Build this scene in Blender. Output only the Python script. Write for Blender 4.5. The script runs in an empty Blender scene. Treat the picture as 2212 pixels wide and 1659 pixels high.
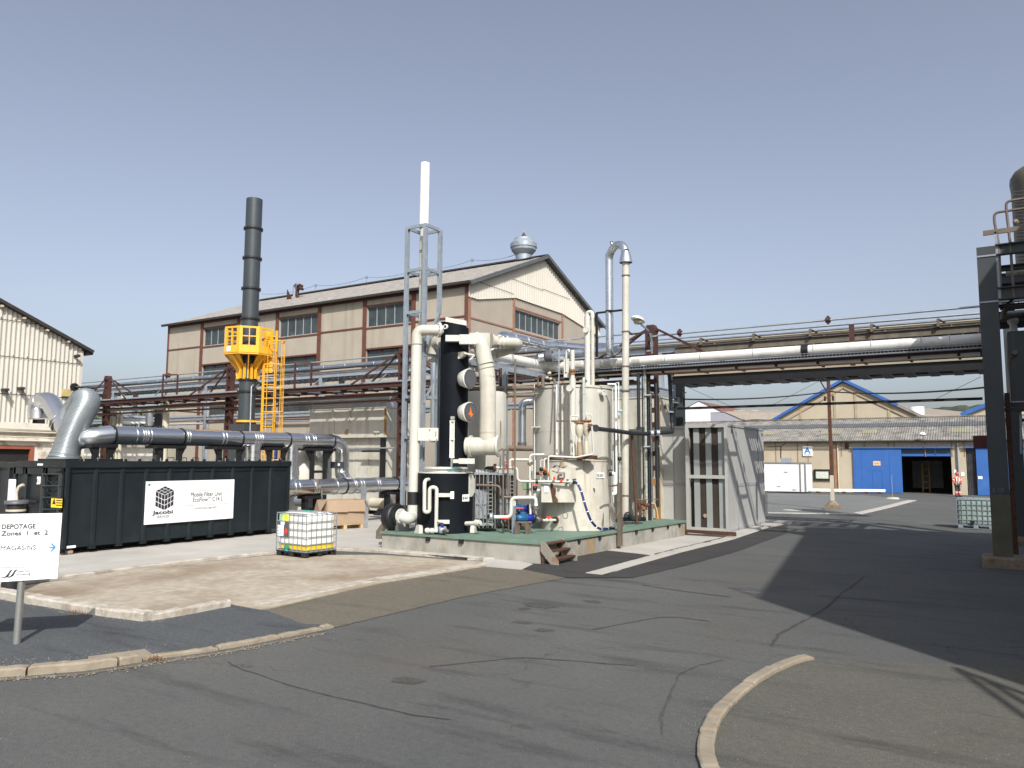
import bpy, math, random
from mathutils import Vector, Matrix
random.seed(7)
sc = bpy.context.scene
# ---------------------------------------------------------------- camera, sky, sun, exposure
YAW, PITCH, ROLL, CH, F = 32.0, 5.58, 0.25, 2.57, 1662.0
cd = bpy.data.cameras.new('camera'); cam = bpy.data.objects.new('camera', cd); sc.collection.objects.link(cam)
CR = Matrix.Rotation(math.radians(YAW), 3, 'Z') @ Matrix.Rotation(math.radians(90+PITCH), 3, 'X') @ Matrix.Rotation(math.radians(ROLL), 3, 'Z')
cam.location = (0, 0, CH); cam.rotation_euler = CR.to_euler()
cd.sensor_width = 36; cd.lens = F/2212*36; cd.clip_end = 5000; cd.clip_start = .1
sc.camera = cam
SUNV = Vector((.80, -.80, 1.0)).normalized()
w = bpy.data.worlds.new('World'); sc.world = w; w.use_nodes = True
nt = w.node_tree; bg = nt.nodes['Background']
sky = nt.nodes.new('ShaderNodeTexSky'); sky.sky_type = 'NISHITA'; sky.sun_disc = False
sky.sun_elevation = math.asin(SUNV.z); sky.sun_rotation = math.atan2(SUNV.x, SUNV.y)
sky.air_density = 1.0; sky.dust_density = 3.6; sky.ozone_density = 3.0; sky.altitude = 100
hs = nt.nodes.new('ShaderNodeHueSaturation'); hs.inputs['Saturation'].default_value = .60; hs.inputs['Hue'].default_value = .508
nt.links.new(sky.outputs[0], hs.inputs['Color']); nt.links.new(hs.outputs[0], bg.inputs[0]); bg.inputs[1].default_value = .126
sl = bpy.data.lights.new('sun', 'SUN'); so = bpy.data.objects.new('sun', sl); sc.collection.objects.link(so)
sl.energy = 4.0; sl.angle = math.radians(.55); sl.color = (1, .965, .915)
so.rotation_euler = SUNV.to_track_quat('Z', 'Y').to_euler(); so.location = (0, 0, 40)
sc.view_settings.view_transform = 'Standard'; sc.view_settings.look = 'None'; sc.view_settings.gamma = 1
sc.view_settings.exposure = .38
sc.cycles.max_bounces = 6
# ---------------------------------------------------------------- survey helpers: a sight line meets a real plane
CP = Vector((0, 0, CH))
ZN = dict(a=(0,1100,1000/2212),b=(0,1450,1000/2212),c=(0,2000,1200/2212),d=(600,700,1000/2212),e=(900,1300,800/2212),f=(1000,1600,700/1659),g=(1500,600,1000/2212),h=(1550,1200,600/1659),i=(1500,1700,600/1659),j=(2050,1250,650/1659),k=(1900,1700,800/2212),l=(2300,900,600/1659),m=(2400,1500,700/1659),n=(2600,1150,1432/2212),o=(3700,600,332/1102),p=(3600,1000,432/1194),q=(3600,1600,432/956),r=(2900,1650,1000/2212),s=(2500,2300,1532/2212),t=(1830,1780,350/1708),u=(2100,1400,400/1896),v=(2380,1700,340/1410),w=(300,1400,500/2074),x=(3720,1450,312/1479),y=(0,1750,400/1475),z=(500,1850,460/2212),D=(0,0,1.8228))
def ray(z, a, b):
    x0, y0, k = ZN[z]; u, v = (x0+a*k)/1.8228, (y0+b*k)/1.8228
    return CR @ Vector(((u-1106)/F, (829.5-v)/F, -1))
def pl(z, a, b, ax, val):
    d = ray(z, a, b); return CP + d*((val-CP[ax])/d[ax])
def wx(z, a, b, x): return pl(z, a, b, 0, x)
def wy(z, a, b, y): return pl(z, a, b, 1, y)
def wg(z, a, b, h=0): return pl(z, a, b, 2, h)
FH = Vector((-math.sin(math.radians(YAW)), math.cos(math.radians(YAW)), 0))
def at(z, a, b, d): r = ray(z, a, b); return CP + r*(d/r.dot(FH))      # point at ground distance d
# ---------------------------------------------------------------- materials
MATS = {}
def M(name, col, rough=.6, metal=0., var=.12, sc_=2.0, bump=0., bs=30., stain=None, st=(.55,.75), ss=1.5, sz=1., streak=None, stk=(.55,.7), alpha=None, spec=.5, trans=0, coat=0, stk_s=2.5):
    m = bpy.data.materials.new(name); m.use_nodes = True; n = m.node_tree.nodes; L = m.node_tree.links
    b = n['Principled BSDF']; b.inputs['Roughness'].default_value = rough; b.inputs['Metallic'].default_value = metal
    b.inputs['Specular IOR Level'].default_value = spec; b.inputs['Coat Weight'].default_value = coat
    tc = n.new('ShaderNodeTexCoord')
    def noise(s, det=5, mp=None, rg=.6):
        t = n.new('ShaderNodeTexNoise'); t.inputs['Scale'].default_value = s; t.inputs['Detail'].default_value = det; t.inputs['Roughness'].default_value = rg
        if mp:
            q = n.new('ShaderNodeMapping'); q.inputs['Scale'].default_value = mp; L.new(tc.outputs['Object'], q.inputs[0]); L.new(q.outputs[0], t.inputs[0])
        else: L.new(tc.outputs['Object'], t.inputs[0])
        return t.outputs[0]
    def mix(f, a, c):
        x = n.new('ShaderNodeMix'); x.data_type = 'RGBA'; L.new(f, x.inputs[0])
        for s, v in ((6, a), (7, c)):
            if isinstance(v, tuple): x.inputs[s].default_value = (*v[:3], 1)
            else: L.new(v, x.inputs[s])
        return x.outputs[2]
    def ramp(f, lo, hi):
        r = n.new('ShaderNodeMapRange'); r.inputs[1].default_value = lo; r.inputs[2].default_value = hi; L.new(f, r.inputs[0]); return r.outputs[0]
    lo = tuple(c*(1-var) for c in col); hi = tuple(min(1, c*(1+var)) for c in col)
    c = mix(ramp(noise(sc_), .3, .7), lo, hi)
    if stain: c = mix(ramp(noise(ss, 6, (1, 1, sz)), *st), c, stain)
    if streak: c = mix(ramp(noise(stk_s, 5, (1, 1, .06)), *stk), c, streak)
    L.new(c, b.inputs['Base Color'])
    if rough < .9:
        rr = n.new('ShaderNodeMapRange'); k = .25 if metal > .8 else 1; rr.inputs[3].default_value = max(.03, rough-.08*k); rr.inputs[4].default_value = min(1, rough+.1*k); L.new(noise(sc_*3), rr.inputs[0]); L.new(rr.outputs[0], b.inputs['Roughness'])
    if bump:
        bp = n.new('ShaderNodeBump'); bp.inputs['Strength'].default_value = bump; bp.inputs['Distance'].default_value = .02; L.new(noise(bs), bp.inputs['Height']); L.new(bp.outputs[0], b.inputs['Normal'])
    if trans: b.inputs['Transmission Weight'].default_value = trans
    MATS[name] = m
    return m
m_cream = M('cream_paint', (.50,.485,.42), .45, streak=(.36,.32,.24), stk=(.52,.8), stain=(.42,.39,.32), st=(.5,.75), ss=2, sc_=1.5, bump=.02)
m_cream2 = M('grey_cream_paint', (.50,.49,.44), .45, streak=(.34,.315,.26), stk=(.5,.8), sc_=1.2)
m_creamdirty = M('dirty_cream_paint', (.50,.46,.36), .5, stain=(.36,.27,.15), st=(.58,.8), streak=(.42,.33,.2), stk=(.56,.75))
m_creamlight = M('ivory_plastic', (.54,.54,.485), .4, var=.06, stain=(.43,.39,.31), st=(.52,.8), ss=4)
m_white = M('white_paint', (.80,.80,.78), .45, var=.04)
m_whitestack = M('white_stack_paint', (.80,.79,.72), .4, var=.04)
m_offwhite = M('aged_white_paint', (.53,.525,.47), .4, var=.05, streak=(.50,.48,.42), stk=(.55,.8))
m_conecream = M('rust_run_cream', (.50,.48,.415), .5, var=.06, sc_=1.5, streak=(.33,.22,.12), stk=(.60,.72), stk_s=3.5, stain=(.42,.38,.30), st=(.5,.7), ss=2)
m_panel = M('panel_white_grey', (.375,.375,.35), .5, var=.05, streak=(.40,.39,.35), stk=(.6,.95), stk_s=5)
m_paneltrim = M('panel_trim_grey', (.30,.31,.32), .5, var=.05)
m_galv = M('galvanised_steel', (.42,.45,.48), .42, .55, var=.15, sc_=4)
m_galvd = M('galvanised_steel_worn', (.30,.34,.38), .5, .4, var=.15, sc_=4)
m_silver = M('polished_sheet', (.74,.75,.76), .19, .97, var=.05)
m_silverm = M('matt_sheet', (.66,.68,.70), .26, .92, var=.08)
m_silverback = M('weathered_sheet', (.50,.54,.58), .35, .9, var=.12)
m_flex = M('grey_flexible_hose', (.30,.33,.34), .35, .55, var=.1)
m_red = M('oxide_red_steel', (.058,.021,.015), .65, var=.3, sc_=5, stain=(.035,.014,.011), st=(.5,.8))
m_redf = M('facade_red_steel', (.120,.046,.030), .65, var=.2, sc_=3, stain=(.10,.04,.03), st=(.55,.8))
m_rust = M('rust', (.085,.036,.019), .85, var=.35, sc_=9, stain=(.045,.02,.012), st=(.5,.7), ss=6, bump=.2)
m_rustor = M('orange_rust', (.27,.14,.065), .8, var=.25, sc_=8, stain=(.18,.07,.03), st=(.5,.7), ss=5)
m_brownpipe = M('brown_pipe', (.14,.11,.085), .5, var=.2, sc_=3)
m_yellow = M('yellow_paint', (.78,.40,.03), .38, var=.05)
m_ochre = M('ochre_paint', (.32,.155,.03), .6, var=.2, streak=(.2,.09,.03), stk=(.55,.8))
m_anth = M('anthracite_paint', (.010,.015,.018), .45, spec=.35, var=.2, sc_=1, stain=(.018,.023,.026), st=(.5,.85), ss=1)
m_stackp = M('anthracite_stack', (.040,.050,.055), .38, var=.1)
m_navy = M('dark_navy_polymer', (.006,.008,.011), .6, spec=.12, var=.2)
m_black = M('black_paint', (.012,.012,.013), .45, var=.2)
m_blackp = M('black_pipe', (.016,.018,.022), .5, var=.2)
m_dkgrey = M('dark_grey_cover', (.085,.085,.095), .5, var=.1)
m_render = M('beige_render', (.365,.325,.26), .9, var=.07, sc_=.8, bump=.05, bs=12, streak=(.27,.22,.155), stk=(.54,.76), stk_s=1.4)
m_render2 = M('gable_render', (.33,.29,.235), .9, var=.06, sc_=.8, bump=.05, bs=12, streak=(.33,.27,.2), stk=(.62,.85))
m_renderw = M('warehouse_render', (.43,.375,.28), .9, var=.07, sc_=.6, stain=(.40,.32,.2), st=(.6,.8), ss=.5)
m_corr = M('cream_fibre_cement', (.49,.465,.405), .85, var=.06, sc_=.7, streak=(.48,.42,.31), stk=(.6,.85))
m_corrg = M('gable_fibre_cement', (.50,.47,.41), .85, var=.05, sc_=.7, streak=(.52,.46,.37), stk=(.6,.85))
m_roof = M('lichened_roof', (.25,.235,.215), .95, var=.25, sc_=3, stain=(.15,.14,.125), st=(.5,.7), ss=2)
m_roofw = M('mottled_roof', (.20,.19,.17), .95, var=.35, sc_=2, stain=(.075,.068,.06), st=(.5,.72), ss=1.1)
m_roofd = M('dark_roof_band', (.085,.092,.10), .9, var=.2, sc_=3)
m_gutter = M('dark_gutter', (.028,.024,.021), .7, var=.3, sc_=4)
m_redroof = M('red_roof', (.17,.075,.055), .85, var=.1)
m_whiteclad = M('white_cladding', (.72,.73,.74), .6, var=.03)
m_lilac = M('lilac_cladding', (.34,.33,.38), .6, var=.04)
m_blue = M('blue_door_paint', (.030,.115,.36), .5, var=.08, sc_=.8, stain=(.05,.15,.39), st=(.55,.8), ss=.6)
m_bluepump = M('blue_pump_paint', (.01,.09,.22), .4, var=.1)
m_ultra = M('ultramarine_paint', (.008,.016,.26), .4, var=.1)
m_hose = M('blue_hose', (.010,.022,.12), .45, var=.1)
m_redv = M('red_valve_plastic', (.70,.05,.02), .4, var=.1)
m_orange = M('orange_plastic', (.80,.18,.03), .45, var=.1)
m_green = M('green_plastic', (.02,.32,.22), .4, var=.05)
m_deck = M('green_deck_coating', (.125,.195,.15), .65, var=.14, sc_=1.2, stain=(.20,.255,.215), st=(.55,.75), ss=2.2, bump=.1, bs=18)
m_plinth = M('weathered_concrete', (.31,.30,.26), .9, var=.14, sc_=2, streak=(.33,.22,.10), stk=(.57,.68), stain=(.19,.185,.165), st=(.46,.66), ss=2.2, sz=.5, bump=.25, stk_s=2.2)
m_conc = M('pale_concrete', (.39,.375,.34), .9, var=.12, sc_=.8, stain=(.40,.36,.30), st=(.5,.75), ss=.7, bump=.15, bs=20)
m_padc = M('stained_concrete', (.355,.31,.24), .9, var=.22, sc_=5, stain=(.22,.165,.115), st=(.46,.70), ss=.55, sz=1, streak=(.30,.20,.11), stk=(.66,.76), stk_s=1.1, bump=.15, bs=15)
m_kerbw = M('flaking_white_kerb', (.42,.385,.33), .9, var=.18, sc_=4, stain=(.26,.22,.17), st=(.48,.68), ss=3, bump=.6, bs=14)
m_kerb = M('ochre_kerb_stone', (.25,.215,.16), .9, var=.18, sc_=3, stain=(.24,.18,.12), st=(.52,.7), ss=4, bump=.5, bs=16)
m_foot = M('rusty_concrete_footing', (.20,.165,.12), .9, var=.25, sc_=4, stain=(.15,.075,.045), st=(.5,.7), ss=5, bump=.4)
m_blackrub = M('black_plastic', (.014,.014,.015), .6, var=.2)
m_hdpe = M('milky_plastic', (.78,.77,.70), .35, var=.04)
m_hdpeg = M('pale_green_liquid_plastic', (.30,.38,.34), .3, var=.06)
m_yliq = M('yellow_liquid_level', (.72,.50,.02), .35, var=.12, sc_=6)
m_card = M('cardboard', (.34,.245,.165), .85, var=.08, sc_=2)
m_wood = M('pallet_wood', (.48,.34,.18), .8, var=.2, sc_=5)
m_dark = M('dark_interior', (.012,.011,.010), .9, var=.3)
m_baffle = M('brown_baffle', (.035,.027,.02), .85, var=.25)
m_glass = M('dull_window_glass', (.045,.058,.06), .22, var=.35, sc_=.9, stain=(.16,.19,.17), st=(.6,.85), ss=.7)
m_winwhite = M('painted_daylight_panel', (.55,.58,.6), .6)
m_alum = M('pole_aluminium', (.42,.42,.40), .35, .7, var=.1)
m_signw = M('white_sign_board', (.82,.82,.82), .35, var=.02)
m_txt = M('sign_black', (.02,.02,.03), .6, var=0.)
m_txtg = M('sign_grey', (.13,.13,.14), .6, var=0.)
m_txtb = M('sign_blue', (.02,.20,.55), .6, var=0.)
m_label = M('label_white', (.85,.85,.85), .5, var=.02)
m_yellowlab = M('label_yellow', (.95,.62,.02), .5, var=.03)
m_cap = M('lamp_lens', (.45,.42,.30), .3, var=.1)
m_steelgrey = M('tower_dark_grey', (.040,.047,.050), .55, var=.15, sc_=1, streak=(.14,.13,.10), stk=(.6,.85))
m_maroon = M('maroon_sheet', (.10,.012,.014), .5, var=.1)
m_skin = M('skin', (.45,.25,.17), .6, var=.05)
m_hivis = M('orange_red_hi_vis', (.85,.07,.03), .6, var=.05)
m_navycloth = M('dark_trousers', (.03,.03,.04), .8)
m_leaf = M('foliage', (.055,.085,.03), .8, var=.4, sc_=.3)
m_bark = M('bark', (.12,.09,.06), .9)
m_hill = M('wooded_hill', (.040,.050,.034), .95, var=.4, sc_=.03)
m_greyblue = M('grey_blue_gasket', (.20,.22,.24), .5, var=.1)

def tune_asphalt(name, a, b, tint=None):
    m = bpy.data.materials.new(name); m.use_nodes = True; n = m.node_tree.nodes; L = m.node_tree.links
    p = n['Principled BSDF']; p.inputs['Roughness'].default_value = .88; p.inputs['Specular IOR Level'].default_value = .35
    tc = n.new('ShaderNodeTexCoord')
    def noise(s, d=6, mp=None):
        t = n.new('ShaderNodeTexNoise'); t.inputs['Scale'].default_value = s; t.inputs['Detail'].default_value = d; t.inputs['Roughness'].default_value = .65
        q = n.new('ShaderNodeMapping'); q.inputs['Scale'].default_value = mp or (1,1,1); L.new(tc.outputs['Object'], q.inputs[0]); L.new(q.outputs[0], t.inputs[0]); return t.outputs[0]
    def ramp(f, lo, hi, o0=0., o1=1.):
        r = n.new('ShaderNodeMapRange'); r.inputs[1].default_value = lo; r.inputs[2].default_value = hi; r.inputs[3].default_value = o0; r.inputs[4].default_value = o1; L.new(f, r.inputs[0]); return r.outputs[0]
    def mix(f, x, y, mode='MIX'):
        q = n.new('ShaderNodeMix'); q.data_type = 'RGBA'; q.blend_type = mode
        if hasattr(f, 'links'): L.new(f, q.inputs[0])
        else: q.inputs[0].default_value = f
        for s, v in ((6, x), (7, y)):
            if isinstance(v, tuple): q.inputs[s].default_value = (*v, 1)
            else: L.new(v, q.inputs[s])
        return q.outputs[2]
    c = mix(ramp(noise(.25), .35, .65), a, b)
    if tint: c = mix(ramp(noise(.35, 5, (1, .6, 1)), .52, .72), c, tint)
    c = mix(ramp(noise(1.1, 6, (.30, 1.8, 1)), .54, .70, 0, .8), c, tuple(v*.55 for v in a))      # tyre scuffs
    g = mix(ramp(noise(90, 2), .35, .65), (.55,.55,.55), (1.4,1.4,1.4)); c = mix(.85, c, mix(1., c, g, 'MULTIPLY'))
    g2 = mix(ramp(noise(14, 4), .3, .7), (.85,.85,.85), (1.14,1.14,1.14)); c = mix(1., c, g2, 'MULTIPLY')
    c = mix(ramp(noise(38, 1), .73, .78, 0, .6), c, (.42,.40,.36))
    vo = n.new('ShaderNodeTexVoronoi'); vo.feature = 'DISTANCE_TO_EDGE'; vo.inputs['Scale'].default_value = .22
    q = n.new('ShaderNodeMapping'); mx = n.new('ShaderNodeVectorMath'); mx.operation = 'ADD'
    t = n.new('ShaderNodeTexNoise'); t.inputs['Scale'].default_value = .9; t.inputs['Detail'].default_value = 6; L.new(tc.outputs['Object'], t.inputs[0])
    sc3 = n.new('ShaderNodeVectorMath'); sc3.operation = 'SCALE'; sc3.inputs[3].default_value = 2.2; L.new(t.outputs[1], sc3.inputs[0])
    L.new(tc.outputs['Object'], mx.inputs[0]); L.new(sc3.outputs[0], mx.inputs[1]); L.new(mx.outputs[0], vo.inputs['Vector'])
    ck = ramp(vo.outputs[0], .0, .006, .55, 0.)
    mk = n.new('ShaderNodeMath'); mk.operation = 'MULTIPLY'; L.new(ck, mk.inputs[0]); L.new(ramp(noise(.3), .5, .56), mk.inputs[1])
    c = mix(mk.outputs[0], c, tuple(v*.35 for v in a))
    L.new(c, p.inputs['Base Color'])
    bp = n.new('ShaderNodeBump'); bp.inputs['Strength'].default_value = .55; bp.inputs['Distance'].default_value = .006; L.new(noise(120, 2), bp.inputs['Height']); L.new(bp.outputs[0], p.inputs['Normal'])
    return m
m_asph = tune_asphalt('road_asphalt', (.078,.081,.078), (.103,.104,.098), (.098,.091,.080))
m_asph2 = tune_asphalt('old_brown_asphalt', (.090,.088,.074), (.108,.103,.086), (.088,.078,.063))
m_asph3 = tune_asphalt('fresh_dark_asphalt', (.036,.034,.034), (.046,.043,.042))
m_apron = tune_asphalt('blue_grey_chippings', (.058,.064,.068), (.078,.084,.088))
m_asph4 = tune_asphalt('stained_ochre_asphalt', (.115,.103,.080), (.145,.126,.094), (.10,.082,.06))
# ---------------------------------------------------------------- mesh builder
COL = sc.collection
def woff(o):
    v = Vector((0, 0, 0))
    while o: v += o.location; o = o.parent
    return v
def tag(o, label=None, cat=None, group=None, kind=None):
    for k, v in (('label', label), ('category', cat), ('group', group), ('kind', kind)):
        if v: o[k] = v
    return o
def T(name, label, cat, loc, group=None):
    o = bpy.data.objects.new(name, None); COL.objects.link(o); o.location = loc; o.empty_display_size = .3
    return tag(o, label, cat, group)
class MB:
    def __init__(s): s.v = []; s.f = []; s.sm = []; s.mi = []; s.cur = 0
    def add(s, vs, fs, smooth=False):
        n = len(s.v); s.v += [Vector(p) for p in vs]
        for f in fs: s.f.append([n+i for i in f]); s.sm.append(smooth); s.mi.append(s.cur)
        return s
    def box(s, x0, x1, y0, y1, z0, z1):
        if x0 > x1: x0, x1 = x1, x0
        if y0 > y1: y0, y1 = y1, y0
        if z0 > z1: z0, z1 = z1, z0
        return s.add([(x0,y0,z0),(x1,y0,z0),(x1,y1,z0),(x0,y1,z0),(x0,y0,z1),(x1,y0,z1),(x1,y1,z1),(x0,y1,z1)],
                     [(0,3,2,1),(4,5,6,7),(0,1,5,4),(1,2,6,5),(2,3,7,6),(3,0,4,7)])
    def bbox(s, x0, x1, y0, y1, z0, z1, b=.02):     # box with chamfered edges
        x0, x1 = min(x0,x1), max(x0,x1); y0, y1 = min(y0,y1), max(y0,y1); z0, z1 = min(z0,z1), max(z0,z1)
        vs = []
        for z, i in ((z0, b), (z0+b, 0), (z1-b, 0), (z1, b)):
            for a, c in ((x0+i, y0+b+i),(x0+b+i, y0+i),(x1-b-i, y0+i),(x1-i, y0+b+i),(x1-i, y1-b-i),(x1-b-i, y1-i),(x0+b+i, y1-i),(x0+i, y1-b-i)): vs.append((a, c, z))
        fs = [tuple(range(7, -1, -1)), tuple(range(24, 32))]
        for k in range(3):
            for i in range(8): j = (i+1) % 8; fs.append((k*8+i, k*8+j, k*8+8+j, k*8+8+i))
        return s.add(vs, fs)
    def obox(s, c, u, v, w_):
        c, u, v, w_ = map(Vector, (c, u, v, w_)); vs = [c+a*u+b*v+d*w_ for d in (-1,1) for b in (-1,1) for a in (-1,1)]
        return s.add(vs, [(0,2,3,1),(4,5,7,6),(0,1,5,4),(1,3,7,5),(3,2,6,7),(2,0,4,6)])
    def bar(s, p, q, w_=.05, h=None, up=(0,0,1)):
        p, q = Vector(p), Vector(q); h = h or w_; d = (q-p); L_ = d.length
        if L_ < 1e-6: return s
        d = d/L_; up = Vector(up)
        if abs(d.dot(up)) > .98: up = Vector((0,1,0)) if abs(d.y) < .9 else Vector((1,0,0))
        a = d.cross(up).normalized(); b = a.cross(d).normalized()
        return s.obox((p+q)/2, a*w_/2, b*h/2, d*L_/2)
    def ibeam(s, p, q, w_, h, t=.015, up=(0,0,1)):
        p, q = Vector(p), Vector(q); d = (q-p).normalized(); up = Vector(up)
        a = d.cross(up).normalized(); b = a.cross(d).normalized(); m = (p+q)/2; L_ = (q-p).length/2
        s.obox(m, a*t/2, b*(h/2-t), d*L_); s.obox(m+b*(h/2-t/2), a*w_/2, b*t/2, d*L_); return s.obox(m-b*(h/2-t/2), a*w_/2, b*t/2, d*L_)
    def frame(s, d):
        d = Vector(d).normalized(); up = Vector((0,0,1)) if abs(d.z) < .9 else Vector((1,0,0))
        a = d.cross(up).normalized(); return a, d.cross(a).normalized()
    def cyl(s, p, q, r, r2=None, n=16, caps=True):
        p, q = Vector(p), Vector(q); r2 = r if r2 is None else r2; a, b = s.frame(q-p)
        r0 = [p+(a*math.cos(t)+b*math.sin(t))*r for t in (2*math.pi*i/n for i in range(n))]
        r1 = [q+(a*math.cos(t)+b*math.sin(t))*r2 for t in (2*math.pi*i/n for i in range(n))]
        s.add(r0+r1, [(i, (i+1) % n, n+(i+1) % n, n+i) for i in range(n)], True)
        if caps: s.add(r0, [tuple(range(n-1, -1, -1))]); s.add(r1, [tuple(range(n))])
        return s
    def ring(s, p, d, r, w_=.04, n=20):
        d = Vector(d).normalized(); return s.cyl(Vector(p)-d*w_/2, Vector(p)+d*w_/2, r, n=n)
    def lathe(s, c, prof, axis=(0,0,1), n=20, sharp=False):
        c = Vector(c); ax = Vector(axis).normalized(); a, b = s.frame(ax); rings = []
        if sharp:
            for (r0, z0), (r1, z1) in zip(prof, prof[1:]): s.cyl(c+ax*z0, c+ax*z1, max(r0, .0005), max(r1, .0005), n, False) if abs(z1-z0) > 1e-6 else s.disc(c+ax*z0, ax, r0, r1, n)
            return s
        vs = []
        for r_, z in prof:
            for i in range(n): t = 2*math.pi*i/n; vs.append(c+ax*z+(a*math.cos(t)+b*math.sin(t))*max(r_, .0005))
        fs = []
        for k in range(len(prof)-1):
            for i in range(n): j = (i+1) % n; fs.append((k*n+i, k*n+j, k*n+n+j, k*n+n+i))
        return s.add(vs, fs, True)
    def disc(s, c, d, r0, r1, n=20):
        a, b = s.frame(d); c = Vector(c); vs = []
        for r_ in (r0, r1):
            for i in range(n): t = 2*math.pi*i/n; vs.append(c+(a*math.cos(t)+b*math.sin(t))*max(r_, .0005))
        return s.add(vs, [(i, (i+1) % n, n+(i+1) % n, n+i) for i in range(n)])
    def path(s, pts, fil=.1, seg=5):
        P = [Vector(p) for p in pts]; out = [P[0]]
        for k in range(1, len(P)-1):
            a, b, c = P[k-1], P[k], P[k+1]; u = (a-b); v = (c-b); lu, lv = u.length, v.length; u /= lu; v /= lv
            ang = u.angle(v)
            if ang > 3.0: out.append(b); continue
            t = min(fil/math.tan(ang/2), lu*.49, lv*.49); p0 = b+u*t; p1 = b+v*t
            for i in range(seg+1):
                x = i/seg; out.append(p0*(1-x)**2+b*2*x*(1-x)+p1*x*x)
        out.append(P[-1]); return out
    def tube(s, pts, r, fil=None, n=12, seg=5, caps=True, rf=None):
        P = s.path(pts, fil if fil is not None else r*2.5, seg)
        Q = [P[0]]
        for p in P[1:]:
            if (p-Q[-1]).length > 1e-4: Q.append(p)
        P = Q; m = len(P); tans = [(P[min(i+1, m-1)]-P[max(i-1, 0)]).normalized() for i in range(m)]
        a, b = s.frame(tans[0]); vs = []; ends = []
        for i in range(m):
            if i: a = (a-tans[i]*a.dot(tans[i])).normalized()
            b = tans[i].cross(a); rr = rf(i/(m-1)) if rf else r
            if 0 < i < m-1:
                co = math.cos(((P[i+1]-P[i]).angle(P[i]-P[i-1]))/2); rr = rr
            rg = [P[i]+(a*math.cos(2*math.pi*k/n)+b*math.sin(2*math.pi*k/n))*rr for k in range(n)]; vs += rg
            if i in (0, m-1): ends.append(rg)
        s.add(vs, [(k*n+i, k*n+(i+1) % n, k*n+n+(i+1) % n, k*n+n+i) for k in range(m-1) for i in range(n)], True)
        if caps: s.add(ends[0], [tuple(range(n-1, -1, -1))]); s.add(ends[1], [tuple(range(n))])
        return s
    def prism(s, poly, off):       # poly: list of 3D points, extruded by off
        off = Vector(off); P = [Vector(p) for p in poly]; n = len(P)
        return s.add(P+[p+off for p in P], [tuple(range(n-1, -1, -1)), tuple(range(n, 2*n))]+[(i, (i+1) % n, n+(i+1) % n, n+i) for i in range(n)])
    def sheet(s, pts, z=None):
        return s.add([(p[0], p[1], p[2] if z is None else z) for p in pts], [tuple(range(len(pts)))])
    def build(s, name, mat, parent=None, loc=None, **tg):
        off = woff(parent) if parent else Vector(loc or (0, 0, 0))
        me = bpy.data.meshes.new(name); me.from_pydata([tuple(p-off) for p in s.v], [], s.f)
        for p, sm, mi in zip(me.polygons, s.sm, s.mi): p.use_smooth = sm; p.material_index = mi
        for m in (mat if isinstance(mat, (list, tuple)) else [mat]): me.materials.append(m)
        me.update(); me.validate()
        o = bpy.data.objects.new(name, me); COL.objects.link(o)
        if parent: o.parent = parent
        else: o.location = off
        if tg: tag(o, **tg)
        return o
def pieces(g):
    key = {}; par = list(range(len(g.v)))
    def find(i):
        while par[i] != i: par[i] = par[par[i]]; i = par[i]
        return i
    for i, p in enumerate(g.v):
        k = (round(p.x, 4), round(p.y, 4), round(p.z, 4))
        if k in key: par[find(i)] = find(key[k])
        else: key[k] = i
    for f in g.f:
        for j in f[1:]: par[find(j)] = find(f[0])
    out = {}
    for f, sm in zip(g.f, g.sm): out.setdefault(find(f[0]), []).append((f, sm))
    res = []
    for fs in out.values():
        m = MB(); mp = {}
        for f, sm in fs:
            for i in f:
                if i not in mp: mp[i] = len(m.v); m.v.append(g.v[i])
            m.f.append([mp[i] for i in f]); m.sm.append(sm); m.mi.append(0)
        res.append(m)
    return res
def each(g, name, mat, parent):       # every separate piece becomes a part of its own
    ps = pieces(g)
    if len(ps) > 100:
        def size(m): c = sum(m.v, Vector())/len(m.v); return (c-Vector((0,0,2.6))).length
        ps.sort(key=size); rest = MB()
        for m in ps[100:]:
            n = len(rest.v); rest.v += m.v; rest.f += [[n+i for i in f] for f in m.f]; rest.sm += m.sm; rest.mi += m.mi
        rest.build(name, mat, parent)['kind'] = 'stuff'; ps = ps[:100]
    return [m.build(name, mat, parent) for m in ps]
def one(name, label, cat, mb, mat, loc, group=None): return mb.build(name, mat, loc=loc, label=label, cat=cat, group=group)
def lettering(txt, org, right, up, size, mat, parent, name='lettering', bold=0., sx=1., depth=.003, align='LEFT'):
    cu = bpy.data.curves.new('t', 'FONT'); cu.body = txt; cu.size = size; cu.extrude = depth/2; cu.offset = bold; cu.align_x = align; cu.resolution_u = 3
    o = bpy.data.objects.new('t', cu); COL.objects.link(o); bpy.context.view_layer.update()
    me = bpy.data.meshes.new_from_object(o.evaluated_get(bpy.context.evaluated_depsgraph_get()))
    R_ = Vector(right).normalized(); U_ = Vector(up).normalized(); N_ = R_.cross(U_); off = woff(parent)
    for v in me.vertices: v.co = Vector(org)-off + R_*v.co.x*sx + U_*v.co.y + N_*v.co.z
    me.materials.clear(); me.materials.append(mat); me.name = name
    bpy.data.objects.remove(o); bpy.data.curves.remove(cu)
    q = bpy.data.objects.new(name, me); COL.objects.link(q); q.parent = parent; return q
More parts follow.
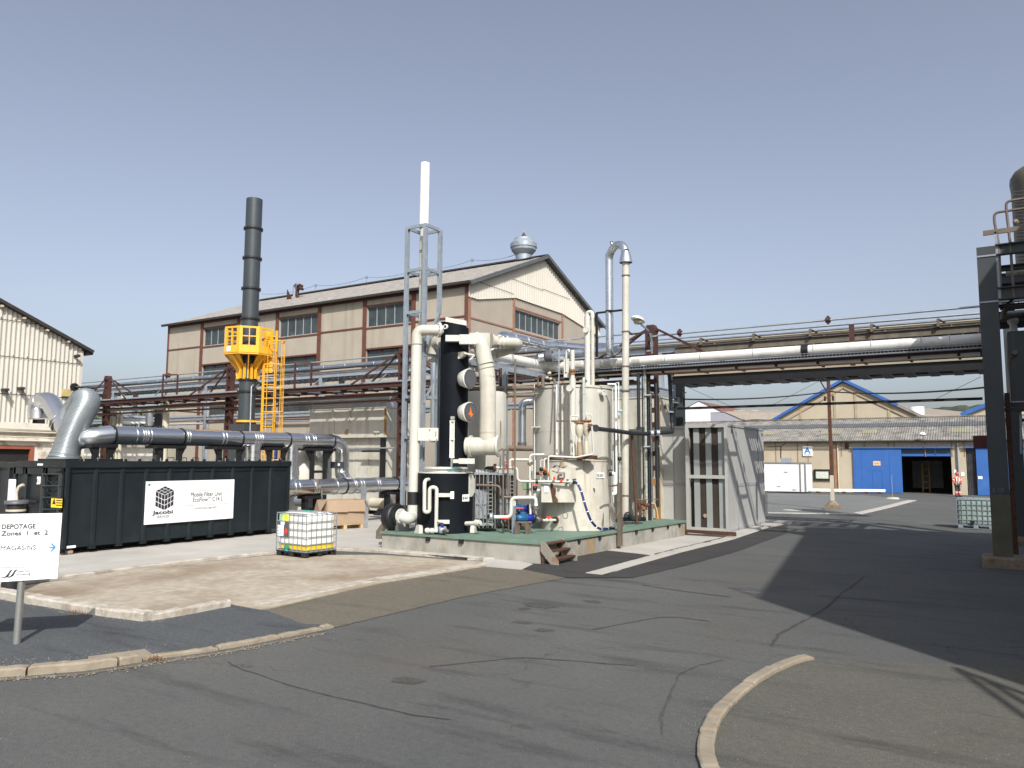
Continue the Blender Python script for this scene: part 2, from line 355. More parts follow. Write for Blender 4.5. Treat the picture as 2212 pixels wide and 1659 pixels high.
def wall(mb, ax, pos, th, a0, a1, z0, z1, holes):     # panel wall with openings; ax='x': plane x=pos spanning y
    As = sorted({a0, a1, *[h[0] for h in holes], *[h[1] for h in holes]}); Zs = sorted({z0, z1, *[h[2] for h in holes], *[h[3] for h in holes]})
    for i in range(len(As)-1):
        run = None
        for j in range(len(Zs)-1):
            ca, cz = (As[i]+As[i+1])/2, (Zs[j]+Zs[j+1])/2
            hole = any(h[0] < ca < h[1] and h[2] < cz < h[3] for h in holes)
            if not hole and run is None: run = Zs[j]
            if run is not None and (hole or j == len(Zs)-2):
                top = Zs[j] if hole else Zs[j+1]
                if ax == 'x': mb.box(pos, pos+th, As[i], As[i+1], run, top)
                else: mb.box(As[i], As[i+1], pos, pos+th, run, top)
                run = None
    return mb
def corr(mb, p0, du, nu, L_, dv, dn, amp=.026, per=.177, cut=None, spp=6, rows=1):
    # corrugated sheet: p0 origin, du unit along waves, L_ width, dv full slope vector, dn normal; cut(t)->(lo,hi) fractions on dv
    p0, du, dv, dn = map(Vector, (p0, du, dv, dn)); n = int(L_/per*spp); vs = []; fs = []
    for i in range(n+1):
        t = i*L_/n; h = dn*amp*math.sin(2*math.pi*t/per); lo, hi = cut(t) if cut else (0, 1)
        for k in range(rows+1): vs.append(p0+du*t+dv*(lo+(hi-lo)*k/rows)+h)
    m = rows+1
    for i in range(n):
        for k in range(rows): fs.append((i*m+k, i*m+m+k, i*m+m+k+1, i*m+k+1))
    return mb.add(vs, fs, True)
def struct(name, mb, mat, loc=(0,0,0)): return mb.build(name, mat, loc=loc, kind='structure')
def flange(mb, c, d, r, th=.03, bolts=0):
    mb.ring(c, d, r, th)
    if bolts:
        d = Vector(d).normalized(); a, b = mb.frame(d)
        for i in range(bolts): t = 2*math.pi*i/bolts; q = Vector(c)+(a*math.cos(t)+b*math.sin(t))*r*.88; mb.cyl(q-d*(th*.9), q+d*(th*.9), r*.05+.004, n=6)
    return mb
X, Y, Zv = Vector((1,0,0)), Vector((0,1,0)), Vector((0,0,1))
# ================================================================ SETTING
g = MB(); g.sheet([(-700,-300,0),(700,-300,0),(700,1100,0),(-700,1100,0)]); struct('ground', g, m_asph)
def poly(name, pts, z, mat, th=None):
    g = MB()
    if th: g.prism([(p[0], p[1], z-th) for p in pts], (0, 0, th))
    else:
        rg = random.Random(len(name)*7+len(pts)); o = []
        P = [Vector((p[0], p[1], 0)) for p in pts]
        for a, b in zip(P, P[1:]+P[:1]):
            n = max(1, min(60, int((b-a).length/.22))) if min(a.length, b.length) < 45 else 1; o += [a+(b-a)*i/n+(Vector((rg.uniform(-1,1), rg.uniform(-1,1), 0))*.016 if i else Vector()) for i in range(n)]
        g.sheet(o, z)
    return struct(name, g, mat)
poly('dark_apron', [wg('c',-400,640),wg('c',0,680),wg('c',1080,825),wg('c',1655,700),wg('c',1900,740),wg('c',2212,850),wg('D',722,1352),wg('c',2212,905),wg('c',1700,1000),wg('c',1200,1080),wg('c',640,1160),wg('c',0,1180),wg('c',-400,1190)], .016, m_apron)
poly('ochre_pavement', [wg('c',1655,705),wg('i',0,1610),wg('i',1150,1450),wg('k',430,1500),wg('k',900,1580),wg('D',1225,1248),wg('D',1000,1290),wg('D',722,1357),wg('c',2212,850),wg('c',1900,740)], .008, m_asph4)
poly('stained_pad', [wg('c',-500,560,.03),wg('c',0,560,.03),wg('c',200,560,.03),wg('c',1000,440,.03),wg('c',2000,340,.03),wg('i',0,1340,.03),wg('i',1110,1415,.03),wg('i',1175,1450,.03),wg('i',0,1640,.03),wg('c',1900,735,.03),wg('c',1650,690,.03),wg('c',1090,745,.03),wg('c',0,600,.03),wg('c',-500,560,.03)], .03, m_padc, .1)
E1 = [wg('c',-900,560,.06), wg('c',0,545,.06), wg('c',430,495,.06), wg('c',1000,425,.06), wg('c',1500,365,.06), wg('c',2000,315,.06), wg('f',760,1322,.06), wg('i',0,1290,.06), wg('i',1110,1375,.06)]
poly('concrete_slab', E1+[Vector((-11.5,16.3,.06)), Vector((-10.5,17.2,.06)), Vector((-10.5,30,.06)), Vector((-60,30,.06)), Vector((-60,2,.06))], .06, m_conc, .15)
poly('white_concrete_strip', [wg('k',550,1440,.02),wg('k',430,1497,.02),wg('k',0,1460,.02),wg('i',1110,1400,.02),wg('i',1110,1330,.02),Vector((-11,17.2,0))], .022, m_conc, .1)
# broken ochre edge of the slab
def kerbstones(name, pts, w_, h, mat, L=.85, jit=.01, gap=.02):
    P = [Vector((p[0], p[1], 0)) for p in pts]; out = []
    for a, b in zip(P, P[1:]):
        n = max(1, round((b-a).length/.05)); out += [a+(b-a)*i/n for i in range(n)]
    rng = random.Random(len(P)); G = MB(); i = 0
    while i < len(out)-4:
        k = int(L*rng.uniform(.85,1.15)/.05); S = out[i:i+k+1]; i += k
        if len(S) < 3: break
        S = [S[0]+(S[1]-S[0]).normalized()*gap]+S[1:]; dh = rng.uniform(-.008,.008); sh = rng.uniform(-.008,.008); vs = []; m = len(S)
        for q, p in enumerate(S):
            t = (S[min(q+1,m-1)]-S[max(q-1,0)]).normalized(); nn = Vector((-t.y,t.x,0)); c = .015 if q in (0,m-1) else 0
            for o_, zz in ((-w_/2,-.05),(-w_/2,h*.78-c),(-w_*.36,h-c),(w_*.36,h-c),(w_/2,h*.78-c),(w_/2,-.05)): vs.append((p+nn*(o_+sh+(rng.random()-.5)*jit*.6)).to_tuple()[:2]+(zz+(dh+(rng.random()-.5)*jit if zz > 0 else 0),))
        G.add(vs, [(q*6+k2,q*6+6+k2,q*6+7+k2,q*6+k2+1) for q in range(m-1) for k2 in range(5)]+[(0,1,2,3,4,5), tuple(range(6*m-1,6*m-7,-1))])
    return struct(name, G, mat)
def kerb(name, pts, w_, h, mat, z0=-.05, jit=.02, seg=.12):
    P = [Vector((p[0], p[1], 0)) for p in pts]; out = []
    for a, b in zip(P, P[1:]):
        n = max(1, int((b-a).length/seg)); out += [a+(b-a)*i/n for i in range(n)]
    out.append(P[-1]); vs = []; fs = []; m = len(out); rng = random.Random(len(name)+m)
    for i, p in enumerate(out):
        t = (out[min(i+1, m-1)]-out[max(i-1, 0)]).normalized(); nn = Vector((-t.y, t.x, 0)); j = lambda s=1: (rng.random()-.5)*jit*s
        for o_, zz in ((-w_/2, z0), (-w_/2+j(), h*.8+j()), (-w_*.36+j(), h+j()), (w_*.36+j(), h+j()), (w_/2+j(), h*.8+j()), (w_/2, z0)): vs.append((p+nn*o_).to_tuple()[:2]+(zz,))
    for i in range(m-1):
        for k in range(5): fs.append((i*6+k, i*6+6+k, i*6+7+k, i*6+k+1))
    fs += [(0,1,2,3,4,5), tuple(range(6*m-1, 6*m-7, -1))]
    return struct(name, MB().add(vs, fs), mat)
kerb('slab_edge_kerb', E1, .22, .075, m_kerbw, jit=.014)
kerb('white_kerb', [wg('c',-700,575,.1), wg('c',0,605,.1), wg('c',330,665,.1), wg('c',720,730,.1), wg('c',1085,775,.1)], .24, .15, m_kerbw, jit=.018)
kerb('white_kerb', [wg('c',1085,775,.1), wg('c',1380,725,.1), wg('c',1650,675,.1)], .18, .13, m_kerbw, jit=.018)
kerb('pad_edge_strip', [wg('i',1150,1440), wg('i',600,1530), wg('i',0,1612), wg('c',2000,680), wg('c',1850,705)], .34, .045, m_kerbw, jit=.012)
KL = [(-300,1480),(0,1459),(100,1453),(180,1446),(250,1436),(310,1426)]
kerbstones('street_kerb', [wg('D',*p) for p in KL], .17, .10, m_kerb, jit=.012)
kerbstones('street_kerb', [wg('D',*p) for p in ((322,1422),(380,1416),(450,1406),(530,1392),(600,1378),(660,1366),(722,1354))], .13, .05, m_kerb, jit=.012)
poly('kerb_patch', [wg('c',640,1090),wg('c',1050,1035),wg('c',1140,1095),wg('c',640,1150)], .022, m_kerb, .05)
KR = [(1752,1424),(1730,1427),(1700,1437),(1665,1453),(1630,1474),(1598,1498),(1568,1526),(1545,1555),(1532,1585),(1526,1612),(1527,1640),(1535,1663),(1560,1700),(1600,1750)]
kerbstones('road_kerb', [wg('D',*p) for p in KR], .15, .055, m_kerb, L=1.0, jit=.006)
poly('pavement_island', [wg('D',*p) for p in KR]+[Vector((3,2,0)), Vector((6,9,0)), Vector((4,13,0)), wg('D',2100,1440), wg('D',1900,1432)], .012, m_asph2)
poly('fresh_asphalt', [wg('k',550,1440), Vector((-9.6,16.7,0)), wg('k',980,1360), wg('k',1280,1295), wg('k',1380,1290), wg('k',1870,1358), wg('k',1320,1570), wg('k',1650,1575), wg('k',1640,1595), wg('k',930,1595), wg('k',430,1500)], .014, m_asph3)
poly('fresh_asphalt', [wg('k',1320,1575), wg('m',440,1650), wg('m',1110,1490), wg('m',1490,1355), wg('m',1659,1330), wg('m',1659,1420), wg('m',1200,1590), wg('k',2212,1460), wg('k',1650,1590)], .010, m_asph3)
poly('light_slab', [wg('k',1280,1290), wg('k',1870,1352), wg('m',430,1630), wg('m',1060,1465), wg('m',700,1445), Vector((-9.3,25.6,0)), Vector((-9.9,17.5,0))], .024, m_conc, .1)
poly('drain_gap', [wg('m',415,1622), wg('m',1050,1468), wg('m',1085,1472), wg('m',440,1645)], .027, m_black)
kerb('pale_strip', [wg('k',1210,1555), wg('k',1860,1375), wg('m',600,1600), wg('m',1100,1478), wg('m',1480,1352)], .42, .03, m_conc, jit=.008)
kerb('pale_strip', [wg('m',1480,1352), wg('r',300,925), wg('r',420,918), wg('r',440,905), wg('r',380,893), wg('r',290,885)], .4, .04, m_conc, jit=.008)
poly('box_base_slab', [Vector((-10.6,26.2,0)), wg('m',1180,1440), Vector((-7.3,31.9,0)), Vector((-7.2,33.5,0)), Vector((-9.2,33.6,0)), Vector((-10.6,32,0))], .07, m_conc, .1)
poly('far_forecourt', [wg('r',270,825),wg('r',1040,828),wg('r',1540,708),wg('r',1400,690),wg('r',1100,665),wg('r',270,650)], .012, tune_asphalt('pale_grey_forecourt', (.14,.15,.145), (.17,.175,.165)))
kerb('forecourt_line', [wg('r',1045,828), wg('r',1300,770), wg('r',1530,710)], .5, .03, m_conc, jit=.02)
kerb('forecourt_line', [wg('r',270,822), wg('r',600,826), wg('r',1040,829)], .2, .05, m_conc, jit=.01)
for q in ((490,795,.9),(1358,697,.8)):
    c = wg('r',q[0],q[1]); struct('repair_patch', MB().lathe(c, [(0,.03),(q[2]*.5,.03),(q[2]*.55,.01)], n=12), m_conc)
m_oil = tune_asphalt('oily_asphalt', (.060,.060,.056), (.072,.070,.064))
for a, b, r_ in ((1128,1345,.16),(1170,1309,.3),(1175,1362,.14),(1280,1300,.15),(1130,1315,.12),(880,1470,.18)):
    c = wg('D',a,b); g = MB(); n = 14
    g.sheet([(c.x+r_*math.cos(6.283*i/n)*random.uniform(.7,1.5), c.y+r_*math.sin(6.283*i/n)*random.uniform(.5,1), 0) for i in range(n)], .006); struct('oil_stain', g, m_oil)
def ribbon(name, pts, w_, z, mat, sd=1, wob=.05):
    P = MB().path([Vector((p[0],p[1],0)) for p in pts], .5, 4); out = []; rng = random.Random(sd)
    for a, b in zip(P, P[1:]):
        n = max(1, int((b-a).length/.15)); out += [a+(b-a)*i/n for i in range(n)]
    off = 0; vs = []
    for i, p in enumerate(out):
        t = (out[min(i+1,len(out)-1)]-out[max(i-1,0)]).normalized(); nn = Vector((-t.y,t.x,0)); off += rng.uniform(-1,1)*wob*.3; off *= .9; ww = w_*rng.uniform(.3,1)
        vs += [(p+nn*(off-ww/2)).to_tuple()[:2]+(z,), (p+nn*(off+ww/2)).to_tuple()[:2]+(z,)]
    return struct(name, MB().add(vs, [(2*i,2*i+2,2*i+3,2*i+1) for i in range(len(out)-1)]), mat)
m_tar = tune_asphalt('tar_seam', (.050,.049,.047), (.060,.058,.056))
ribbon('road_crack', [wg('s',1300,-40),wg('s',1160,70),wg('s',1060,150),wg('s',980,200),wg('s',870,255),wg('s',800,290),wg('s',760,370)], .07, .005, m_tar, 1)
ribbon('road_crack', [wg('c',1650,1120),wg('c',1760,1180),wg('c',1900,1225),wg('c',2100,1290),wg('D',880,1545),wg('D',1010,1562)], .035, .005, m_tar, 2)
ribbon('road_crack', [wg('s',40,5),wg('s',300,45),wg('s',590,80)], .09, .005, m_tar, 3, .02)
ribbon('road_crack', [wg('s',150,860),wg('s',140,760),wg('s',200,640),wg('s',260,520),wg('s',380,460),wg('s',560,425)], .045, .005, m_oil, 4)
ribbon('tyre_mark', [wg('D',1280,1360),wg('D',1440,1330),wg('D',1560,1345)], .06, .0055, m_oil, 8, .02)
ribbon('tyre_mark', [wg('D',930,1440),wg('D',1130,1420),wg('D',1400,1440)], .06, .0055, m_oil, 9, .02)
ribbon('gutter_dirt', [wg('D',0,1470),wg('D',180,1457),wg('D',330,1434),wg('D',500,1408),wg('D',722,1364)], .16, .007, tune_asphalt('gutter_grit', (.12,.10,.075), (.17,.14,.10)), 10, .02)
rng = random.Random(11); g = MB()
def grit(P, w_, n, s0=.006, s1=.02):
    L = [(Vector((a[0],a[1],0)),Vector((b[0],b[1],0))) for a, b in zip(P, P[1:])]
    for _ in range(n):
        a, b = rng.choice(L); p = a+(b-a)*rng.random()+Vector((rng.gauss(0,w_),rng.gauss(0,w_),.012)); s = rng.uniform(s0,s1)
        g.add([p+Vector((rng.uniform(.6,1)*s*c,rng.uniform(.6,1)*s*d,rng.uniform(-.2,.2)*s)) for c, d in ((1,0),(0,1),(-1,0),(0,-1))]+[p+Vector((0,0,s*.8))], [(0,1,4),(1,2,4),(2,3,4),(3,0,4)])
grit([wg('D',0,1470),wg('D',180,1460),wg('D',330,1436),wg('D',500,1410),wg('D',722,1366)], .06, 420)
grit([wg('D',0,1440),wg('D',200,1425),wg('D',330,1405)], .18, 260)
grit([wg('c',0,660),wg('c',500,770),wg('c',1085,835),wg('c',1660,720)], .06, 300)
grit([wg('D',1500,1600),wg('D',1540,1530),wg('D',1600,1480),wg('D',1740,1420)], .15, 150, .004, .011)
grit([wg('i',0,1640),wg('i',600,1560),wg('i',1150,1470)], .15, 260)
grit([wg('D',*p) for p in ((900,1640),(1300,1500),(1800,1500),(2000,1600))], 1.6, 160, .003, .007)
g.build('loose_grit', M('grit_stone',(.17,.16,.135),.9,var=.3), kind='stuff', label='loose pale grit gathered along kerbs and pad edges', cat='grit')
g = MB()
for c, n, r_ in ((wg('c',620,765),260,.14),(wg('c',800,790),90,.08),(wg('c',560,750),80,.1),(wg('f',160,1340),60,.1),(wg('c',1130,1110),60,.08)):
    for _ in range(n):
        p = Vector((c.x+rng.gauss(0,r_),c.y+rng.gauss(0,r_*.6),.01)); d = Vector((rng.uniform(-1,1),rng.uniform(-1,1),rng.uniform(.3,1.2))).normalized()*rng.uniform(.03,.09); s = Vector((rng.uniform(-1,1),rng.uniform(-1,1),0)).normalized()*.006
        g.add([p-s,p+s,p+d+s*.3,p+d-s*.3],[(0,1,2,3)])
g.build('dry_weeds', M('dry_rusty_weeds',(.20,.10,.035),.9,var=.35,sc_=20), kind='stuff', label='dry rusty brown weeds along the white kerb', cat='weeds')
# hills
def hill(name, x0, x1, y, zs, dep_, mat, sd):
    rng = random.Random(sd); n = 160; vs = []; fs = []
    for i in range(n+1):
        t = i/n; h = zs*(.86+.08*math.sin(t*9+sd)+.06*math.sin(t*23+sd*2))+rng.uniform(0, zs*.05)
        x = x0+(x1-x0)*t
        for k, (dy, hh) in enumerate(((0,0),(dep_*.35,h*.6+rng.uniform(-1,1)),(dep_*.6,h),(dep_*1.4,h*.5))): vs.append((x+rng.uniform(-2,2), y+dy, hh))
    for i in range(n):
        for k in range(3): fs.append((i*4+k, i*4+4+k, i*4+5+k, i*4+k+1))
    return struct(name, MB().add(vs, fs), mat)
hill('hills', -520, 330, 700, 52, 160, m_hill, 3)
hill('hills', -950, -300, 420, 24, 90, m_hill, 5)

# ================================================================ beige hall with red steel frame
BX0, BX1, BY0, BY1, BE = -57.0, -27.0, 37.99, 56.6, 13.35
RY, RZ = 47.3, 17.0
hall = T('factory_hall', 'large beige rendered factory hall with red steel framing and grey corrugated roof', 'building', (-42, 47, 0))
colx = [-57.0,-52.6,-48.25,-43.95,-39.65,-35.4,-31.2,-27.0]
wins = []
for bi in (1, 3, 5):
    a, b = colx[bi]+.18, colx[bi+1]-.18
    wins += [(a,b,11.3,12.68,5 if bi!=3 else 5), (a,b,8.1,9.78,3), (a,b,5.38,6.75,4)]
for bi in (2,): wins.append((colx[bi]+.5, colx[bi+1]-.3, 5.38, 6.6, 3))
g = MB(); wall(g, 'y', BY0, .25, BX0, BX1, 0, BE, [h[:4] for h in wins]); g.build('front_wall', m_render, hall)
gw = (43.56, 49.93, 11.36, 12.66)
g = MB(); wall(g, 'x', BX1-.25, .25, BY0+.25, BY1, 0, 13.3, [gw]); g.box(BX1-.25,BX1,42.5,51.5,13.3,13.6); g.build('gable_wall', m_render2, hall)
g = MB(); g.box(BX0, BX0+.25, BY0+.25, BY1, 0, BE); g.box(BX0+.25, BX1-.25, BY1-.25, BY1, 0, BE); g.build('rear_wall', m_render, hall)
def window(root, ax, pos, a, b, z0, z1, n, fr=m_redf, gl=m_glass, name='window', d=.16, lit=None):
    def bx(mb, p0, p1, u0, u1, w0, w1):
        if ax == 'y': mb.box(u0, u1, pos+p0, pos+p1, w0, w1)
        else: mb.box(pos-p1, pos-p0, u0, u1, w0, w1)
    g = MB(); bx(g, d, d+.03, a, b, z0, z1); W_ = g.build(name, gl, root)
    g = MB(); t = .05
    for i in range(n+1):
        u = a+(b-a)*i/n; bx(g, d-.04, d-.002, u-t*.5 if i else u, u+t*.5 if i < n else u, z0, z1)
    bx(g, d-.045, d-.003, a, b, z0, z0+.06); bx(g, d-.045, d-.003, a, b, z1-.06, z1)
    g.build('window_frame', fr, W_); return W_
for a, b, z0, z1, n in wins: window(hall, 'y', BY0, a, b, z0, z1, n, fr=m_rust if n != 5 else m_paneltrim)
window(hall, 'x', BX1, *gw, 8, fr=m_paneltrim)
g = MB()
for i, x in enumerate(colx): g.box(x-.16 if i else x, x+.16 if i < 7 else x+.06, BY0-.06, BY0-.001, 0, BE)
each(g, 'steel_column', m_redf, hall)
g = MB()
for i in range(7):
    a, b = colx[i]+.16, colx[i+1]-.16; zz = [12.72, 11.22, 9.82, 8.02, 6.8, 5.3] if i in (1,3,5) else [11.3, 6.85]
    for z in zz: g.box(a, b, BY0-.045, BY0-.001, z-.055, z+.055)
g.box(BX0, BX1, BY0-.07, BY0-.002, BE-.22, BE-.02); each(g, 'steel_beam', m_redf, hall)
g = MB()
for y in (38.2, 43.36, 50.25): g.box(BX1+.001, BX1+.06, y-.12, y+.12, 0, 13.4 if 43<y<51 else 12.7)
for a, b, z in ((38.32,43.24,11.25),(50.4,56.5,11.2),(43.5,50.1,11.2),(43.5,50.1,12.8)): g.box(BX1+.001, BX1+.045, a, b, z-.05, z+.05)
each(g, 'gable_bar', M('faded_pink_steel', (.27,.14,.10), .7, var=.2, sc_=3), hall)
def gab(t):      # roof height over gable at y
    return RZ-(RZ-BE)*abs(t-RY)/(RY-BY0)
gbot = lambda y: 12.5 if y < 39 else 12.5+(y-39)/4.4*.9 if y < 43.4 else 13.42 if y < 50.2 else 13.42-(y-50.2)*.14
steps = lambda y: 12.55 if y < 43.2 else 12.50
g = MB(); n = int((BY1-BY0)/.30*8); vs = []; fs = []
for i in range(n+1):
    y = BY0+(BY1-BY0)*i/n; h = .045*math.sin(2*math.pi*(y-BY0)/.30)
    vs += [(BX1+.10+h, y, gbot(y)), (BX1+.10+h, y, max(gbot(y)+.05, gab(y)-.05))]
for i in range(n): fs.append((2*i, 2*i+2, 2*i+3, 2*i+1))
g.add(vs, fs, True);  g.build('gable_cladding', m_corrg, hall)
g = MB()
for yy, zz in ((41.0,13.6),(45.0,14.6),(49,14.7)):
    g.box(BX1+.147, BX1+.150, yy-2, yy+2.2, zz, zz+.03)
g.build('cladding_laps', m_gutter, hall)
ov = .35
def slope(x0, x1, ya, za, yb, zb, name, root, mat, amp=.03, th=.04, rows=1):
    g = MB(); dv = Vector((0, yb-ya, zb-za)); nn = Vector((0, -(zb-za), yb-ya)).normalized()
    if nn.z < 0: nn = -nn
    corr(g, (x0, ya, za), (1,0,0), None, x1-x0, dv, nn, amp=amp, rows=rows); return g.build(name, mat, root)
sl_ = (RZ-BE)/(RY-BY0)
R1 = slope(BX0-.3, BX1+.5, BY0-ov, BE-ov*sl_+.12, RY, RZ+.12, 'roof', hall, m_roof)
slope(BX0-.3, BX1+.5, BY1+ov, BE-ov*sl_+.12, RY, RZ+.12, 'roof', hall, m_roof)
g = MB(); g.box(BX0-.3, BX1+.45, BY0-ov-.14, BY0-ov+.02, BE-.12, BE+.04); g.build('gutter', m_gutter, hall)
g = MB()
for ya, yb in ((BY0-ov, RY), (BY1+ov, RY)):
    za = BE-ov*sl_+.06
    g.bar((BX1+.5, ya, za), (BX1+.5, yb, RZ+.1), .06, .24); 
g.build('barge_board', m_roofd, hall)
g = MB(); corr(g, (BX0, RY-.9, RZ+.18-.9*sl_+.07), (1,0,0), None, 29.5, (0,.9,.9*sl_), (0,0,1), amp=.03); g.bar((BX0,RY,RZ+.2),(BX1+.5,RY,RZ+.2),.3,.06); g.build('ridge_cap', m_gutter, hall)
vn = T('roof_ventilator', 'round grey sheet metal roof ventilator with rusty cone cap on hall ridge', 'ventilator', (-28.6, RY, RZ+.1))
vc = Vector((-28.6, RY, RZ-.1)); k = .95
MB().lathe(vc, [(.62*k,0),(.62*k,.55),(.95*k,.9),(1.0*k,1.25)], n=24, sharp=True).build('base_cone', m_galvd, vn)
MB().lathe(vc, [(1.03*k,1.1),(1.03*k,1.4),(.80*k,1.65),(.72*k,1.8),(.3*k,1.92),(.02,1.93)], n=24, sharp=True).build('hood', m_galvd, vn)
MB().lathe(vc, [(.24,1.9),(.02,2.3)], n=12, sharp=True).build('cone_cap', m_rust, vn)
MB().tube([vc+Vector((0,0,2.2)), vc+Vector((0,0,2.45))], .02, n=6).build('lifting_ring', m_galv, vn)
# wire on stanchions along the ridge
cb = T('ridge_cable', 'thin lightning cable on short stanchions along hall ridge', 'cable', (-44, RY, RZ))
xs = [-57,-50,-44,-38.5,-33.2,-28.6]; g = MB(); ps = []
for a, b in zip(xs, xs[1:]):
    for i in range(8): t = i/8; ps.append((a+(b-a)*t, RY, RZ+.75-.28*4*t*(1-t)))
g.tube(ps+[(-28.6,RY,RZ+.75)], .022, fil=0, n=5).build('cable', m_galvd, cb)
g = MB()
for x in xs[1:-1]: g.cyl((x,RY,RZ+.15),(x,RY,RZ+.75),.045,n=6); g.box(x-.1,x+.1,RY-.05,RY+.05,RZ+.62,RZ+.82)
each(g, 'stanchion', m_galvd, cb)
for k_, (zx, zy, mt, lb) in enumerate(((1235,990,m_galvd,'bent pale vent pipe behind red ones on hall roof'),(1262,985,m_red,'tall rusty gooseneck vent pipe on hall roof'),(1265,1020,m_red,'short rusty gooseneck vent pipe lowest on hall roof'))):
    yy = (45.6,45,44.2)[k_]; p = wy('d',zx,zy,yy); z0 = gab(yy)+.1; h = (1.0,.9,.7)[k_]
    one('roof_vent_pipe', lb, 'vent pipe', MB().tube([(p.x,yy,z0),(p.x,yy,z0+h),(p.x+.5,yy-.2,z0+h+.1),(p.x+.9,yy-.3,z0+h-.1)], .12, .2, n=10), mt, (p.x,yy,z0), 'vent pipes on the hall roof')
p = wy('d',1170,1050,44); one('roof_fin', 'small rusty triangular plate fixed on hall roof', 'bracket', MB().prism([(p.x,44,gab(44)),(p.x+.6,44,gab(44)+.1),(p.x,44,gab(44)+1)], (0,.08,0)), m_red, (p.x,44,gab(44)))

# ================================================================ corrugated shed on the left
LX = -33.0; lc = T('corrugated_shed', 'cream corrugated shed with dark verge over a flaking plaster base', 'building', (-36, 12, 0))
ye, ze = 18.0, 7.2; yp, zp = 2.0, 14.2; s2_ = (wx('D',0,655,LX).z-ze)/(ye-wx('D',0,655,LX).y); zp = ze+(ye-yp)*s2_
zb = wx('b',300,480,LX).z
hx = wx('b',285,430,LX); hx2 = wx('b',385,480,LX)
def lcut(t): return (0, 1)
g = MB(); n = int((ye-yp)/.177*6); vs = []; fs = []
for i in range(n+1):
    y = yp+(ye-yp)*i/n; h = .028*math.sin(2*math.pi*y/.177); b0 = zb if not hx.y < y < hx2.y else wx('b',300,285,LX).z
    vs += [(LX+h, y, b0), (LX+h, y, ze+(ye-y)*s2_)]
for i in range(n): fs.append((2*i, 2*i+2, 2*i+3, 2*i+1))
g.add(vs, fs, True).build('cladding', m_corr, lc)
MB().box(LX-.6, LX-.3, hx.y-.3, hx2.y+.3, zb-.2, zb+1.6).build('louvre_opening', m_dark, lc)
g = MB()
for zz in (zb+1.12, zb+2.6, zb+4.05, zb+5.2):
    ym = min(ye, ye-(zz-ze)/s2_) if zz > ze else ye
    g.box(LX+.028, LX+.034, yp, ym, zz-.012, zz+.012)
    y = yp
    while y < ym: g.box(LX+.03, LX+.05, y-.015, y+.015, zz+.05, zz+.08); y += .53
g.build('sheet_laps', m_gutter, lc)
g = MB(); g.bar((LX+.12, ye+.35, ze-.1), (LX+.12, yp, zp+.05), .3, .12); g.box(-45, LX+.12, ye+.12, ye+.4, ze-.22, ze-.1); g.build('verge', m_gutter, lc)
g = MB(); g.box(-45, LX+.05, ye-.1, ye+.02, zb, ze-.1); g.build('side_wall', m_corr, lc)
MB().add([(LX,ye+.4,ze-.15),(LX,yp,zp),(-45,yp,zp),(-45,ye+.4,ze-.15)], [(0,1,2,3)]).build('roof', m_roof, lc)
g = MB()
for a in ((0,230),(195,335),(395,440),(580,540)):
    p = wx('a',a[0],a[1],LX); g.box(LX-.1, LX+.22, p.y-.045, p.y+.045, p.z-.06, p.z+.01)
each(g, 'purlin_end', m_creamdirty, lc)
zd = wx('b',100,672,LX); yd = wx('b',295,700,LX).y
g = MB(); wall(g, 'x', LX-.2, .23, yp, ye+.3, 0, zb, [(yd-3.2, yd, 0, zd.z)]); g.box(LX+.03, LX+.16, yp, ye+.1, zb-.42, zb-.3); g.box(LX+.03,LX+.2,yp,yd+.5,zd.z+.2,zd.z+.28); g.build('plaster_base', M('flaking_plaster', (.60,.56,.49), .9, var=.12, sc_=3, stain=(.33,.27,.21), st=(.55,.68), ss=2.2, bump=.4), lc)
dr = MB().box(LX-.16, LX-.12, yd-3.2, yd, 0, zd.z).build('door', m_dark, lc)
g = MB(); g.box(LX-.1, LX+.05, yd-.14, yd, 0, zd.z); g.box(LX-.1, LX+.05, yd-3.2, yd-.14, zd.z-.14, zd.z); g.build('door_frame', M('orange_red_door_paint', (.26,.08,.045), .6, var=.15), dr)
def pipe(name, label, pts, r, mat, group=None, fil=None, n=10, rings=None, ringmat=None, cat='pipe', rw=.03, rr=1.08, build_parts=None):
    loc = tuple(Vector(pts[0]))
    if not rings: return one(name, label, cat, MB().tube(pts, r, fil, n=n), mat, loc, group)
    root = T(name, label, cat, loc, group); MB().tube(pts, r, fil, n=n).build('pipe_run', mat, root)
    g = MB()
    for c, d in rings: g.ring(c, d, r*rr, rw, n=max(n, 16))
    each(g, 'clamp_ring', ringmat or mat, root); return root
for a, b, r_ in ((520,525,.035),(545,550,.028),(590,588,.03),(622,618,.04)):
    p = wx('b',0,a,LX+.15); pipe('wall_pipe', 'thin dirty conduit number %d from the top on shed plaster base' % [520,545,590,622].index(a) if 0 else {520:'uppermost thin orange stained conduit along shed plaster',545:'second thin conduit from top along shed plaster',590:'third thin conduit from top along shed plaster',622:'lowest thicker conduit above red door of shed'}[a], [(LX+.15+r_,p.y-3,p.z),(LX+.15+r_,ye,p.z-.03)], r_, m_creamdirty, 'conduits along the shed base', n=6)
for i_, (a, b) in enumerate(((30,962),(168,950))):
    p = wx('a',a,b,LX+.03); lb = ('left small dark spotlight bracket on corrugated shed','right small dark spotlight bracket on corrugated shed')[i_]
    one('wall_bracket', lb, 'bracket', MB().box(p.x, p.x+.35, p.y-.1, p.y+.06, p.z-.05, p.z+.04).cyl((p.x+.25,p.y,p.z-.04),(p.x+.3,p.y+.02,p.z-.2),.05,n=8), m_gutter, tuple(p), 'brackets on the shed wall')
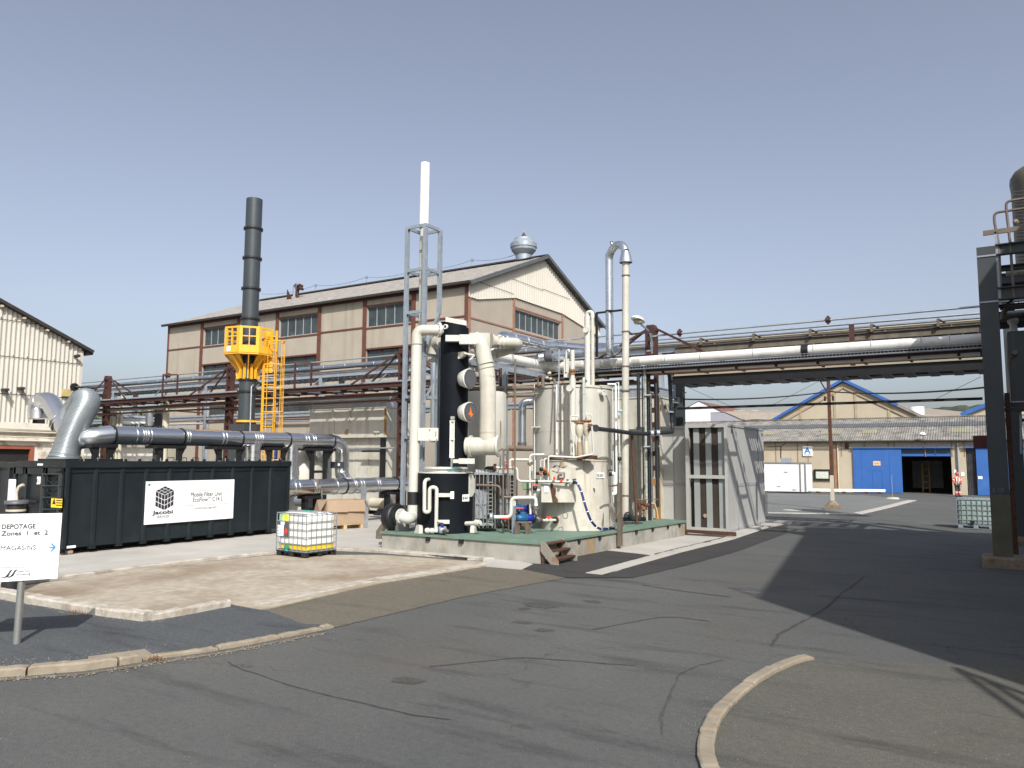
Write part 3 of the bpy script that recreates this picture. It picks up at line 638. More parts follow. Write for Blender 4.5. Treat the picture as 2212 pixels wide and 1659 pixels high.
p = wx('a',655,670,LX+.03); one('wall_bracket', 'tiny dark round bracket high near the shed corner', 'bracket', MB().cyl(p, p+X*.3, .07, n=8), m_gutter, tuple(p))
p = wx('a',600,980,LX+.05); r_ = T('yellow_junction_box', 'faded yellow box with pipe on shed corner', 'junction box', tuple(p))
MB().box(p.x,p.x+.12,p.y-.3,p.y+.05,p.z-.2,p.z+.1).build('box', m_yellowlab if 0 else M('faded_yellow', (.42,.33,.15), .6, var=.2), r_)
MB().tube([p+X*.06-Zv*.15, p+X*.06-Zv*2.2], .03, n=6).build('downpipe', m_creamdirty, r_)
p = wx('a',625,940,LX+.05); r_ = T('bulkhead_pipe', 'black pipe with round flange leaving shed corner', 'pipe', tuple(p))
flange(MB(), p+X*.2, X, .17, .08).build('flange', m_black, r_); MB().tube([p+X*.2, p+X*.35, wx('a',830,950,LX+.6)], .045, n=8).build('pipe_run', m_black, r_)

# low white boundary wall and annex seen between the filters
p0, p1 = wy('w',80,1480,27.5), wy('w',1300,1470,27.5)
rw = T('low_white_wall', 'low white washed wall with flaking coping behind the dark filter units', 'wall', (p0.x, 27.5, 0))
MB().box(p0.x-3, p1.x, 27.5, 27.7, 0, p0.z-.12).build('wall_face', m_white if 0 else M('whitewash', (.66,.63,.56), .9, var=.1, stain=(.4,.36,.3), st=(.6,.75)), rw)
MB().box(p0.x-3.1, p1.x+.1, 27.42, 27.8, p0.z-.12, p0.z+.02).build('coping', m_kerbw, rw)

# ================================================================ warehouse on the right
WY = 68.5; wh = T('warehouse', 'long low beige warehouse with mottled corrugated roof and big openings', 'building', (-6, WY, 0))
def z_(zn, a, b): return wy(zn, a, b, WY)
d0, d1 = z_('r',1015,260), z_('r',1440,640); o0, o1 = z_('r',1440,255), z_('r',1885,640); e0, e1 = z_('r',1995,255), z_('q',680,770)
EZ = 4.25; dz = o0.z
g = MB(); wall(g, 'y', WY, .3, -34, 16, 0, EZ, [(d1.x+.02, o1.x, 0, dz), (e0.x, 5, 0, dz)]); g.build('front_wall', m_renderw, wh)
g = MB(); g.box(-34,-33.7,WY+.3,78,0,EZ); g.box(15.7,16,WY+.3,78,0,EZ); each(g, 'end_wall', m_renderw, wh)
g = MB(); g.box(-33.7,15.7,77.7,78,0,EZ); g.box(-12,-11.8,WY+.3,77.7,0,EZ); g.box(8,8.2,WY+.3,77.7,0,EZ); g.build('rear_wall', M('shade_darkened_block', (.10,.09,.075), .9, var=.2), wh)  # block colour darkened to imitate the unlit interior
bo = z_('r',1450,450), z_('r',1640,600)
MB().box(-6.3,-3.9,77.64,77.69,.2,2.6).build('far_doorway', m_winwhite, wh)  # pale panel imitates daylight in the far opening
slope(-34.3,16.3,WY-.45,EZ-.05,73.2,6.22,'roof',wh,m_roofw,amp=.03,rows=4)
slope(-34.3,16.3,78.3,4.2,73.2,6.22,'roof',wh,m_roofw,amp=.03)
g = MB(); corr(g,(-34.3,71.0,5.40),(1,0,0),None,50.6,(0,.9,.353),(0,0,1),amp=.03); g.build('roof_band', m_roofd, wh)
for rx_, rw_ in ((-12.5,1.6),(-17.8,1.5),(-2.8,1.4),(-9.2,1.0)):
    g = MB(); corr(g,(rx_,69.5,4.81),(1,0,0),None,rw_,(0,.9,.353),(0,0,1),amp=.03); g.build('roof_patch', M('yellowed_sheet', (.23,.22,.15), .9, var=.1), wh)
g = MB(); g.bar((-34.3,73.2,6.27),(16.3,73.2,6.27),.3,.05); g.build('ridge_cap', m_roofw, wh)
MB().tube([(-34,WY-.5,EZ-.12),(16,WY-.5,EZ-.14)], .07, n=8).build('gutter', m_gutter, wh)
sd_ = MB().box(d0.x, d1.x+.1, WY-.16, WY-.08, .03, d0.z+.02).build('sliding_door', m_blue, wh)
g = MB(); wd = z_('r',1185,450), z_('r',1275,620)
for a, b, c, d in ((wd[0].x,wd[0].x+.03,.1,wd[0].z),(wd[1].x,wd[1].x+.03,.1,wd[0].z),(wd[0].x,wd[1].x,wd[0].z,wd[0].z+.03)): g.box(a,b,WY-.175,WY-.16,c,d)
for x in (d0.x+.6, d1.x-.8): g.box(x,x+.02,WY-.172,WY-.16,.05,d0.z)
g.build('wicket_door', M('blue_wicket_trim', (.02,.10,.36), .5), sd_)
a, b = z_('r',1192,366), z_('r',1257,405); MB().box(a.x,b.x,WY-.18,WY-.161,b.z,a.z).build('notice', M('orange_notice', (.75,.45,.25), .6), sd_)
lettering('ACCES INTERDIT', (a.x+.06,WY-.185,(a.z+b.z)/2-.05), X, Zv, .10, m_redv, sd_, sx=.5)
MB().box(d0.x-.1, o1.x+.05, WY-.26, WY-.05, dz+.0, dz+.11).build('door_rail', m_blue, wh)
MB().box(e0.x-.1, 4, WY-.26, WY-.05, dz, dz+.11).build('door_rail', m_blue, wh)
ov_ = z_('r',1440,312); g = MB(); g.box(d1.x+.1, o1.x, WY+.1, WY+.16, ov_.z, dz); g.build('transom_glass', M('blue_tinted_glass', (.03,.06,.10), .3), wh)
g = MB(); g.box(d1.x+.1, o1.x, WY+.04, WY+.1, ov_.z-.1, ov_.z+.08); g.box(d1.x+2.4, d1.x+2.5, WY+.04, WY+.1, ov_.z, dz); g.build('transom_frame', m_blue, wh)
c1 = z_('r',2085,300).x
g = MB()
for i in range(6):
    x = e0.x+.05+i*(c1-e0.x)/6; g.box(x, x+(c1-e0.x)/6-.03, WY+.1, WY+.12, .02, dz)
g.build('strip_curtain', M('dark_strip_curtain', (.05,.05,.055), .3, var=.5), wh)
sd2 = MB().box(c1, 6, WY-.16, WY-.08, .03, dz-.02).build('sliding_door', m_blue, wh)
a, b = z_('r',2105,498), z_('r',2143,522); MB().box(a.x,b.x,WY-.18,WY-.161,b.z,a.z).build('notice', m_label, sd2)
g = MB()
for zx in (530,340,620,910,1112,1320,1372,1640,1872,1980): 
    x = z_('r',zx,200).x; g.box(x-.035,x+.035,WY-.02,WY-.001,(2.9 if zx>900 else .1 if zx==620 else 1.9),EZ-.1)
for zx in (855,): x = z_('r',zx,200).x; g.box(x-.1,x+.1,WY-.12,WY-.001,0,EZ-.1)
each(g, 'wall_post', M('rust_streaked_post', (.28,.15,.08), .8, var=.2), wh)
g = MB(); a = z_('r',387,240); g.bar(a, z_('r',470,180), .05); g.bar(a, z_('r',265,243), .05); g.bar(a, z_('r',387,340), .07); each(g, 'brace', m_rust, wh)
def dp(lab, zx, z0, z1, r_, mt): x = z_('r',zx,200).x; return one('downpipe', lab, 'downpipe', MB().tube([(x,WY-.14,z1),(x,WY-.14,z0)], r_, n=8), mt, (x,WY,0))
dp('brown rain pipe on warehouse wall left of the blue door', 880, .05, EZ-.4, .06, m_creamdirty)
dp('grey rain pipe beside the person in orange', 1925, .1, EZ-.1, .07, m_paneltrim)
# sign A
a, b = z_('r',576,238), z_('r',663,324); sg = T('letter_sign', 'white square sign with big blue letter A on warehouse', 'sign', (a.x,WY,b.z))
MB().bbox(a.x,b.x,WY-.1,WY-.01,b.z,a.z,.02).build('board', m_signw, sg)
lettering('A', ((a.x+b.x)/2,WY-.105,b.z+.23), X, Zv, .72, M('letter_blue',(.01,.20,.62),.5,var=0), sg, bold=.022, align='CENTER')
lettering('MAGASINS', ((a.x+b.x)/2,WY-.105,b.z+.07), X, Zv, .13, m_txt, sg, align='CENTER', sx=.85)
a, b = z_('r',675,437), z_('r',825,535); nb = T('notice_board', 'black framed notice board with pale map beside the rusty pole', 'notice board', (a.x,WY,b.z))
MB().box(a.x+.15,b.x-.15,WY-.1,WY-.06,b.z+.15,a.z-.15).build('panel', M('map_paper',(.55,.60,.52),.4,var=.12,sc_=6), nb)
g = MB(); 
for q in ((a.x,b.x,a.z-.15,a.z),(a.x,b.x,b.z,b.z+.15),(a.x,a.x+.15,b.z+.15,a.z-.15),(b.x-.15,b.x,b.z+.15,a.z-.15)): g.box(q[0],q[1],WY-.14,WY-.02,q[2],q[3])
g.build('frame', m_black, nb)
a, b = wy('r',268,382,64), wy('r',608,632,64); wb = T('white_cabin', 'low white insulated cabin standing against the warehouse wall', 'cabin', (a.x,64,0))
MB().bbox(a.x-1.5,b.x,64,66.5,.08,a.z-.05,.03).build('body', m_whiteclad, wb)
g = MB(); g.box(a.x-1.52,b.x+.04,63.96,66.54,a.z-.05,a.z+.05); x = wy('r',545,400,64).x; g.box(x,x+.12,63.97,63.999,.08,a.z-.06); g.box(b.x-.1,b.x+.02,63.97,63.999,.08,a.z-.06); g.build('trim', m_alum, wb)
for u, v in ((432,462),(370,585),(505,615)): p = wy('r',u,v,64); MB().box(p.x-.16,p.x+.12,63.97,63.999,p.z-.04,p.z+.04).build('vent_grille', m_panel, wb)
p = wy('r',283,430,64); MB().box(p.x-.9,p.x+.5,63.96,63.985,.1,p.z).build('door', m_white, wb)
p = wy('r',427,340,65); one('roof_unit', 'small grey box unit with white label on the white cabin', 'box', MB().box(p.x-.38,p.x+.34,65,65.6,a.z+.05,p.z).box(p.x+.12,p.x+.28,64.98,64.999,p.z-.25,p.z-.03), m_galvd, (p.x,65,a.z))
a, b = wg('r',640,628,.15), wg('r',1290,634,.15); g = MB()
pl_ = T('steel_profiles', 'bundle of long white steel profiles lying before the warehouse', 'profiles', tuple(a))
for i in range(4): o_ = Vector((0,.16*i,.05+.07*(i % 2))); MB().bar(a+o_, b+o_, .09, .11).build('profile', m_white, pl_)
g = MB()
for t in (.1,.45,.75,.92): p = a+(b-a)*t; g.box(p.x-.08,p.x+.08,p.y-.2,p.y+.7,.02,.16)
each(g, 'bearer', m_rust, pl_)
a = z_('r',962,222); one('wall_alarm', 'small round alarm bell under warehouse eave', 'alarm', MB().cyl(a, a-Y*.25, .16, n=10).box(a.x-.15,a.x+.15,WY-.1,WY,a.z-.35,a.z-.15), m_rust, tuple(a))
def wall_lamp(lb, zx, zy):
    a = z_('r',zx,zy); t = T('wall_lamp', lb, 'lamp', (a.x,WY,a.z))
    MB().tube([(a.x+.05,WY-.02,a.z-1.1),(a.x+.05,WY-.3,a.z-1.0),(a.x+.05,WY-.5,a.z-.1),(a.x,WY-.7,a.z)], .03, n=6).build('arm', m_galvd, t)
    MB().lathe((a.x,WY-.8,a.z-.05), [(.25,0),(.24,.07),(.15,.16),(.02,.2)], n=14).build('shade', m_white, t); MB().lathe((a.x,WY-.8,a.z-.15), [(.02,0),(.17,.03),(.22,.1)], n=12).build('lens', m_cap, t)
wall_lamp('white bowl lamp over the open warehouse doorway', 1625, 132)
p = wg('r',1360,697); c = T('road_cone_base', 'small white post base standing on the far forecourt', 'post', tuple(p)); MB().cyl(p+Zv*.04, p+Zv*1.6, .012, n=6).build('stick', m_panel, c); MB().cyl(p, p+Zv*.12, .45, .35, n=12).build('foot', m_conc, c)
for lb, u, v in (('white notice sheet above the person in orange', 1908, 458), ('right white notice sheet near the strip curtain', 1970, 480)):
    a = z_('r',u,v); one('wall_notice', lb, 'notice', MB().box(a.x-.11,a.x+.11,WY-.03,WY-.002,a.z-.15,a.z+.15), m_label, tuple(a), 'notices on the warehouse pier')
# interior goods
p = wg('r',1568,600,0); p = Vector((-5.2,72.5,0)); rk = T('yellow_rack', 'yellow storage rack inside the dark warehouse', 'rack', tuple(p))
for dx in (0,.5): MB().box(p.x+dx,p.x+dx+.12,p.y,p.y+.12,0,2.4).build('upright', m_ochre, rk)
g = MB(); [g.box(p.x+.12,p.x+.5,p.y,p.y+.1,z,z+.1) for z in (.3,.8,1.3,1.8,2.3)]; each(g, 'rung', m_ochre, rk)

# gable house with blue verge beyond, and other roofs
gh = T('gabled_building', 'beige gabled building with blue verge boards rising behind the warehouse', 'building', (-12,80,0))
a, b, c = wy('n',1112,535,80), wy('n',700,772,80), wy('n',1590,755,80); mx_ = a.x; hw = mx_-b.x
ys = 80
MB().prism([(mx_-hw,ys,0),(mx_+hw*1.02,ys,0),(mx_+hw*1.02,ys,b.z-.1),(mx_,ys,a.z-.25),(mx_-hw,ys,b.z-.1)], (0,.3,0)).build('gable_wall', m_renderw, gh)
g = MB(); sl2 = (a.z-b.z)/hw
for s in (-1, 1): g.bar((mx_,ys-.25,a.z), (mx_+s*hw*(1.03 if s < 0 else .72),ys-.25,a.z-(hw*(1.03 if s < 0 else .72))*sl2), .3, .26)
g.build('verge_board', M('verge_blue',(.03,.11,.36),.5,var=.05), gh)
g = MB(); g.bar((mx_+hw*.72,ys-.2,a.z-hw*.72*sl2), (mx_+hw*1.1,ys-.2,a.z-hw*1.1*sl2), .3, .25); g.build('verge_end', m_roof, gh)
MB().add([(mx_,ys,a.z),(mx_,ys+40,a.z),(mx_-hw*1.03,ys+40,b.z),(mx_-hw*1.03,ys,b.z),(mx_+hw*1.1,ys+40,b.z-.3),(mx_+hw*1.1,ys,b.z-.3)], [(0,1,2,3),(0,5,4,1)]).build('roof', m_roof, gh)
g = MB()
for f_ in (-.62,-.13,.16,.6): x = mx_+f_*hw; g.box(x-.12,x+.12,ys-.06,ys,b.z-1,a.z-abs(f_)*hw*sl2-.4)
for s in (-1,1): g.bar((mx_,ys-.05,a.z-.7),(mx_+s*hw*.95,ys-.05,a.z-.7-hw*.95*sl2),.12,.2)
each(g, 'pilaster', M('pilaster_render',(.36,.29,.19),.9), gh)
def shed(name, label, x0, x1, y, ze_, zr, L_, mw, mr, door=None):
    t = T(name, label, 'building', ((x0+x1)/2,y,0)); xm = (x0+x1)/2
    MB().prism([(x0,y,0),(x1,y,0),(x1,y,ze_),(xm,y,zr),(x0,y,ze_)], (0,.3,0)).build('gable_wall', mw, t)
    MB().box(x0,x0+.3,y+.3,y+L_,0,ze_).box(x1-.3,x1,y+.3,y+L_,0,ze_).build('side_walls', mw, t)
    MB().add([(xm,y-.1,zr+.06),(xm,y+L_,zr+.06),(x0-.2,y+L_,ze_),(x0-.2,y-.1,ze_),(x1+.2,y+L_,ze_),(x1+.2,y-.1,ze_)], [(0,3,2,1),(0,1,4,5)]).build('roof', mr, t)
    return t
a = wy('n',235,665,110); b = wy('n',90,745,110); c = wy('n',500,775,110)
shed('white_shed', 'white clad shed with red tiled roof far behind', b.x, 2*a.x-b.x, 110, b.z, a.z, 30, m_whiteclad, m_redroof)
a = wy('n',390,730,100); b = wy('n',305,735,100)
t = T('lilac_shed', 'lilac ribbed shed with brown grey roof behind the warehouse', 'building', (b.x+4,100,0))
x1_ = wy('n',500,778,100); MB().prism([(b.x,100,0),(x1_.x,100,0),(x1_.x,100,x1_.z),(a.x,100,a.z),(b.x,100,a.z)],(0,.3,0)).build('front_wall', m_lilac, t)
q9 = wy('n',700,772,100); MB().add([(b.x,99.9,a.z+.05),(a.x,99.9,a.z+.05),(x1_.x,99.9,x1_.z+.05),(x1_.x+30,128,x1_.z+1.0),(a.x+18,128,a.z+2.0),(b.x,128,a.z+2.0)], [(0,1,4,5),(1,2,3,4)]).build('roof', M('tan_old_roof',(.24,.21,.17),.9,var=.15), t)
for i_, zx in enumerate((482,565)): p = wy('n',zx,745,104); one('roof_cowl', ('left','right')[i_]+' square vent cowl on the distant tan roof', 'vent', MB().box(p.x-.4,p.x+.4,104,105,p.z-2.2,p.z+.2).box(p.x-.6,p.x+.6,103.8,105.2,p.z+.2,p.z+.6), m_kerbw, (p.x,104,p.z-2.2), 'cowls on the distant roof')
a = wy('n',1975,705,95); b = wy('n',1860,747,95); t = T('blue_roof_building', 'distant building with blue roof edge beside the tower leg', 'building', (a.x+6,95,0))
MB().prism([(b.x,95,0),(b.x+16,95,0),(b.x+16,95,a.z),(a.x+2,95,a.z+1),(b.x,95,b.z)], (0,.3,0)).build('front_wall', m_renderw, t)
g = MB(); g.bar((b.x-.5,94.8,b.z),(a.x+2,94.8,a.z+1.1),.3,.4); g.bar((a.x+2,94.8,a.z+1.1),(b.x+16,94.8,a.z-.5),.3,.4); g.build('verge_board', m_blue, t)
MB().add([(b.x-.5,95,b.z+.1),(a.x+2,95,a.z+1.2),(a.x+2,120,a.z+1.2),(b.x-.5,120,b.z+.1)], [(0,1,2,3)]).build('roof', m_blue, t)
p = wy('n',1557,725,120); t = T('roof_tank', 'small white caged tank on a distant roof', 'tank', tuple(p)); MB().cyl(p-Zv*2,p+Zv*.6,1,n=14).build('drum', m_white, t); MB().box(p.x-1.8,p.x+1.8,118,122,p.z-6,p.z-2).build('plinth', m_renderw, t)
# big process hall outside the frame on the right (throws the foreground shade)
ph = T('process_hall', 'tall dark clad process hall at the right throwing the foreground shade', 'building', (9,14,0))
q = [(5.8,5.2),(3.85,19.2),(3.3,22.0),(14,24),(16,5.6)]
MB().prism([(x,y,0) for x, y in q], (0,0,12)).build('walls', m_steelgrey, ph)
g = MB(); g.prism([(x,y,12) for x, y in q], (0,0,.12)); g.build('roof', m_roofd, ph)
g = MB()
for k in range(9):
    p = Vector((5.8+k*.3, 5.35-.0*k, 12.1)); g.cyl(p, p+Zv*1.0, .03, n=6) if k % 4 == 0 else None
sh_ = lambda a, b, z: wg('s',a,b)+Vector((.8*z,-.8*z,z))
for p_, z_a, q_, z_b in (((1820,480),8.3,(2240,780),7.0),((1860,500),8.0,(2240,640),7.2),((1960,530),7.5,(2240,700),7.0)): g.bar(sh_(*p_,z_a), sh_(*q_,z_b), .07)  # unseen bars added below the roof to throw thin shadow lines
g.bar((5.8,5.3,13.1),(9.5,5.35,13.1),.05); g.bar((5.8,5.3,12.6),(9.5,5.35,12.6),.04); g.bar((5.8,5.3,12.1),(8.2,5.35,13.1),.04); g.build('rail_and_shadow_bars', m_steelgrey, ph)
# ================================================================ equipment plinth
PZ = .53; C0 = Vector((-9.65,16.78,0)); C1 = Vector((-9.0,25.47,0)); C2 = Vector((-14.74,16.72,0)); C3 = Vector((-14.9,24.0,0))
pt = T('equipment_plinth', 'raised weathered concrete plinth with green coated deck carrying the tanks', 'platform', (-12,21,0))
pp = [C2, C0, C1, Vector((-10.4,25.9,0)), Vector((-14.9,25.4,0))]
MB().prism([p-Zv*.1 for p in pp], (0,0,PZ-.06+.1)).build('concrete_base', m_plinth, pt)
cx = sum(p.x for p in pp)/5; cy = sum(p.y for p in pp)/5
MB().prism([Vector((p.x+(.05 if p.x > cx else -.05), p.y+(.05 if p.y > cy else -.05), PZ-.06)) for p in pp], (0,0,.06)).build('deck', m_deck, pt)
g = MB()
for y in (17.6,18.6,19.7,20.8,21.9,23.0,24.1,25.0):
    t = (y-16.78)/8.7; x = -9.65+.65*t; g.box(x-.02,x+.05,y-.05,y+.05,PZ-.17,PZ-.06)
for x in (-13.1,-12.0): g.box(x-.06,x+.06,16.68,16.76,PZ-.17,PZ-.06)
each(g, 'deck_bracket', m_black, pt)
# steps
s0, s1 = wg('k',650,1455), wg('k',790,1480)
st = T('access_steps', 'small rusty three tread steel steps against the plinth corner', 'steps', (-9.3,17.3,0))
sx0, sx1, sy0, sy1 = -9.60, -9.22, 16.72, 17.70
for y in (sy0, sy1): MB().prism([(sx0,y,PZ+.02),(sx0+.12,y,PZ+.02),(sx1+.12,y,.0+.1),(sx1+.12,y,.0),(sx1-.08,y,0),(sx0,y,PZ-.22)], (0,.03,0)).build('stringer', m_kerbw if 0 else M('scuffed_grey_steel',(.24,.22,.18),.7,var=.15,stain=(.25,.11,.05),st=(.55,.7),ss=5), st)
for k in range(3): x = sx0+.02+k*.14; z = PZ-.02-k*.175; MB().box(x,x+.17,sy0+.03,sy1,z-.035,z).build('tread', m_rust, st)
g = MB(); g.box(sx0+.02,sx0+.07,sy0+.04,sy0+.09,.0,PZ-.1); g.box(sx0+.02,sx0+.07,sy1-.08,sy1-.03,.0,PZ-.1); each(g, 'rear_leg', m_rust, st)

# ---------------------------------------------------------------- black scrubber tank and column
B = at('i',700,700,22.03); B.z = PZ; BR = .78; BZ = 2.17
bt = T('black_tank', 'low black cylindrical tank marked RS 66.01 at the plinth edge', 'tank', tuple(B))
MB().lathe(B, [(BR,0),(BR,BZ-PZ)], n=48, sharp=True).build('shell', m_navy, bt)
g = MB().lathe(B, [(.02,BZ-PZ-.01),(BR,BZ-PZ),(BR,BZ-PZ+.03),(BR*.72,BZ-PZ+.03),(BR*.72,BZ-PZ+.12),(BR*.80,BZ-PZ+.12),(BR*.80,BZ-PZ+.17),(.02,BZ-PZ+.18)], n=40, sharp=True); g.build('cream_rim', m_creamlight, bt)
def tlab(u, v, zn, rad, c, w_, h_, txt, root, sz, mat=m_txt, sx=1):
    # label standing tangent to a tank: find ray-cylinder hit
    d = ray(zn, u, v); ex, ey = CP.x-c.x, CP.y-c.y; a_ = d.x*d.x+d.y*d.y; b_ = 2*(ex*d.x+ey*d.y); c_ = ex*ex+ey*ey-rad*rad
    t = (-b_-math.sqrt(max(0, b_*b_-4*a_*c_)))/(2*a_); p = CP+d*t; nn = Vector((p.x-c.x, p.y-c.y, 0)).normalized(); rt = Zv.cross(nn)
    if w_: MB().obox(p+nn*.006, rt*w_/2, nn*.005, Zv*h_/2).build('label_plate', m_label, root)
    if txt: lettering(txt, p+nn*.013-rt*w_*.46-Zv*sz*.35, rt, Zv, sz, mat, root, sx=sx, bold=.003)
    return p, nn, rt
p, nn, rt = tlab(922,720,'i',BR+.01,B,.27,.19,'RS 66.01',bt,.105,sx=.58)
tlab(775,690,'i',BR,B,.1,.2,None,bt,.1)
for u, v in ((690,688),(680,978)):
    p, nn, rt = tlab(u,v,'i',BR,B,0,0,None,bt,1); MB().obox(p+nn*.06, rt*.17, nn*.06, Zv*.05).build('pipe_bracket', m_creamlight, bt)
p, nn, rt = tlab(965,590,'i',BR,B,0,0,None,bt,1); q_ = [p-rt*.05-Zv*.3, p+rt*.12-Zv*.3, p+rt*.28-Zv*.18, p+rt*.28+Zv*.18, p+rt*.12+Zv*.33, p-rt*.05+Zv*.33]; MB().prism([a+nn*.02 for a in q_], -nn*.12).build('lifting_plate', m_creamlight, bt)
for u in (430, 985):
    p, nn, rt = tlab(u,1070,'i',BR,B,0,0,None,bt,1); p.z = PZ; MB().prism([p-rt*.14, p+rt*.14, p+rt*.1+Zv*.22-nn*.02, p-rt*.05+Zv*.22-nn*.02], nn*.12).build('foot', m_creamlight, bt)
# S-shaped overflow
P_ = lambda u, v, dd=21.1: at('i',u,v,dd)
pipe('overflow_pipe', 'cream double U shaped overflow pipe on the front of the black tank', [P_(520,520,21.35),P_(475,530),P_(473,875),P_(528,875),P_(530,605),P_(608,605),P_(600,1085)], .052, m_creamlight, fil=.16, n=12)
pipe('drain_pipe', 'short cream drain pipe with unions at the foot of the black tank', [P_(480,1075),P_(620,1080)], .055, m_creamlight, rings=[(P_(510,1076),X+Y*.4),(P_(560,1078),X+Y*.4)], rw=.08, rr=1.35)
v_ = T('blue_valve', 'small blue and steel valve standing before the black tank', 'valve', tuple(P_(665,1090,20.95)))
MB().cyl(P_(665,1000,21),P_(665,1060,21),.035,n=8).lathe(P_(665,1070,21),[(.02,-.12),(.1,-.1),(.1,.08),(.03,.1)],axis=(-.5,-.8,0),n=12).build('body', m_galvd, v_)
MB().cyl(P_(665,1015,20.97),P_(665,1045,20.97),.05,n=8).build('bonnet', m_ultra, v_); MB().tube([P_(615,990,21),P_(680,1000,20.9)],.02,n=6).build('handle', m_rust, v_); MB().cyl(P_(680,1075,20.9),P_(725,1078,20.7),.04,n=8).build('outlet', m_brownpipe, v_)
pipe('angled_outlet', 'cream outlet elbow with union on the right foot of the black tank', [P_(925,1000,21.4),P_(1030,995,21.2),P_(1085,990,21.1)], .06, m_creamlight, rings=[(P_(1050,993,21.2),X)], rw=.13, rr=1.5)
# column
CC = at('h',660,800,22.2); CC = Vector((CC.x,CC.y,BZ+.15)); CRd = .41
zt = at('h',510,185,22.1).z; zt2 = at('h',815,250,22.0).z
co = T('black_column', 'tall black scrubber column with slanting top above the low black tank', 'scrubber', tuple(CC))
g = MB(); n = 40; F_ = Vector((-.53,.848,0)); Rr = Vector((.848,.53,0)); vs = []
for i in range(n):
    t = 2*math.pi*i/n; x, y = math.cos(t)*CRd, math.sin(t)*CRd; o_ = Vector((x,y,0)); s_ = (o_.dot(Rr)/CRd+1)/2
    vs += [CC+o_, Vector((CC.x+x, CC.y+y, zt+(zt2-zt)*s_))]
g.add(vs, [(2*i,(2*i+2) % (2*n),(2*i+3) % (2*n),2*i+1) for i in range(n)], True); g.add(vs[1::2], [tuple(range(n))]); g.build('shell', m_navy, co)
g = MB(); a, b = Vector((CC.x,CC.y,zt-.02))-Rr*.25, Vector((CC.x,CC.y,zt2+.06))+Rr*.35; g.obox((a+b)/2+Zv*.06, (b-a)/2, F_*.28, Zv*.07); g.build('cream_cap', m_creamlight, co)
g = MB(); p, nn, rt = tlab(572,240,'h',CRd,CC,0,0,None,co,1); g.cyl(p-nn*.02,p+nn*.05,.07,n=14); g.build('nozzle_ring', m_white, co)
MB().disc(p+nn*.052, nn, .001, .045, 14).build('nozzle_bore', m_dark, co)
for v in (1225, 1300): z = at('h',600,v,21.8).z; MB().ring((CC.x,CC.y,z), Zv, CRd+.006, .02, n=40).build('weld_band', m_navy, co)
for zy, nm in ((800,'upper'),(1165,'lower')):
    c = at('h',770,zy,21.85); ax = (Rr*.86-F_*.62).normalized(); c2 = at('h',822,zy+3,21.6)
    t = T('inspection_port', nm+' round grey covered inspection port bulging from the black column'+(' with orange mark' if nm == 'lower' else ''), 'hatch', tuple(c2), 'inspection ports of the black column')
    MB().lathe(c2, [(.12,-.32),(.21,-.26),(.265,-.1),(.275,0)], axis=ax, n=28).build('collar', m_creamlight, t)
    MB().ring(c2+ax*.015, ax, .285, .03, 28).build('rim', m_whitestack, t)
    g = MB().ring(c2+ax*.045, ax, .265, .03, 28); a1, b1 = g.frame(ax)
    for i in range(20): s = 6.283*i/20; q_ = c2+ax*.06+(a1*math.cos(s)+b1*math.sin(s))*.245; g.cyl(q_, q_+ax*.02, .012, n=6)
    g.build('cover', m_dkgrey, t)
    if nm == 'lower':
        st_ = [(-.02,.15),(.03,.0),(.1,-.08),(.05,-.1),(.0,-.16),(-.04,-.09),(-.11,-.07),(-.04,.0)]
        MB().prism([c2+ax*.062+Rr.cross(Zv).cross(ax)*0+ax.cross(Zv)*(-x)+Zv*z for x, z in st_][::-1], ax*.006).build('orange_mark', m_orange, t)
# level gauge on the column front
gx = lambda u, v, dd=21.6: at('i',u,v,dd)
lg = T('level_gauge', 'white framed glass level gauge running up the black column', 'gauge', tuple(gx(770,440)))
g = MB(); a, b = at('h',640,1265,21.68), gx(772,280,21.68); a.x, a.y = b.x, b.y
for s in (-1, 1): g.obox((a+b)/2+Rr*s*.055, Rr*.01, F_*.03, (a-b)/2)
for k in range(3): z = b.z+(a.z-b.z)*k/2; g.box(a.x-.07,a.x+.07,a.y-.03,a.y+.03,z-.015,z+.015)
g.build('frame', m_whitestack, lg)
MB().obox((a+b)/2+F_*.02, Rr*.045, F_*.008, (a-b)/2).build('glass_tube', M('gauge_glass',(.50,.50,.44),.25,var=.2,sc_=6), lg)
MB().cyl(b, gx(768,435,21.68), .04, n=10).build('lower_tube', m_alum, lg); MB().box(a.x-.05,a.x+.05,a.y-.02,a.y+.04,a.z+.04,a.z+.13).build('cap', m_panel, lg)
g = MB()
for k in range(4): c = gx(720+k*30,415,21.5); g.tube([c, c+Vector((.05,-.04,.09)), c+Vector((.12,0,.03)), c+Vector((.06,0,-.05)), c+Vector((0,-.03,.01))], .008, .03, n=5)
one('coiled_cable', 'turquoise coiled cable at the foot of the level gauge', 'cable', g, M('turquoise_cable',(.05,.28,.33),.5), tuple(gx(760,420)))
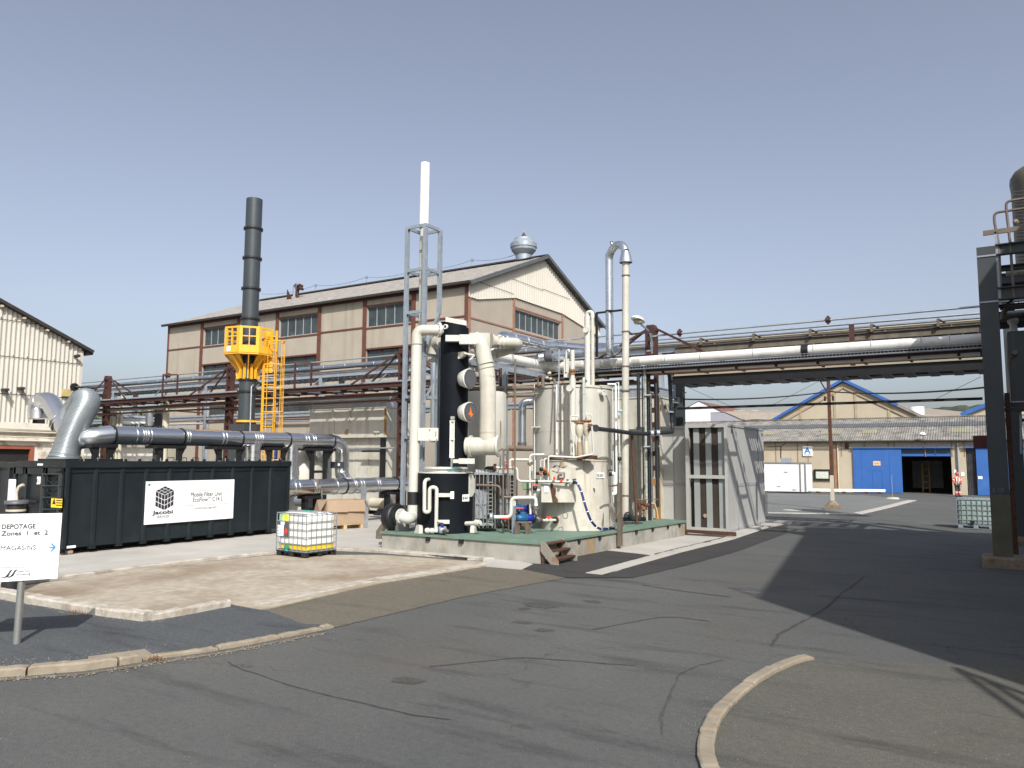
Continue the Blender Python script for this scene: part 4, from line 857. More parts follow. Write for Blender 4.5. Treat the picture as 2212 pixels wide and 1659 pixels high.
# flanged boxes on the column
def fbox(lb, z1, a1, z2, a2, dd, zn='h', arm=None):
    a, b = at(zn,*a1,dd), at(zn,*a2,dd); r_ = T('flanged_box', lb, 'duct box', tuple(b)); H_ = (a.z-b.z); L2 = (Vector((b.x,b.y,0))-Vector((a.x,a.y,0))); ax = L2.normalized(); nr = Vector((ax.y,-ax.x,0)); m_ = (a+b)/2
    g = MB().obox(m_, L2/2, nr*.04, Zv*H_/2); 
    k = int(L2.length/.13)
    for i in range(k+1):
        for s in (-1, 1): q_ = m_+ax*(-L2.length/2+.04+(L2.length-.08)*i/k)+Zv*s*(H_/2-.035); g.cyl(q_+nr*.04, q_+nr*.055, .014, n=6)
    g.build('cover_plate', m_creamlight, r_)
    if arm: c, d = at(zn,*arm[0],dd+.1), at(zn,*arm[1],dd+.1); m2 = (c+d)/2; l2 = Vector((d.x-c.x,d.y-c.y,0)); MB().obox(m2, l2/2, nr*.1, Zv*abs(c.z-d.z)/2).build('stub', m_creamlight, r_)
    return r_
fbox('cream bolted box duct across the top of the black column', 'h', (717,325), 'h', (918,430), 21.5, 'h', ((568,335),(718,402)))
fbox('small cream bolted box at the base of the black column', 'i', (847,290), 'i', (1020,350), 21.3, 'i', ((788,300),(848,340)))
a = at('h',700,515,21.8); one('pipe_bracket', 'cream triangular bracket between black column and cream duct', 'bracket', MB().prism([at('h',700,515,21.8),at('h',765,510,21.6),at('h',765,550,21.6),at('h',715,588,21.8),at('h',700,588,21.8)], Y*.12).bar(at('h',760,525,21.6),at('h',880,550,21.7),.05).bar(at('h',830,600,21.7),at('h',880,550,21.7),.05), m_cream, tuple(a))
pk = at('i',350,30,21.9); a, b = at('i',405,0-40,21.9), at('i',605,100,21.9)
r_ = T('bracket_plate', 'flat cream plate joining tall white pipe to black column', 'plate', tuple(a))
a, b = at('h',265,1340,21.9), at('h',485,1480,21.9); MB().obox((a+b)/2, Vector((b.x-a.x,b.y-a.y,0))/2, F_*.02, Zv*(a.z-b.z)/2).build('plate', m_offwhite, r_)
g = MB()
for u, v in ((393,1358),(393,1470),(460,1385),(460,1415),(470,1465)): q_ = at('h',u,v,21.86); g.cyl(q_, q_-F_*.03, .015, n=6)
each(g, 'bolt', m_brownpipe, r_)
# fan
fn = T('blower_fan', 'black scroll fan with blue motor at the left end of the plinth', 'fan', tuple(at('i',150,930,22.3)))
fc = at('i',165,930,22.3); ax = (Rr*.80-F_*.6).normalized(); pax = ax
MB().lathe(fc, [(.02,-.26),(.34,-.26),(.385,-.22),(.385,.04),(.34,.07),(.02,.07)], axis=ax, n=30).build('scroll', m_black, fn)
flange(MB(), fc+ax*.09, ax, .24, .04, 10).build('inlet_flange', m_blackp, fn)
MB().cyl(fc-ax*.26, fc-ax*.5, .13, n=14).build('motor', M('light_blue_motor',(.12,.28,.50),.5,var=.1), fn)
MB().prism([Vector((fc.x-.35,fc.y-.1,.06)),Vector((fc.x+.3,fc.y-.1,.06)),Vector((fc.x+.1,fc.y-.1,fc.z)),Vector((fc.x-.2,fc.y-.1,fc.z))], (0,.5,0)).build('stand', m_panel, fn)
MB().cyl(at('i',265,800,22.2), at('i',265,840,22.2), .1, n=12).build('discharge_collar', m_blackp, fn)
pv = [at('i',215,915,21.95), at('i',270,960,21.9)+F_*0, at('i',335,900,21.95), at('i',345,800,22.0), at('h',165,1659,22.0)]
vp = T('cream_riser', 'tall cream pipe rising from the black fan to the column head', 'pipe', tuple(pv[0]))
rise_b = at('i',352,785,22.05); rise_t = at('h',242,430,22.05); rise_t.x, rise_t.y = rise_b.x+.03, rise_b.y
MB().tube([at('i',215,915,21.75), at('i',300,945,21.75), Vector((rise_b.x,rise_b.y,at('i',300,930,21.9).z)), rise_b], .165, .35, n=22, seg=8).build('lower_elbow', m_creamlight, vp)
flange(MB(), at('i',218,917,21.75), pax, .205, .04, 12).build('elbow_flange', m_creamlight, vp)
MB().cyl(rise_b-Zv*.02, rise_b+Zv*.34, .175, n=22).build('black_sleeve', m_black, vp)
MB().cyl(rise_b+Zv*.3, rise_t, .152, n=24).build('riser', m_offwhite, vp)
ft_ = at('h',490,275,22.0); MB().tube([rise_t, Vector((rise_t.x,rise_t.y,ft_.z)), ft_, Vector((CC.x,CC.y,ft_.z))], .155, .42, n=22, seg=8).build('upper_elbow', m_cream, vp)
flange(MB(), ft_, Vector((CC.x-ft_.x,CC.y-ft_.y,0)), .22, .06, 12).build('top_flange', m_creamlight, vp); MB().ring(rise_t, Zv, .172, .03).build('joint_ring', m_panel, vp)
pipe('second_elbow', 'shorter cream elbow pipe entering behind the black column', [at('h',430,620,23.2),at('h',430,420,23.2),at('h',520,400,22.9)], .2, m_cream, fil=.4, n=18)
# cream duct on the right of the column
cdq = T('cream_duct', 'large cream curved duct dropping to a flanged tee right of the column', 'duct', tuple(at('h',1020,1540,21.9)))
tcen = at('h',1000,1540,21.9); vtop = at('h',1022,905,21.9); vtop.x, vtop.y = at('h',1022,1440,21.9).x, at('h',1022,1440,21.9).y
MB().tube([at('h',1022,1500,21.9), vtop, at('h',1010,700,21.95), at('h',950,420,22.0), at('h',880,375,22.1)], .235, .9, n=24, seg=8).build('bend', m_cream, cdq)
TX = Vector((1,.12,0)).normalized(); TL = at('h',790,1540,22.0); TRr = at('h',1140,1540,21.8)
MB().cyl(TL, TRr, .255, n=28).build('tee', m_cream, cdq)
dT = (TRr-TL).normalized(); flange(MB(), at('h',845,1540,21.97), dT, .31, .05).build('left_flange', m_creamlight, cdq); flange(MB(), TRr, dT, .31, .05).build('end_flange', m_creamlight, cdq)
g = MB()
for v in (640,690,780,865,900): c = at('h',(1005,1012,1020,1022,1022)[(640,690,780,865,900).index(v)],v,21.93); g.ring(c, Zv+Rr*(-.25 if v < 760 else 0), .24, .018, 24)
z = at('h',1022,1385,21.9).z; g.ring((vtop.x,vtop.y,z), Zv, .245, .05, 24); each(g, 'joint_ring', m_creamdirty, cdq)
# head transition and elbow to the long line
hd = T('head_transition', 'cream tapering head piece leading right from the column top', 'duct', tuple(at('h',830,400,22.3)))
a = at('h',830,395,22.3); b = at('h',1050,395,22.5); c = at('h',1125,405,22.6)
dx = (b-a).normalized(); MB().obox((a+b)/2, (b-a)/2, F_*.22, Zv*.21).build('box_part', m_cream, hd)
MB().cyl(b, c, .24, .15, n=20).build('taper', m_cream, hd)
pe = [c, at('h',1240,412,22.8), at('h',1370,418,23.1), at('h',1370,440,23.5), at('h',1230,500,23.3), at('h',1110,545,22.6), at('h',1090,575,22.9), at('h',1200,575,24.0)]
MB().tube([c, at('h',1240,412,22.8), at('h',1360,418,23.1), at('h',1330,465,23.6), at('h',1110,530,23.1)], .155, .35, n=20, seg=8).build('elbow', m_cream, hd)
g = MB(); 
for u in (1135,1180,1228): flange(g, at('h',u,408,22.65+(u-1135)*.002), dx, .2, .04)
each(g, 'flange', m_creamlight, hd); MB().box(*(lambda q_: (q_.x-.03,q_.x+.1,q_.y-.25,q_.y-.15,q_.z-.1,q_.z+.15))(at('h',1165,410,22.7))).build('damper_lever', m_creamdirty, hd)
# long insulated line: y run then x run above the rack
LYy, LZz = 24.5, 5.95
yb = -10.9-2.0; c1 = at('h',1110,530,23.1); corner = wy('j',300,470,LYy)
c1b = Vector((corner.x+.1, 19.2, LZz))
ll = T('white_long_pipe', 'long white clad pipe crossing the yard on the rack to the steel tower', 'pipe', (corner.x,LYy,LZz))
st_a = wx('h',1150,560,corner.x)
st_a = Vector((corner.x, st_a.y, LZz)); xe = .2
lp = [c1, Vector((corner.x-.1,c1.y+.3,LZz)), Vector((corner.x,LYy,LZz)), Vector((xe,LYy,LZz-.05))]
MB().tube(lp, .157, .5, n=20, seg=8).build('cladding', M('sooty_white_cladding', (.66,.65,.61), .45, var=.05, stain=(.42,.39,.34), st=(.52,.72), ss=1.3), ll)
g = MB()
for x in (-13.2,-11.9,-10.9,-10.3,-9.2,-8.0,-6.3,-4.5,-2.9,-1.6,-.9): g.ring((x,LYy,LZz-.02), X, .162, .02)
for y in (20.4,21.7,23.2): g.ring((corner.x,y,LZz), Y, .162, .02)
each(g, 'cladding_band', m_paneltrim, ll)
g = MB()
for x0_, x1_ in ((-13.9,-13.5),(-11.6,-11.2),(-11.0,-10.75),(-10.4,-10.1)): g.cyl((x0_,LYy,LZz-.02),(x1_,LYy,LZz-.02),.1605,n=20)
each(g, 'grey_sleeve', M('dusty_sleeve',(.42,.39,.34),.6,var=.15,sc_=4), ll)
MB().cyl((-4.85,LYy,LZz-.03),(-4.65,LYy,LZz-.03),.175,n=20).build('black_collar', m_black, ll)
# mesh cable tray below it
ct = T('mesh_cable_tray', 'galvanised wire mesh tray hanging along the long white pipe', 'cable tray', (-7,LYy-.2,5.7))
g = MB(); yA = LYy-.17
for z in (5.66,5.73,5.80): g.bar((corner.x+.3,yA,z),(xe,yA,z),.008)
for yy in (LYy-.1,LYy,LYy+.12): g.bar((corner.x+.3,yy,5.66),(xe,yy,5.66),.008)
x = corner.x+.4
while x < xe: g.bar((x,yA,5.64),(x,yA,5.81),.008); g.bar((x,yA,5.66),(x,LYy+.15,5.66),.008); x += .1
g.build('mesh', m_galv, ct)
g = MB(); xA = corner.x+.17
for z in (5.66,5.73,5.80): g.bar((xA,19.5,z),(xA,LYy-.3,z),.008)
y = 19.5
while y < LYy-.3: g.bar((xA,y,5.64),(xA,y,5.81),.008); g.bar((xA-.4,y,5.66),(xA,y,5.66),.01); y += .1
g.build('mesh_side_run', m_galv, ct)
MB().box(corner.x-.35,corner.x+.1,19.3,LYy-.4,5.54,5.62).box(corner.x-.45,corner.x-.35,19.3,LYy-.4,5.5,5.7).box(corner.x+.1,corner.x+.16,19.3,LYy-.4,5.45,5.6).build('tray_rails', m_galvd, ct)
MB().box(corner.x-.2,corner.x-.08,21.3,21.42,PZ,5.5).build('post', m_galvd, ct)
pipe('white_lower_pipe', 'thinner white pipe under the long white line', [(-13.4,24.95,5.62),(-7.5,24.95,5.6),(-.2,24.95,5.55)], .07, m_whitestack, n=12)

# ---------------------------------------------------------------- galvanised stack tower with white stack
mid = at('g',390,620,22.5); fw_ = .70
gt = T('stack_support_frame', 'galvanised square lattice frame around the white stack', 'frame', (mid.x-.35,mid.y+.35,0))
xs_, ys_ = (mid.x-fw_, mid.x), (mid.y, mid.y+.72); zt_ = mid.z
zR = at('g',510,1400,22.9).z
for x, y, zb_ in ((xs_[0],ys_[0],.06),(xs_[1],ys_[0],PZ),(xs_[1],ys_[1],zR),(xs_[0],ys_[1],PZ)): MB().ibeam((x,y,zb_),(x,y,zt_),.11,.11,.02,up=Y).build('post', m_galvd, gt)
g = MB()
for z in (zt_-.03, at('g',0+390,1010,22.5).z, at('g',390,1380,22.5).z, 4.4, 3.2):
    for a, b in (((xs_[0],ys_[0]),(xs_[1],ys_[0])),((xs_[1],ys_[0]),(xs_[1],ys_[1])),((xs_[1],ys_[1]),(xs_[0],ys_[1])),((xs_[0],ys_[1]),(xs_[0],ys_[0]))):
        if z < zR and (a[0] == xs_[1] and a[1] == ys_[1] or b == (xs_[1],ys_[1])): continue
        g.bar((*a,z),(*b,z),.06,.09)
g.bar((xs_[1],ys_[1],zR+.1),(xs_[1],ys_[0]+.1,zR-1.1),.06); g.bar((xs_[1],ys_[1],zR),(xs_[1]-.4,ys_[1],zR-1.4),.06); each(g, 'cross_bar', m_galvd, gt)
ws = T('white_stack', 'tall slim white stack rising inside the galvanised frame', 'stack', (mid.x-.35,mid.y+.34,PZ))
tp = at('g',385,80,22.85); bs_ = (mid.x-.36, mid.y+.36)
MB().cyl((bs_[0],bs_[1],2.0),(bs_[0],bs_[1],mid.z-.02),.112,n=24).build('lower_tube', m_offwhite, ws)
MB().cyl((bs_[0],bs_[1],mid.z+.0),(bs_[0]+.02,bs_[1],tp.z),.143,n=24).build('upper_tube', m_white, ws)
g = MB(); 
for z in (mid.z-.7, mid.z-.75): g.ring((bs_[0],bs_[1],z), Zv, .125, .03)
g.build('collar', m_alum, ws)
for x, y, z0, z1 in ((mid.x+.45,mid.y+.1,PZ,at('h',482,470,22.8).z),(mid.x+.42,mid.y+.32,PZ,at('h',482,470,22.8).z)): 
    pass
kb = T('column_brace_post', 'galvanised post and arms steadying the black column', 'frame', (mid.x+.42,mid.y+.1,PZ)); zz_ = at('h',482,470,22.8).z; q_ = at('h',482,800,22.75)
MB().ibeam((q_.x,q_.y,PZ),(q_.x,q_.y,zz_),.09,.09,.02,up=Y).build('post', m_galvd, kb)
g = MB(); 
for v in (550,1010): z = at('h',420,v,22.7).z; g.bar((xs_[1],ys_[0],z),(q_.x,q_.y,z-.02),.06,.08)
g.bar((xs_[1],ys_[0],4.2),(q_.x,q_.y,5.1),.06); each(g, 'arm', m_galvd, kb)

# ---------------------------------------------------------------- big cream tank
TC = Vector((-11.94,22.96,PZ)); TR = 1.335; TZ = 4.92
tk = T('large_tank', 'large cream cylindrical tank with riser pipes at the plinth centre', 'tank', tuple(TC))
MB().lathe(TC, [(TR,0),(TR,TZ-PZ)], n=64, sharp=True).build('shell', m_cream2, tk)
MB().lathe(TC, [(TR+.03,TZ-PZ-.05),(TR+.03,TZ-PZ),(TR-.1,TZ-PZ+.04),(.02,TZ-PZ+.12)], n=64, sharp=True).build('roof_rim', m_cream, tk)
zw = at('j',400,1140,24.5).z; MB().ring((TC.x,TC.y,zw), Zv, TR+.008, .03, 64).build('weld_seam', m_cream2, tk)
p, nn, rt = tlab(1245,700,'u',TR,TC,0,0,None,tk,1); MB().cyl(p-nn*.05,p+nn*.16+Rr*.02,.085,n=16).lathe(p+nn*.16,[(.085,0),(.10,0),(.10,.03),(.06,.03)],axis=nn,n=16,sharp=True).build('nozzle', m_creamlight, tk)
g = MB()
for zy in (705,1335):
    p, nn, rt = tlab(45,zy,'u',TR+.12,TC,0,0,None,tk,1); g.box(p.x-.12,p.x+.12,p.y-.1,p.y+.1,p.z-.02,p.z+.02)
each(g, 'pipe_clip', m_creamlight, tk)
U = lambda u, v, dd: at('u',u,v,dd)
def vpipe(name, label, zn, u, v0, v1, dd, r, mat, top=None, group=None, cat='pipe', n=12, rings=(), z1=None):
    a, b = at(zn,u,v0,dd), at(zn,u,v1,dd); a.x, a.y = (a.x+b.x)/2, (a.y+b.y)/2; b.x, b.y = a.x, a.y
    if z1 is not None: b.z = z1
    pts = ([Vector(top)] if top else [])+[a, b]
    rg = [(Vector((a.x,a.y,at(zn,u,q_,dd).z)), Zv) for q_ in rings]
    return pipe(name, label, pts, r, mat, group, n=n, rings=rg or None, rw=.05, rr=1.3, cat=cat)
vr = 'vertical pipes on the large cream tank'
vpipe('side_pipe','thin cream pipe down the left side of the large tank','u',20,540,1659,25.2,.022,m_creamlight,top=U(60,575,25.4),group=vr,z1=PZ+.9)
vpipe('white_conduit','white square topped conduit down the tank face','u',437,540,1659,24.4,.022,m_white,group=vr,z1=2.2)
vpipe('grey_tank_pipe','grey green hooked pipe left on the large tank','u',540,550,1659,24.35,.034,m_cream2,top=U(600,575,24.6),group=vr,z1=2.2,rings=(705,1325))
vpipe('grey_tank_pipe','narrow cream pipe just left of the stained thick riser','u',650,680,1659,24.3,.027,m_cream2,group=vr,z1=2.2,rings=(700,1325))
vpipe('grey_tank_pipe','grey blue hooked pipe at the centre of the large tank','u',940,410,1300,24.2,.047,M('grey_green_pipe',(.40,.43,.40),.5,var=.08),top=U(985,480,24.6),group=vr,rings=(708,),z1=2.6)
# thick stained riser with flanges
rs = T('stained_riser', 'thick ivory riser pipe with rusty flange before the large tank', 'pipe', tuple(U(735,1300,24.0)))
ra = U(735,430,23.9); rb = U(735,1300,23.9); ra.x, ra.y = rb.x, rb.y
MB().cyl(Vector((rb.x,rb.y,1.9)), ra, .10, n=20).build('lower_tube', m_creamlight, rs)
rm = U(752,300,23.9); rt_ = at('j',530,330,23.9); MB().cyl(ra, Vector((rb.x,rb.y,rt_.z)), .068, n=18).build('upper_tube', m_creamlight, rs)
MB().cyl(Vector((rb.x,rb.y,U(740,370,23.9).z)), Vector((rb.x,rb.y,U(740,300,23.9).z)), .070, n=18).build('rust_stain', m_rustor, rs)
flange(MB(), Vector((rb.x,rb.y,U(742,275,23.9).z)), Zv, .115, .05, 8).build('rusty_flange', m_rustor, rs)
p = Vector((rb.x,rb.y,U(685,620,23.9).z)); nd = (-F_*.9-Rr*.35).normalized(); MB().cyl(p, p+nd*.2-Rr*.04, .085, n=20).build('blind_neck', m_creamlight, rs)
flange(MB(), p+nd*.2-Rr*.04, nd, .105, .03, 10).build('blind_flange', m_creamlight, rs)
MB().tube([Vector((rb.x-.1,rb.y-.02,rt_.z-.05)), Vector((rb.x-.13,rb.y,rt_.z+.04)), Vector((rb.x-.22,rb.y,rt_.z-.02)), Vector((rb.x-.22,rb.y,U(600,300,23.9).z))], .03, .06, n=8).build('vent_tube', m_creamlight, rs)
a = U(600,60,24.1); b = U(640,410,24.1); MB().obox((a+b)/2, Rr*.09, F_*.05, Zv*(a.z-b.z)/2).build('grey_guard', m_greyblue if 0 else m_cream2, rs)
# twin pipes beyond
for (lb, u, v0, dd, r_, mt, tz) in (('ivory pipe with blind flange rising behind the large tank',1015,0,25.3,.10,m_creamlight,None),('slender ivory pipe beside the flanged one behind the tank',1110,0,25.2,.06,m_cream,None)):
    a = at('u',u,500,dd); z1 = at('j',665 if u < 1100 else 712,-15 if u < 1100 else 5,dd).z
    t = T('tank_vent', lb, 'vent pipe', (a.x,a.y,4.9), 'vents on the large tank')
    MB().cyl((a.x,a.y,TZ-.1),(a.x,a.y,z1),r_,n=16).build('tube', mt, t)
    if u < 1100:
        p = Vector((a.x,a.y,at('j',640,130,dd).z)); nd = (-F_*.9-Rr*.4).normalized(); MB().cyl(p,p+nd*.16,.08,n=14).build('neck', mt, t); flange(MB(), p+nd*.16, nd, .105, .035, 10).build('blind_flange', m_creamlight, t)
        q_ = at('u',1110,500,25.2); MB().tube([(a.x,a.y,z1-.02),(a.x,a.y,z1+.12),(q_.x,q_.y,z1+.12),(q_.x,q_.y,z1-.1)], .07, .12, n=12).build('return_bend', mt, t)
        g = MB(); [g.bar((a.x,a.y,z1-k*.42-.5),(q_.x,q_.y,z1-k*.42-.5),.03) for k in range(4)]; each(g, 'spacer', mt, t)
# manifold on tank top left
vm = T('rusty_valve_cluster', 'cluster of rusty valves on the top left rim of the large tank', 'valves', tuple(U(90,560,24.9)))
for u, v in ((60,440),(120,400),(260,410),(330,430),(60,560),(100,580),(300,330)): c = U(u,v,24.8); MB().lathe(c, [(.02,-.06),(.05,-.04),(.05,.04),(.02,.06)], axis=(.7,.5,.3), n=10).build('valve', m_rust if u < 150 else m_creamdirty, vm)
g = MB(); g.tube([U(-20,460,24.9),U(230,390,24.8),U(470,340,24.6),U(495,345,24.6)], .02, n=6); g.tube([U(80,600,24.8),U(90,420,24.8)],.03,n=6); g.tube([U(180,600,24.8),U(175,370,24.8)],.06,n=8); g.tube([U(405,590,24.8),U(400,460,24.8),U(350,420,24.8)],.05,n=8); g.tube([U(90,600,24.8),U(110,530,24.8),U(170,560,24.8)],.04,n=6); g.build('pipework', m_brownpipe, vm)
pipe('thin_tall_rod', 'thin galvanised sampling rod before the large tank', [at('j',385,320,24.0), Vector((at('j',385,320,24).x,at('j',385,320,24).y,U(490,350,24).z)), U(440,1230,24)], .022, m_galv, n=6)
# right-side service pipes of the large tank
sr = 'service pipes on the right side of the large tank'
for i_, (lb, zn, u, v0, v1, dd, r_, mt, top) in enumerate((
  ('white service pipe nearest the large tank edge','u',1478,600,1659,24.6,.018,m_creamlight,((1400,570),(1240,560))),
  ('thick white service pipe right of the large tank','u',1537,560,1659,24.5,.032,m_white,((1500,535),(1390,535))),
  ('slender white service pipe farthest right of the tank','u',1592,520,1659,24.4,.02,m_creamlight,((1590,505),(1530,520))))):
    a = at(zn,u,v0,dd); pts = [at(zn,*top[1],dd+.1), at(zn,*top[0],dd), Vector((a.x,a.y,at(zn,*top[0],dd).z)), Vector((a.x,a.y,(1.2,1.8,.9)[i_]))]
    pipe('service_pipe', lb, pts, r_, mt, sr, n=10, fil=.07)
V = lambda u, v, dd=23.8: at('v',u,v,dd)
pipe('service_elbow', 'short thick white elbow pipe with end cap beside small tank', [V(60,680,23.3),V(180,680,23.3),V(182,1010,23.3),V(130,1020,23.3)], .05, m_white, fil=.09, n=16)
flange(MB(), V(95,670,23.2), Rr, .10, .08, 8).build('black_flange', m_black, None, tuple(V(95,670,23.2)), label='black bolted flange at the small tank side', cat='flange')
sc_ = T('sampling_pipe', 'thin white sampling pipe with black valve right of the tanks', 'pipe', tuple(V(245,600)))
MB().tube([V(245,30,23.9),V(250,890,23.9)], .02, n=8).build('pipe_run', m_creamlight, sc_)
MB().lathe(V(245,440,23.8), [(.02,-.05),(.065,-.04),(.065,.04),(.02,.05)], axis=-F_, n=14).build('black_valve', m_black, sc_)
for v in (360,520,590,730): MB().ring(V(246,v,23.9), Zv, .033, .05).build('union', m_panel, sc_)
MB().cyl(at('j',980,940,24.2), at('j',1005,940,24.2)+X*.05, .045, n=10).build('blue_gauge', M('gauge_blue',(.25,.42,.62),.4), sc_)
# tall slim pole with hood (cream stack feeding the silver swan neck)
hp = T('cream_stack', 'tall slim cream stack under the silver hood', 'stack', (-10.12,23.05,PZ))
zt3 = at('l',450,360,25).z; MB().cyl((-10.12,23.05,PZ),(-10.0,23.05,zt3),.115,n=20).build('tube', m_cream, hp)
g = MB(); 
for zn, v, u in (('l',525,450),('l',1130,440),('l',1505,437),('v',1035,330)): z = at(zn,u,v,25).z; g.ring((-10.12+.12*(z/9),23.05,z), Zv, .14, .03)
z = at('j',1040,740,25).z; g.ring((-10.07,23.05,z), Zv, .155, .05); each(g, 'clamp', m_brownpipe, hp)
# silver swan neck
sw = T('silver_swan_neck', 'silver sheet metal swan neck duct with conical hood above the cream stack', 'duct', (-10.8,23.5,5.9))
hc = Vector((-10.0,23.05,0)); lzt = at('l',275,280,25.6); lx = Vector((at('l',275,700,25.6).x, at('l',275,700,25.6).y, 0)); zc = at('l',350,180,25.3).z-.02
zh0, zh1 = at('l',450,375,25).z, at('l',450,270,25).z; zb2 = at('l',280,1250,25.6).z
MB().tube([Vector((lx.x,lx.y,zb2)), Vector((lx.x,lx.y,lzt.z))], .132, n=24).build('riser', m_silverm, sw)
Rb = (Vector((hc.x,hc.y,0))-lx).length/2; mb9 = (Vector((hc.x,hc.y,0))+lx)/2; ub9 = (Vector((hc.x,hc.y,0))-lx).normalized()
MB().tube([Vector((lx.x,lx.y,min(lzt.z,zc-Rb)-.1))]+[mb9-ub9*Rb*math.cos(math.pi*k_/14)+Zv*(zc-Rb+Rb*math.sin(math.pi*k_/14)) for k_ in range(15)]+[Vector((hc.x,hc.y,zh1))], .132, 0, n=24).build('swan_bend', m_silverm, sw)
MB().lathe((hc.x,hc.y,zh0), [(.215,-.03),(.215,.02),(.15,.30),(.132,zh1-zh0+.02)], n=24).build('hood', m_silverm, sw)
MB().disc((hc.x,hc.y,zh0-.01), Zv, .11, .215, 24).build('hood_underside', m_dkgrey, sw)
MB().tube([Vector((lx.x,lx.y,zb2)), Vector((lx.x,lx.y,zb2-.35)), at('l',360,1310,26.2)], .132, .32, n=24, seg=7).build('lower_elbow', m_silverback, sw)
g = MB()
for v in (280,550,695,780,1200): g.ring((lx.x,lx.y,at('l',275,v,25.6).z), Zv, .139, .02)
for u in (300,320,345): g.ring(at('l',u,180,25.5), Rr*.9+Zv*(.3 if u < 340 else .05), .141, .02)
each(g, 'band', m_silver, sw)
fr_ = T('black_duct_bracket', 'black angle frame holding the silver swan neck', 'bracket', tuple(at('l',135,1300,26)))
a, b = at('l',135,920,25.9), at('l',145,1400,25.9); b.x, b.y = a.x, a.y; MB().bar(b, a, .07, .07).bar(a, at('l',410,888,25.1), .06, .06).build('angle', m_black, fr_); MB().ring((lx.x,lx.y,at('l',275,900,25.6).z), Zv, .145, .05).build('clamp', m_black, fr_)

# ---------------------------------------------------------------- small conical tank RS 330.01
SC = Vector((-10.76,20.87,PZ)); SZ = at('k',1000,318,22.4).z
sk = T('conical_tank', 'small cream conical tank marked RS 330.01 with blue hose', 'tank', tuple(SC)); SR0, SR1 = 1.05, .93
MB().lathe(SC, [(SR0,0),(SR1,SZ-PZ)], n=56, sharp=True).build('shell', m_conecream, sk)
MB().lathe(SC, [(SR1+.02,SZ-PZ-.01),(SR1+.02,SZ-PZ+.02),(.02,SZ-PZ+.05)], n=56, sharp=True).build('lid', m_creamdirty, sk)
tlab(1283,475,'k',.97,SC,.34,.16,'RS 330.01',sk,.11,sx=.66)
def boxon(zn, u0, v0, u1, v1, dd, th, mat, root, nm, tilt=None):
    a, b = at(zn,u0,v0,dd), at(zn,u1,v1,dd); L2 = Vector((b.x-a.x,b.y-a.y,0)); ax = L2.normalized(); nr = Vector((ax.y,-ax.x,0))
    return MB().obox((a+b)/2+nr*(-th/2), L2/2, nr*th/2, Zv*(a.z-b.z)/2).build(nm, mat, root)
boxon('k',735,398,1015,535,22.2,.25,m_cream,sk,'upper_cabinet'); boxon('k',640,560,1018,770,22.1,.3,m_cream,sk,'lower_cabinet')
a = at('k',780,770,22.05); 
q_ = [at('k',u,v,22.075) for u, v in ((738,566),(770,566),(765,600),(800,620),(795,700),(822,740),(820,768),(765,768),(752,690),(738,620))]; MB().prism(q_[::-1], -(-F_)*.004).build('rust_splash', m_rust, sk)
for a_, b_, mt in (((672,590),(718,660),m_label),): boxon('k',*a_,*b_,22.07,.01,mt,sk,'notice')
boxon('k',830,443,898,508,22.0,.12,m_brownpipe,sk,'meter_box'); boxon('k',836,452,880,500,21.93,.02,m_panel,sk,'meter_face'); boxon('k',840,456,868,474,21.9,.01,m_dkgrey,sk,'meter_display')
p, nn, rt = tlab(1213,612,'k',1.0,SC,0,0,None,sk,1); MB().cyl(p,p+nn*.1,.03,n=8).build('stub', m_creamlight, sk)
p, nn, rt = tlab(812,960,'k',1.05,SC,0,0,None,sk,1); flange(MB(), p+nn*.08, nn, .10, .05, 8).build('rusty_flange', m_rust, sk); stubp = p+nn*.1
g = MB(); c = at('k',900,780,22.1); g.tube([c, at('k',900,880,22.1)], .008, n=5); c = at('k',900,912,22.0)
g.tube([c+Vector((math.cos(t)*.07*.85,math.cos(t)*.07*.5,math.sin(t)*.09)) for t in [i*.52 for i in range(26)]], .010, fil=0, n=5); g.build('coiled_lead', m_dkgrey, sk)
g = MB(); 
for k_ in range(3): g.tube([at('k',765+k_*6,390,22.1), at('k',790+k_*10,365,22.0), at('k',840,375+k_*8,22.0), at('k',850,335,22.2)], .008, .05, n=5)
g.build('loose_leads', m_dkgrey, sk)
# white stub pipe with red valve from pump
pk_ = T('pump_outlet_pipe', 'white horizontal pipe with red valve entering the conical tank', 'pipe', tuple(stubp))
a = at('k',645,965,21.9); MB().tube([stubp, at('k',790,962,21.85), a], .034, .05, n=12).build('pipe_run', m_creamlight, pk_)
g = MB(); [g.ring(at('k',u,962,21.87), Rr, .055, .05) for u in (700,740)]; g.cyl(at('k',720,962,21.87), at('k',720,940,21.87), .04, n=8); g.build('valve_body', m_creamlight, pk_)
MB().bar(at('k',697,930,21.85), at('k',745,930,21.85), .04, .05).bar(at('k',720,930,21.85), at('k',720,950,21.85), .05).build('red_handle', m_redv, pk_)
flange(MB(), a, Rr, .075, .05, 8).build('end_flange', m_rust, pk_)
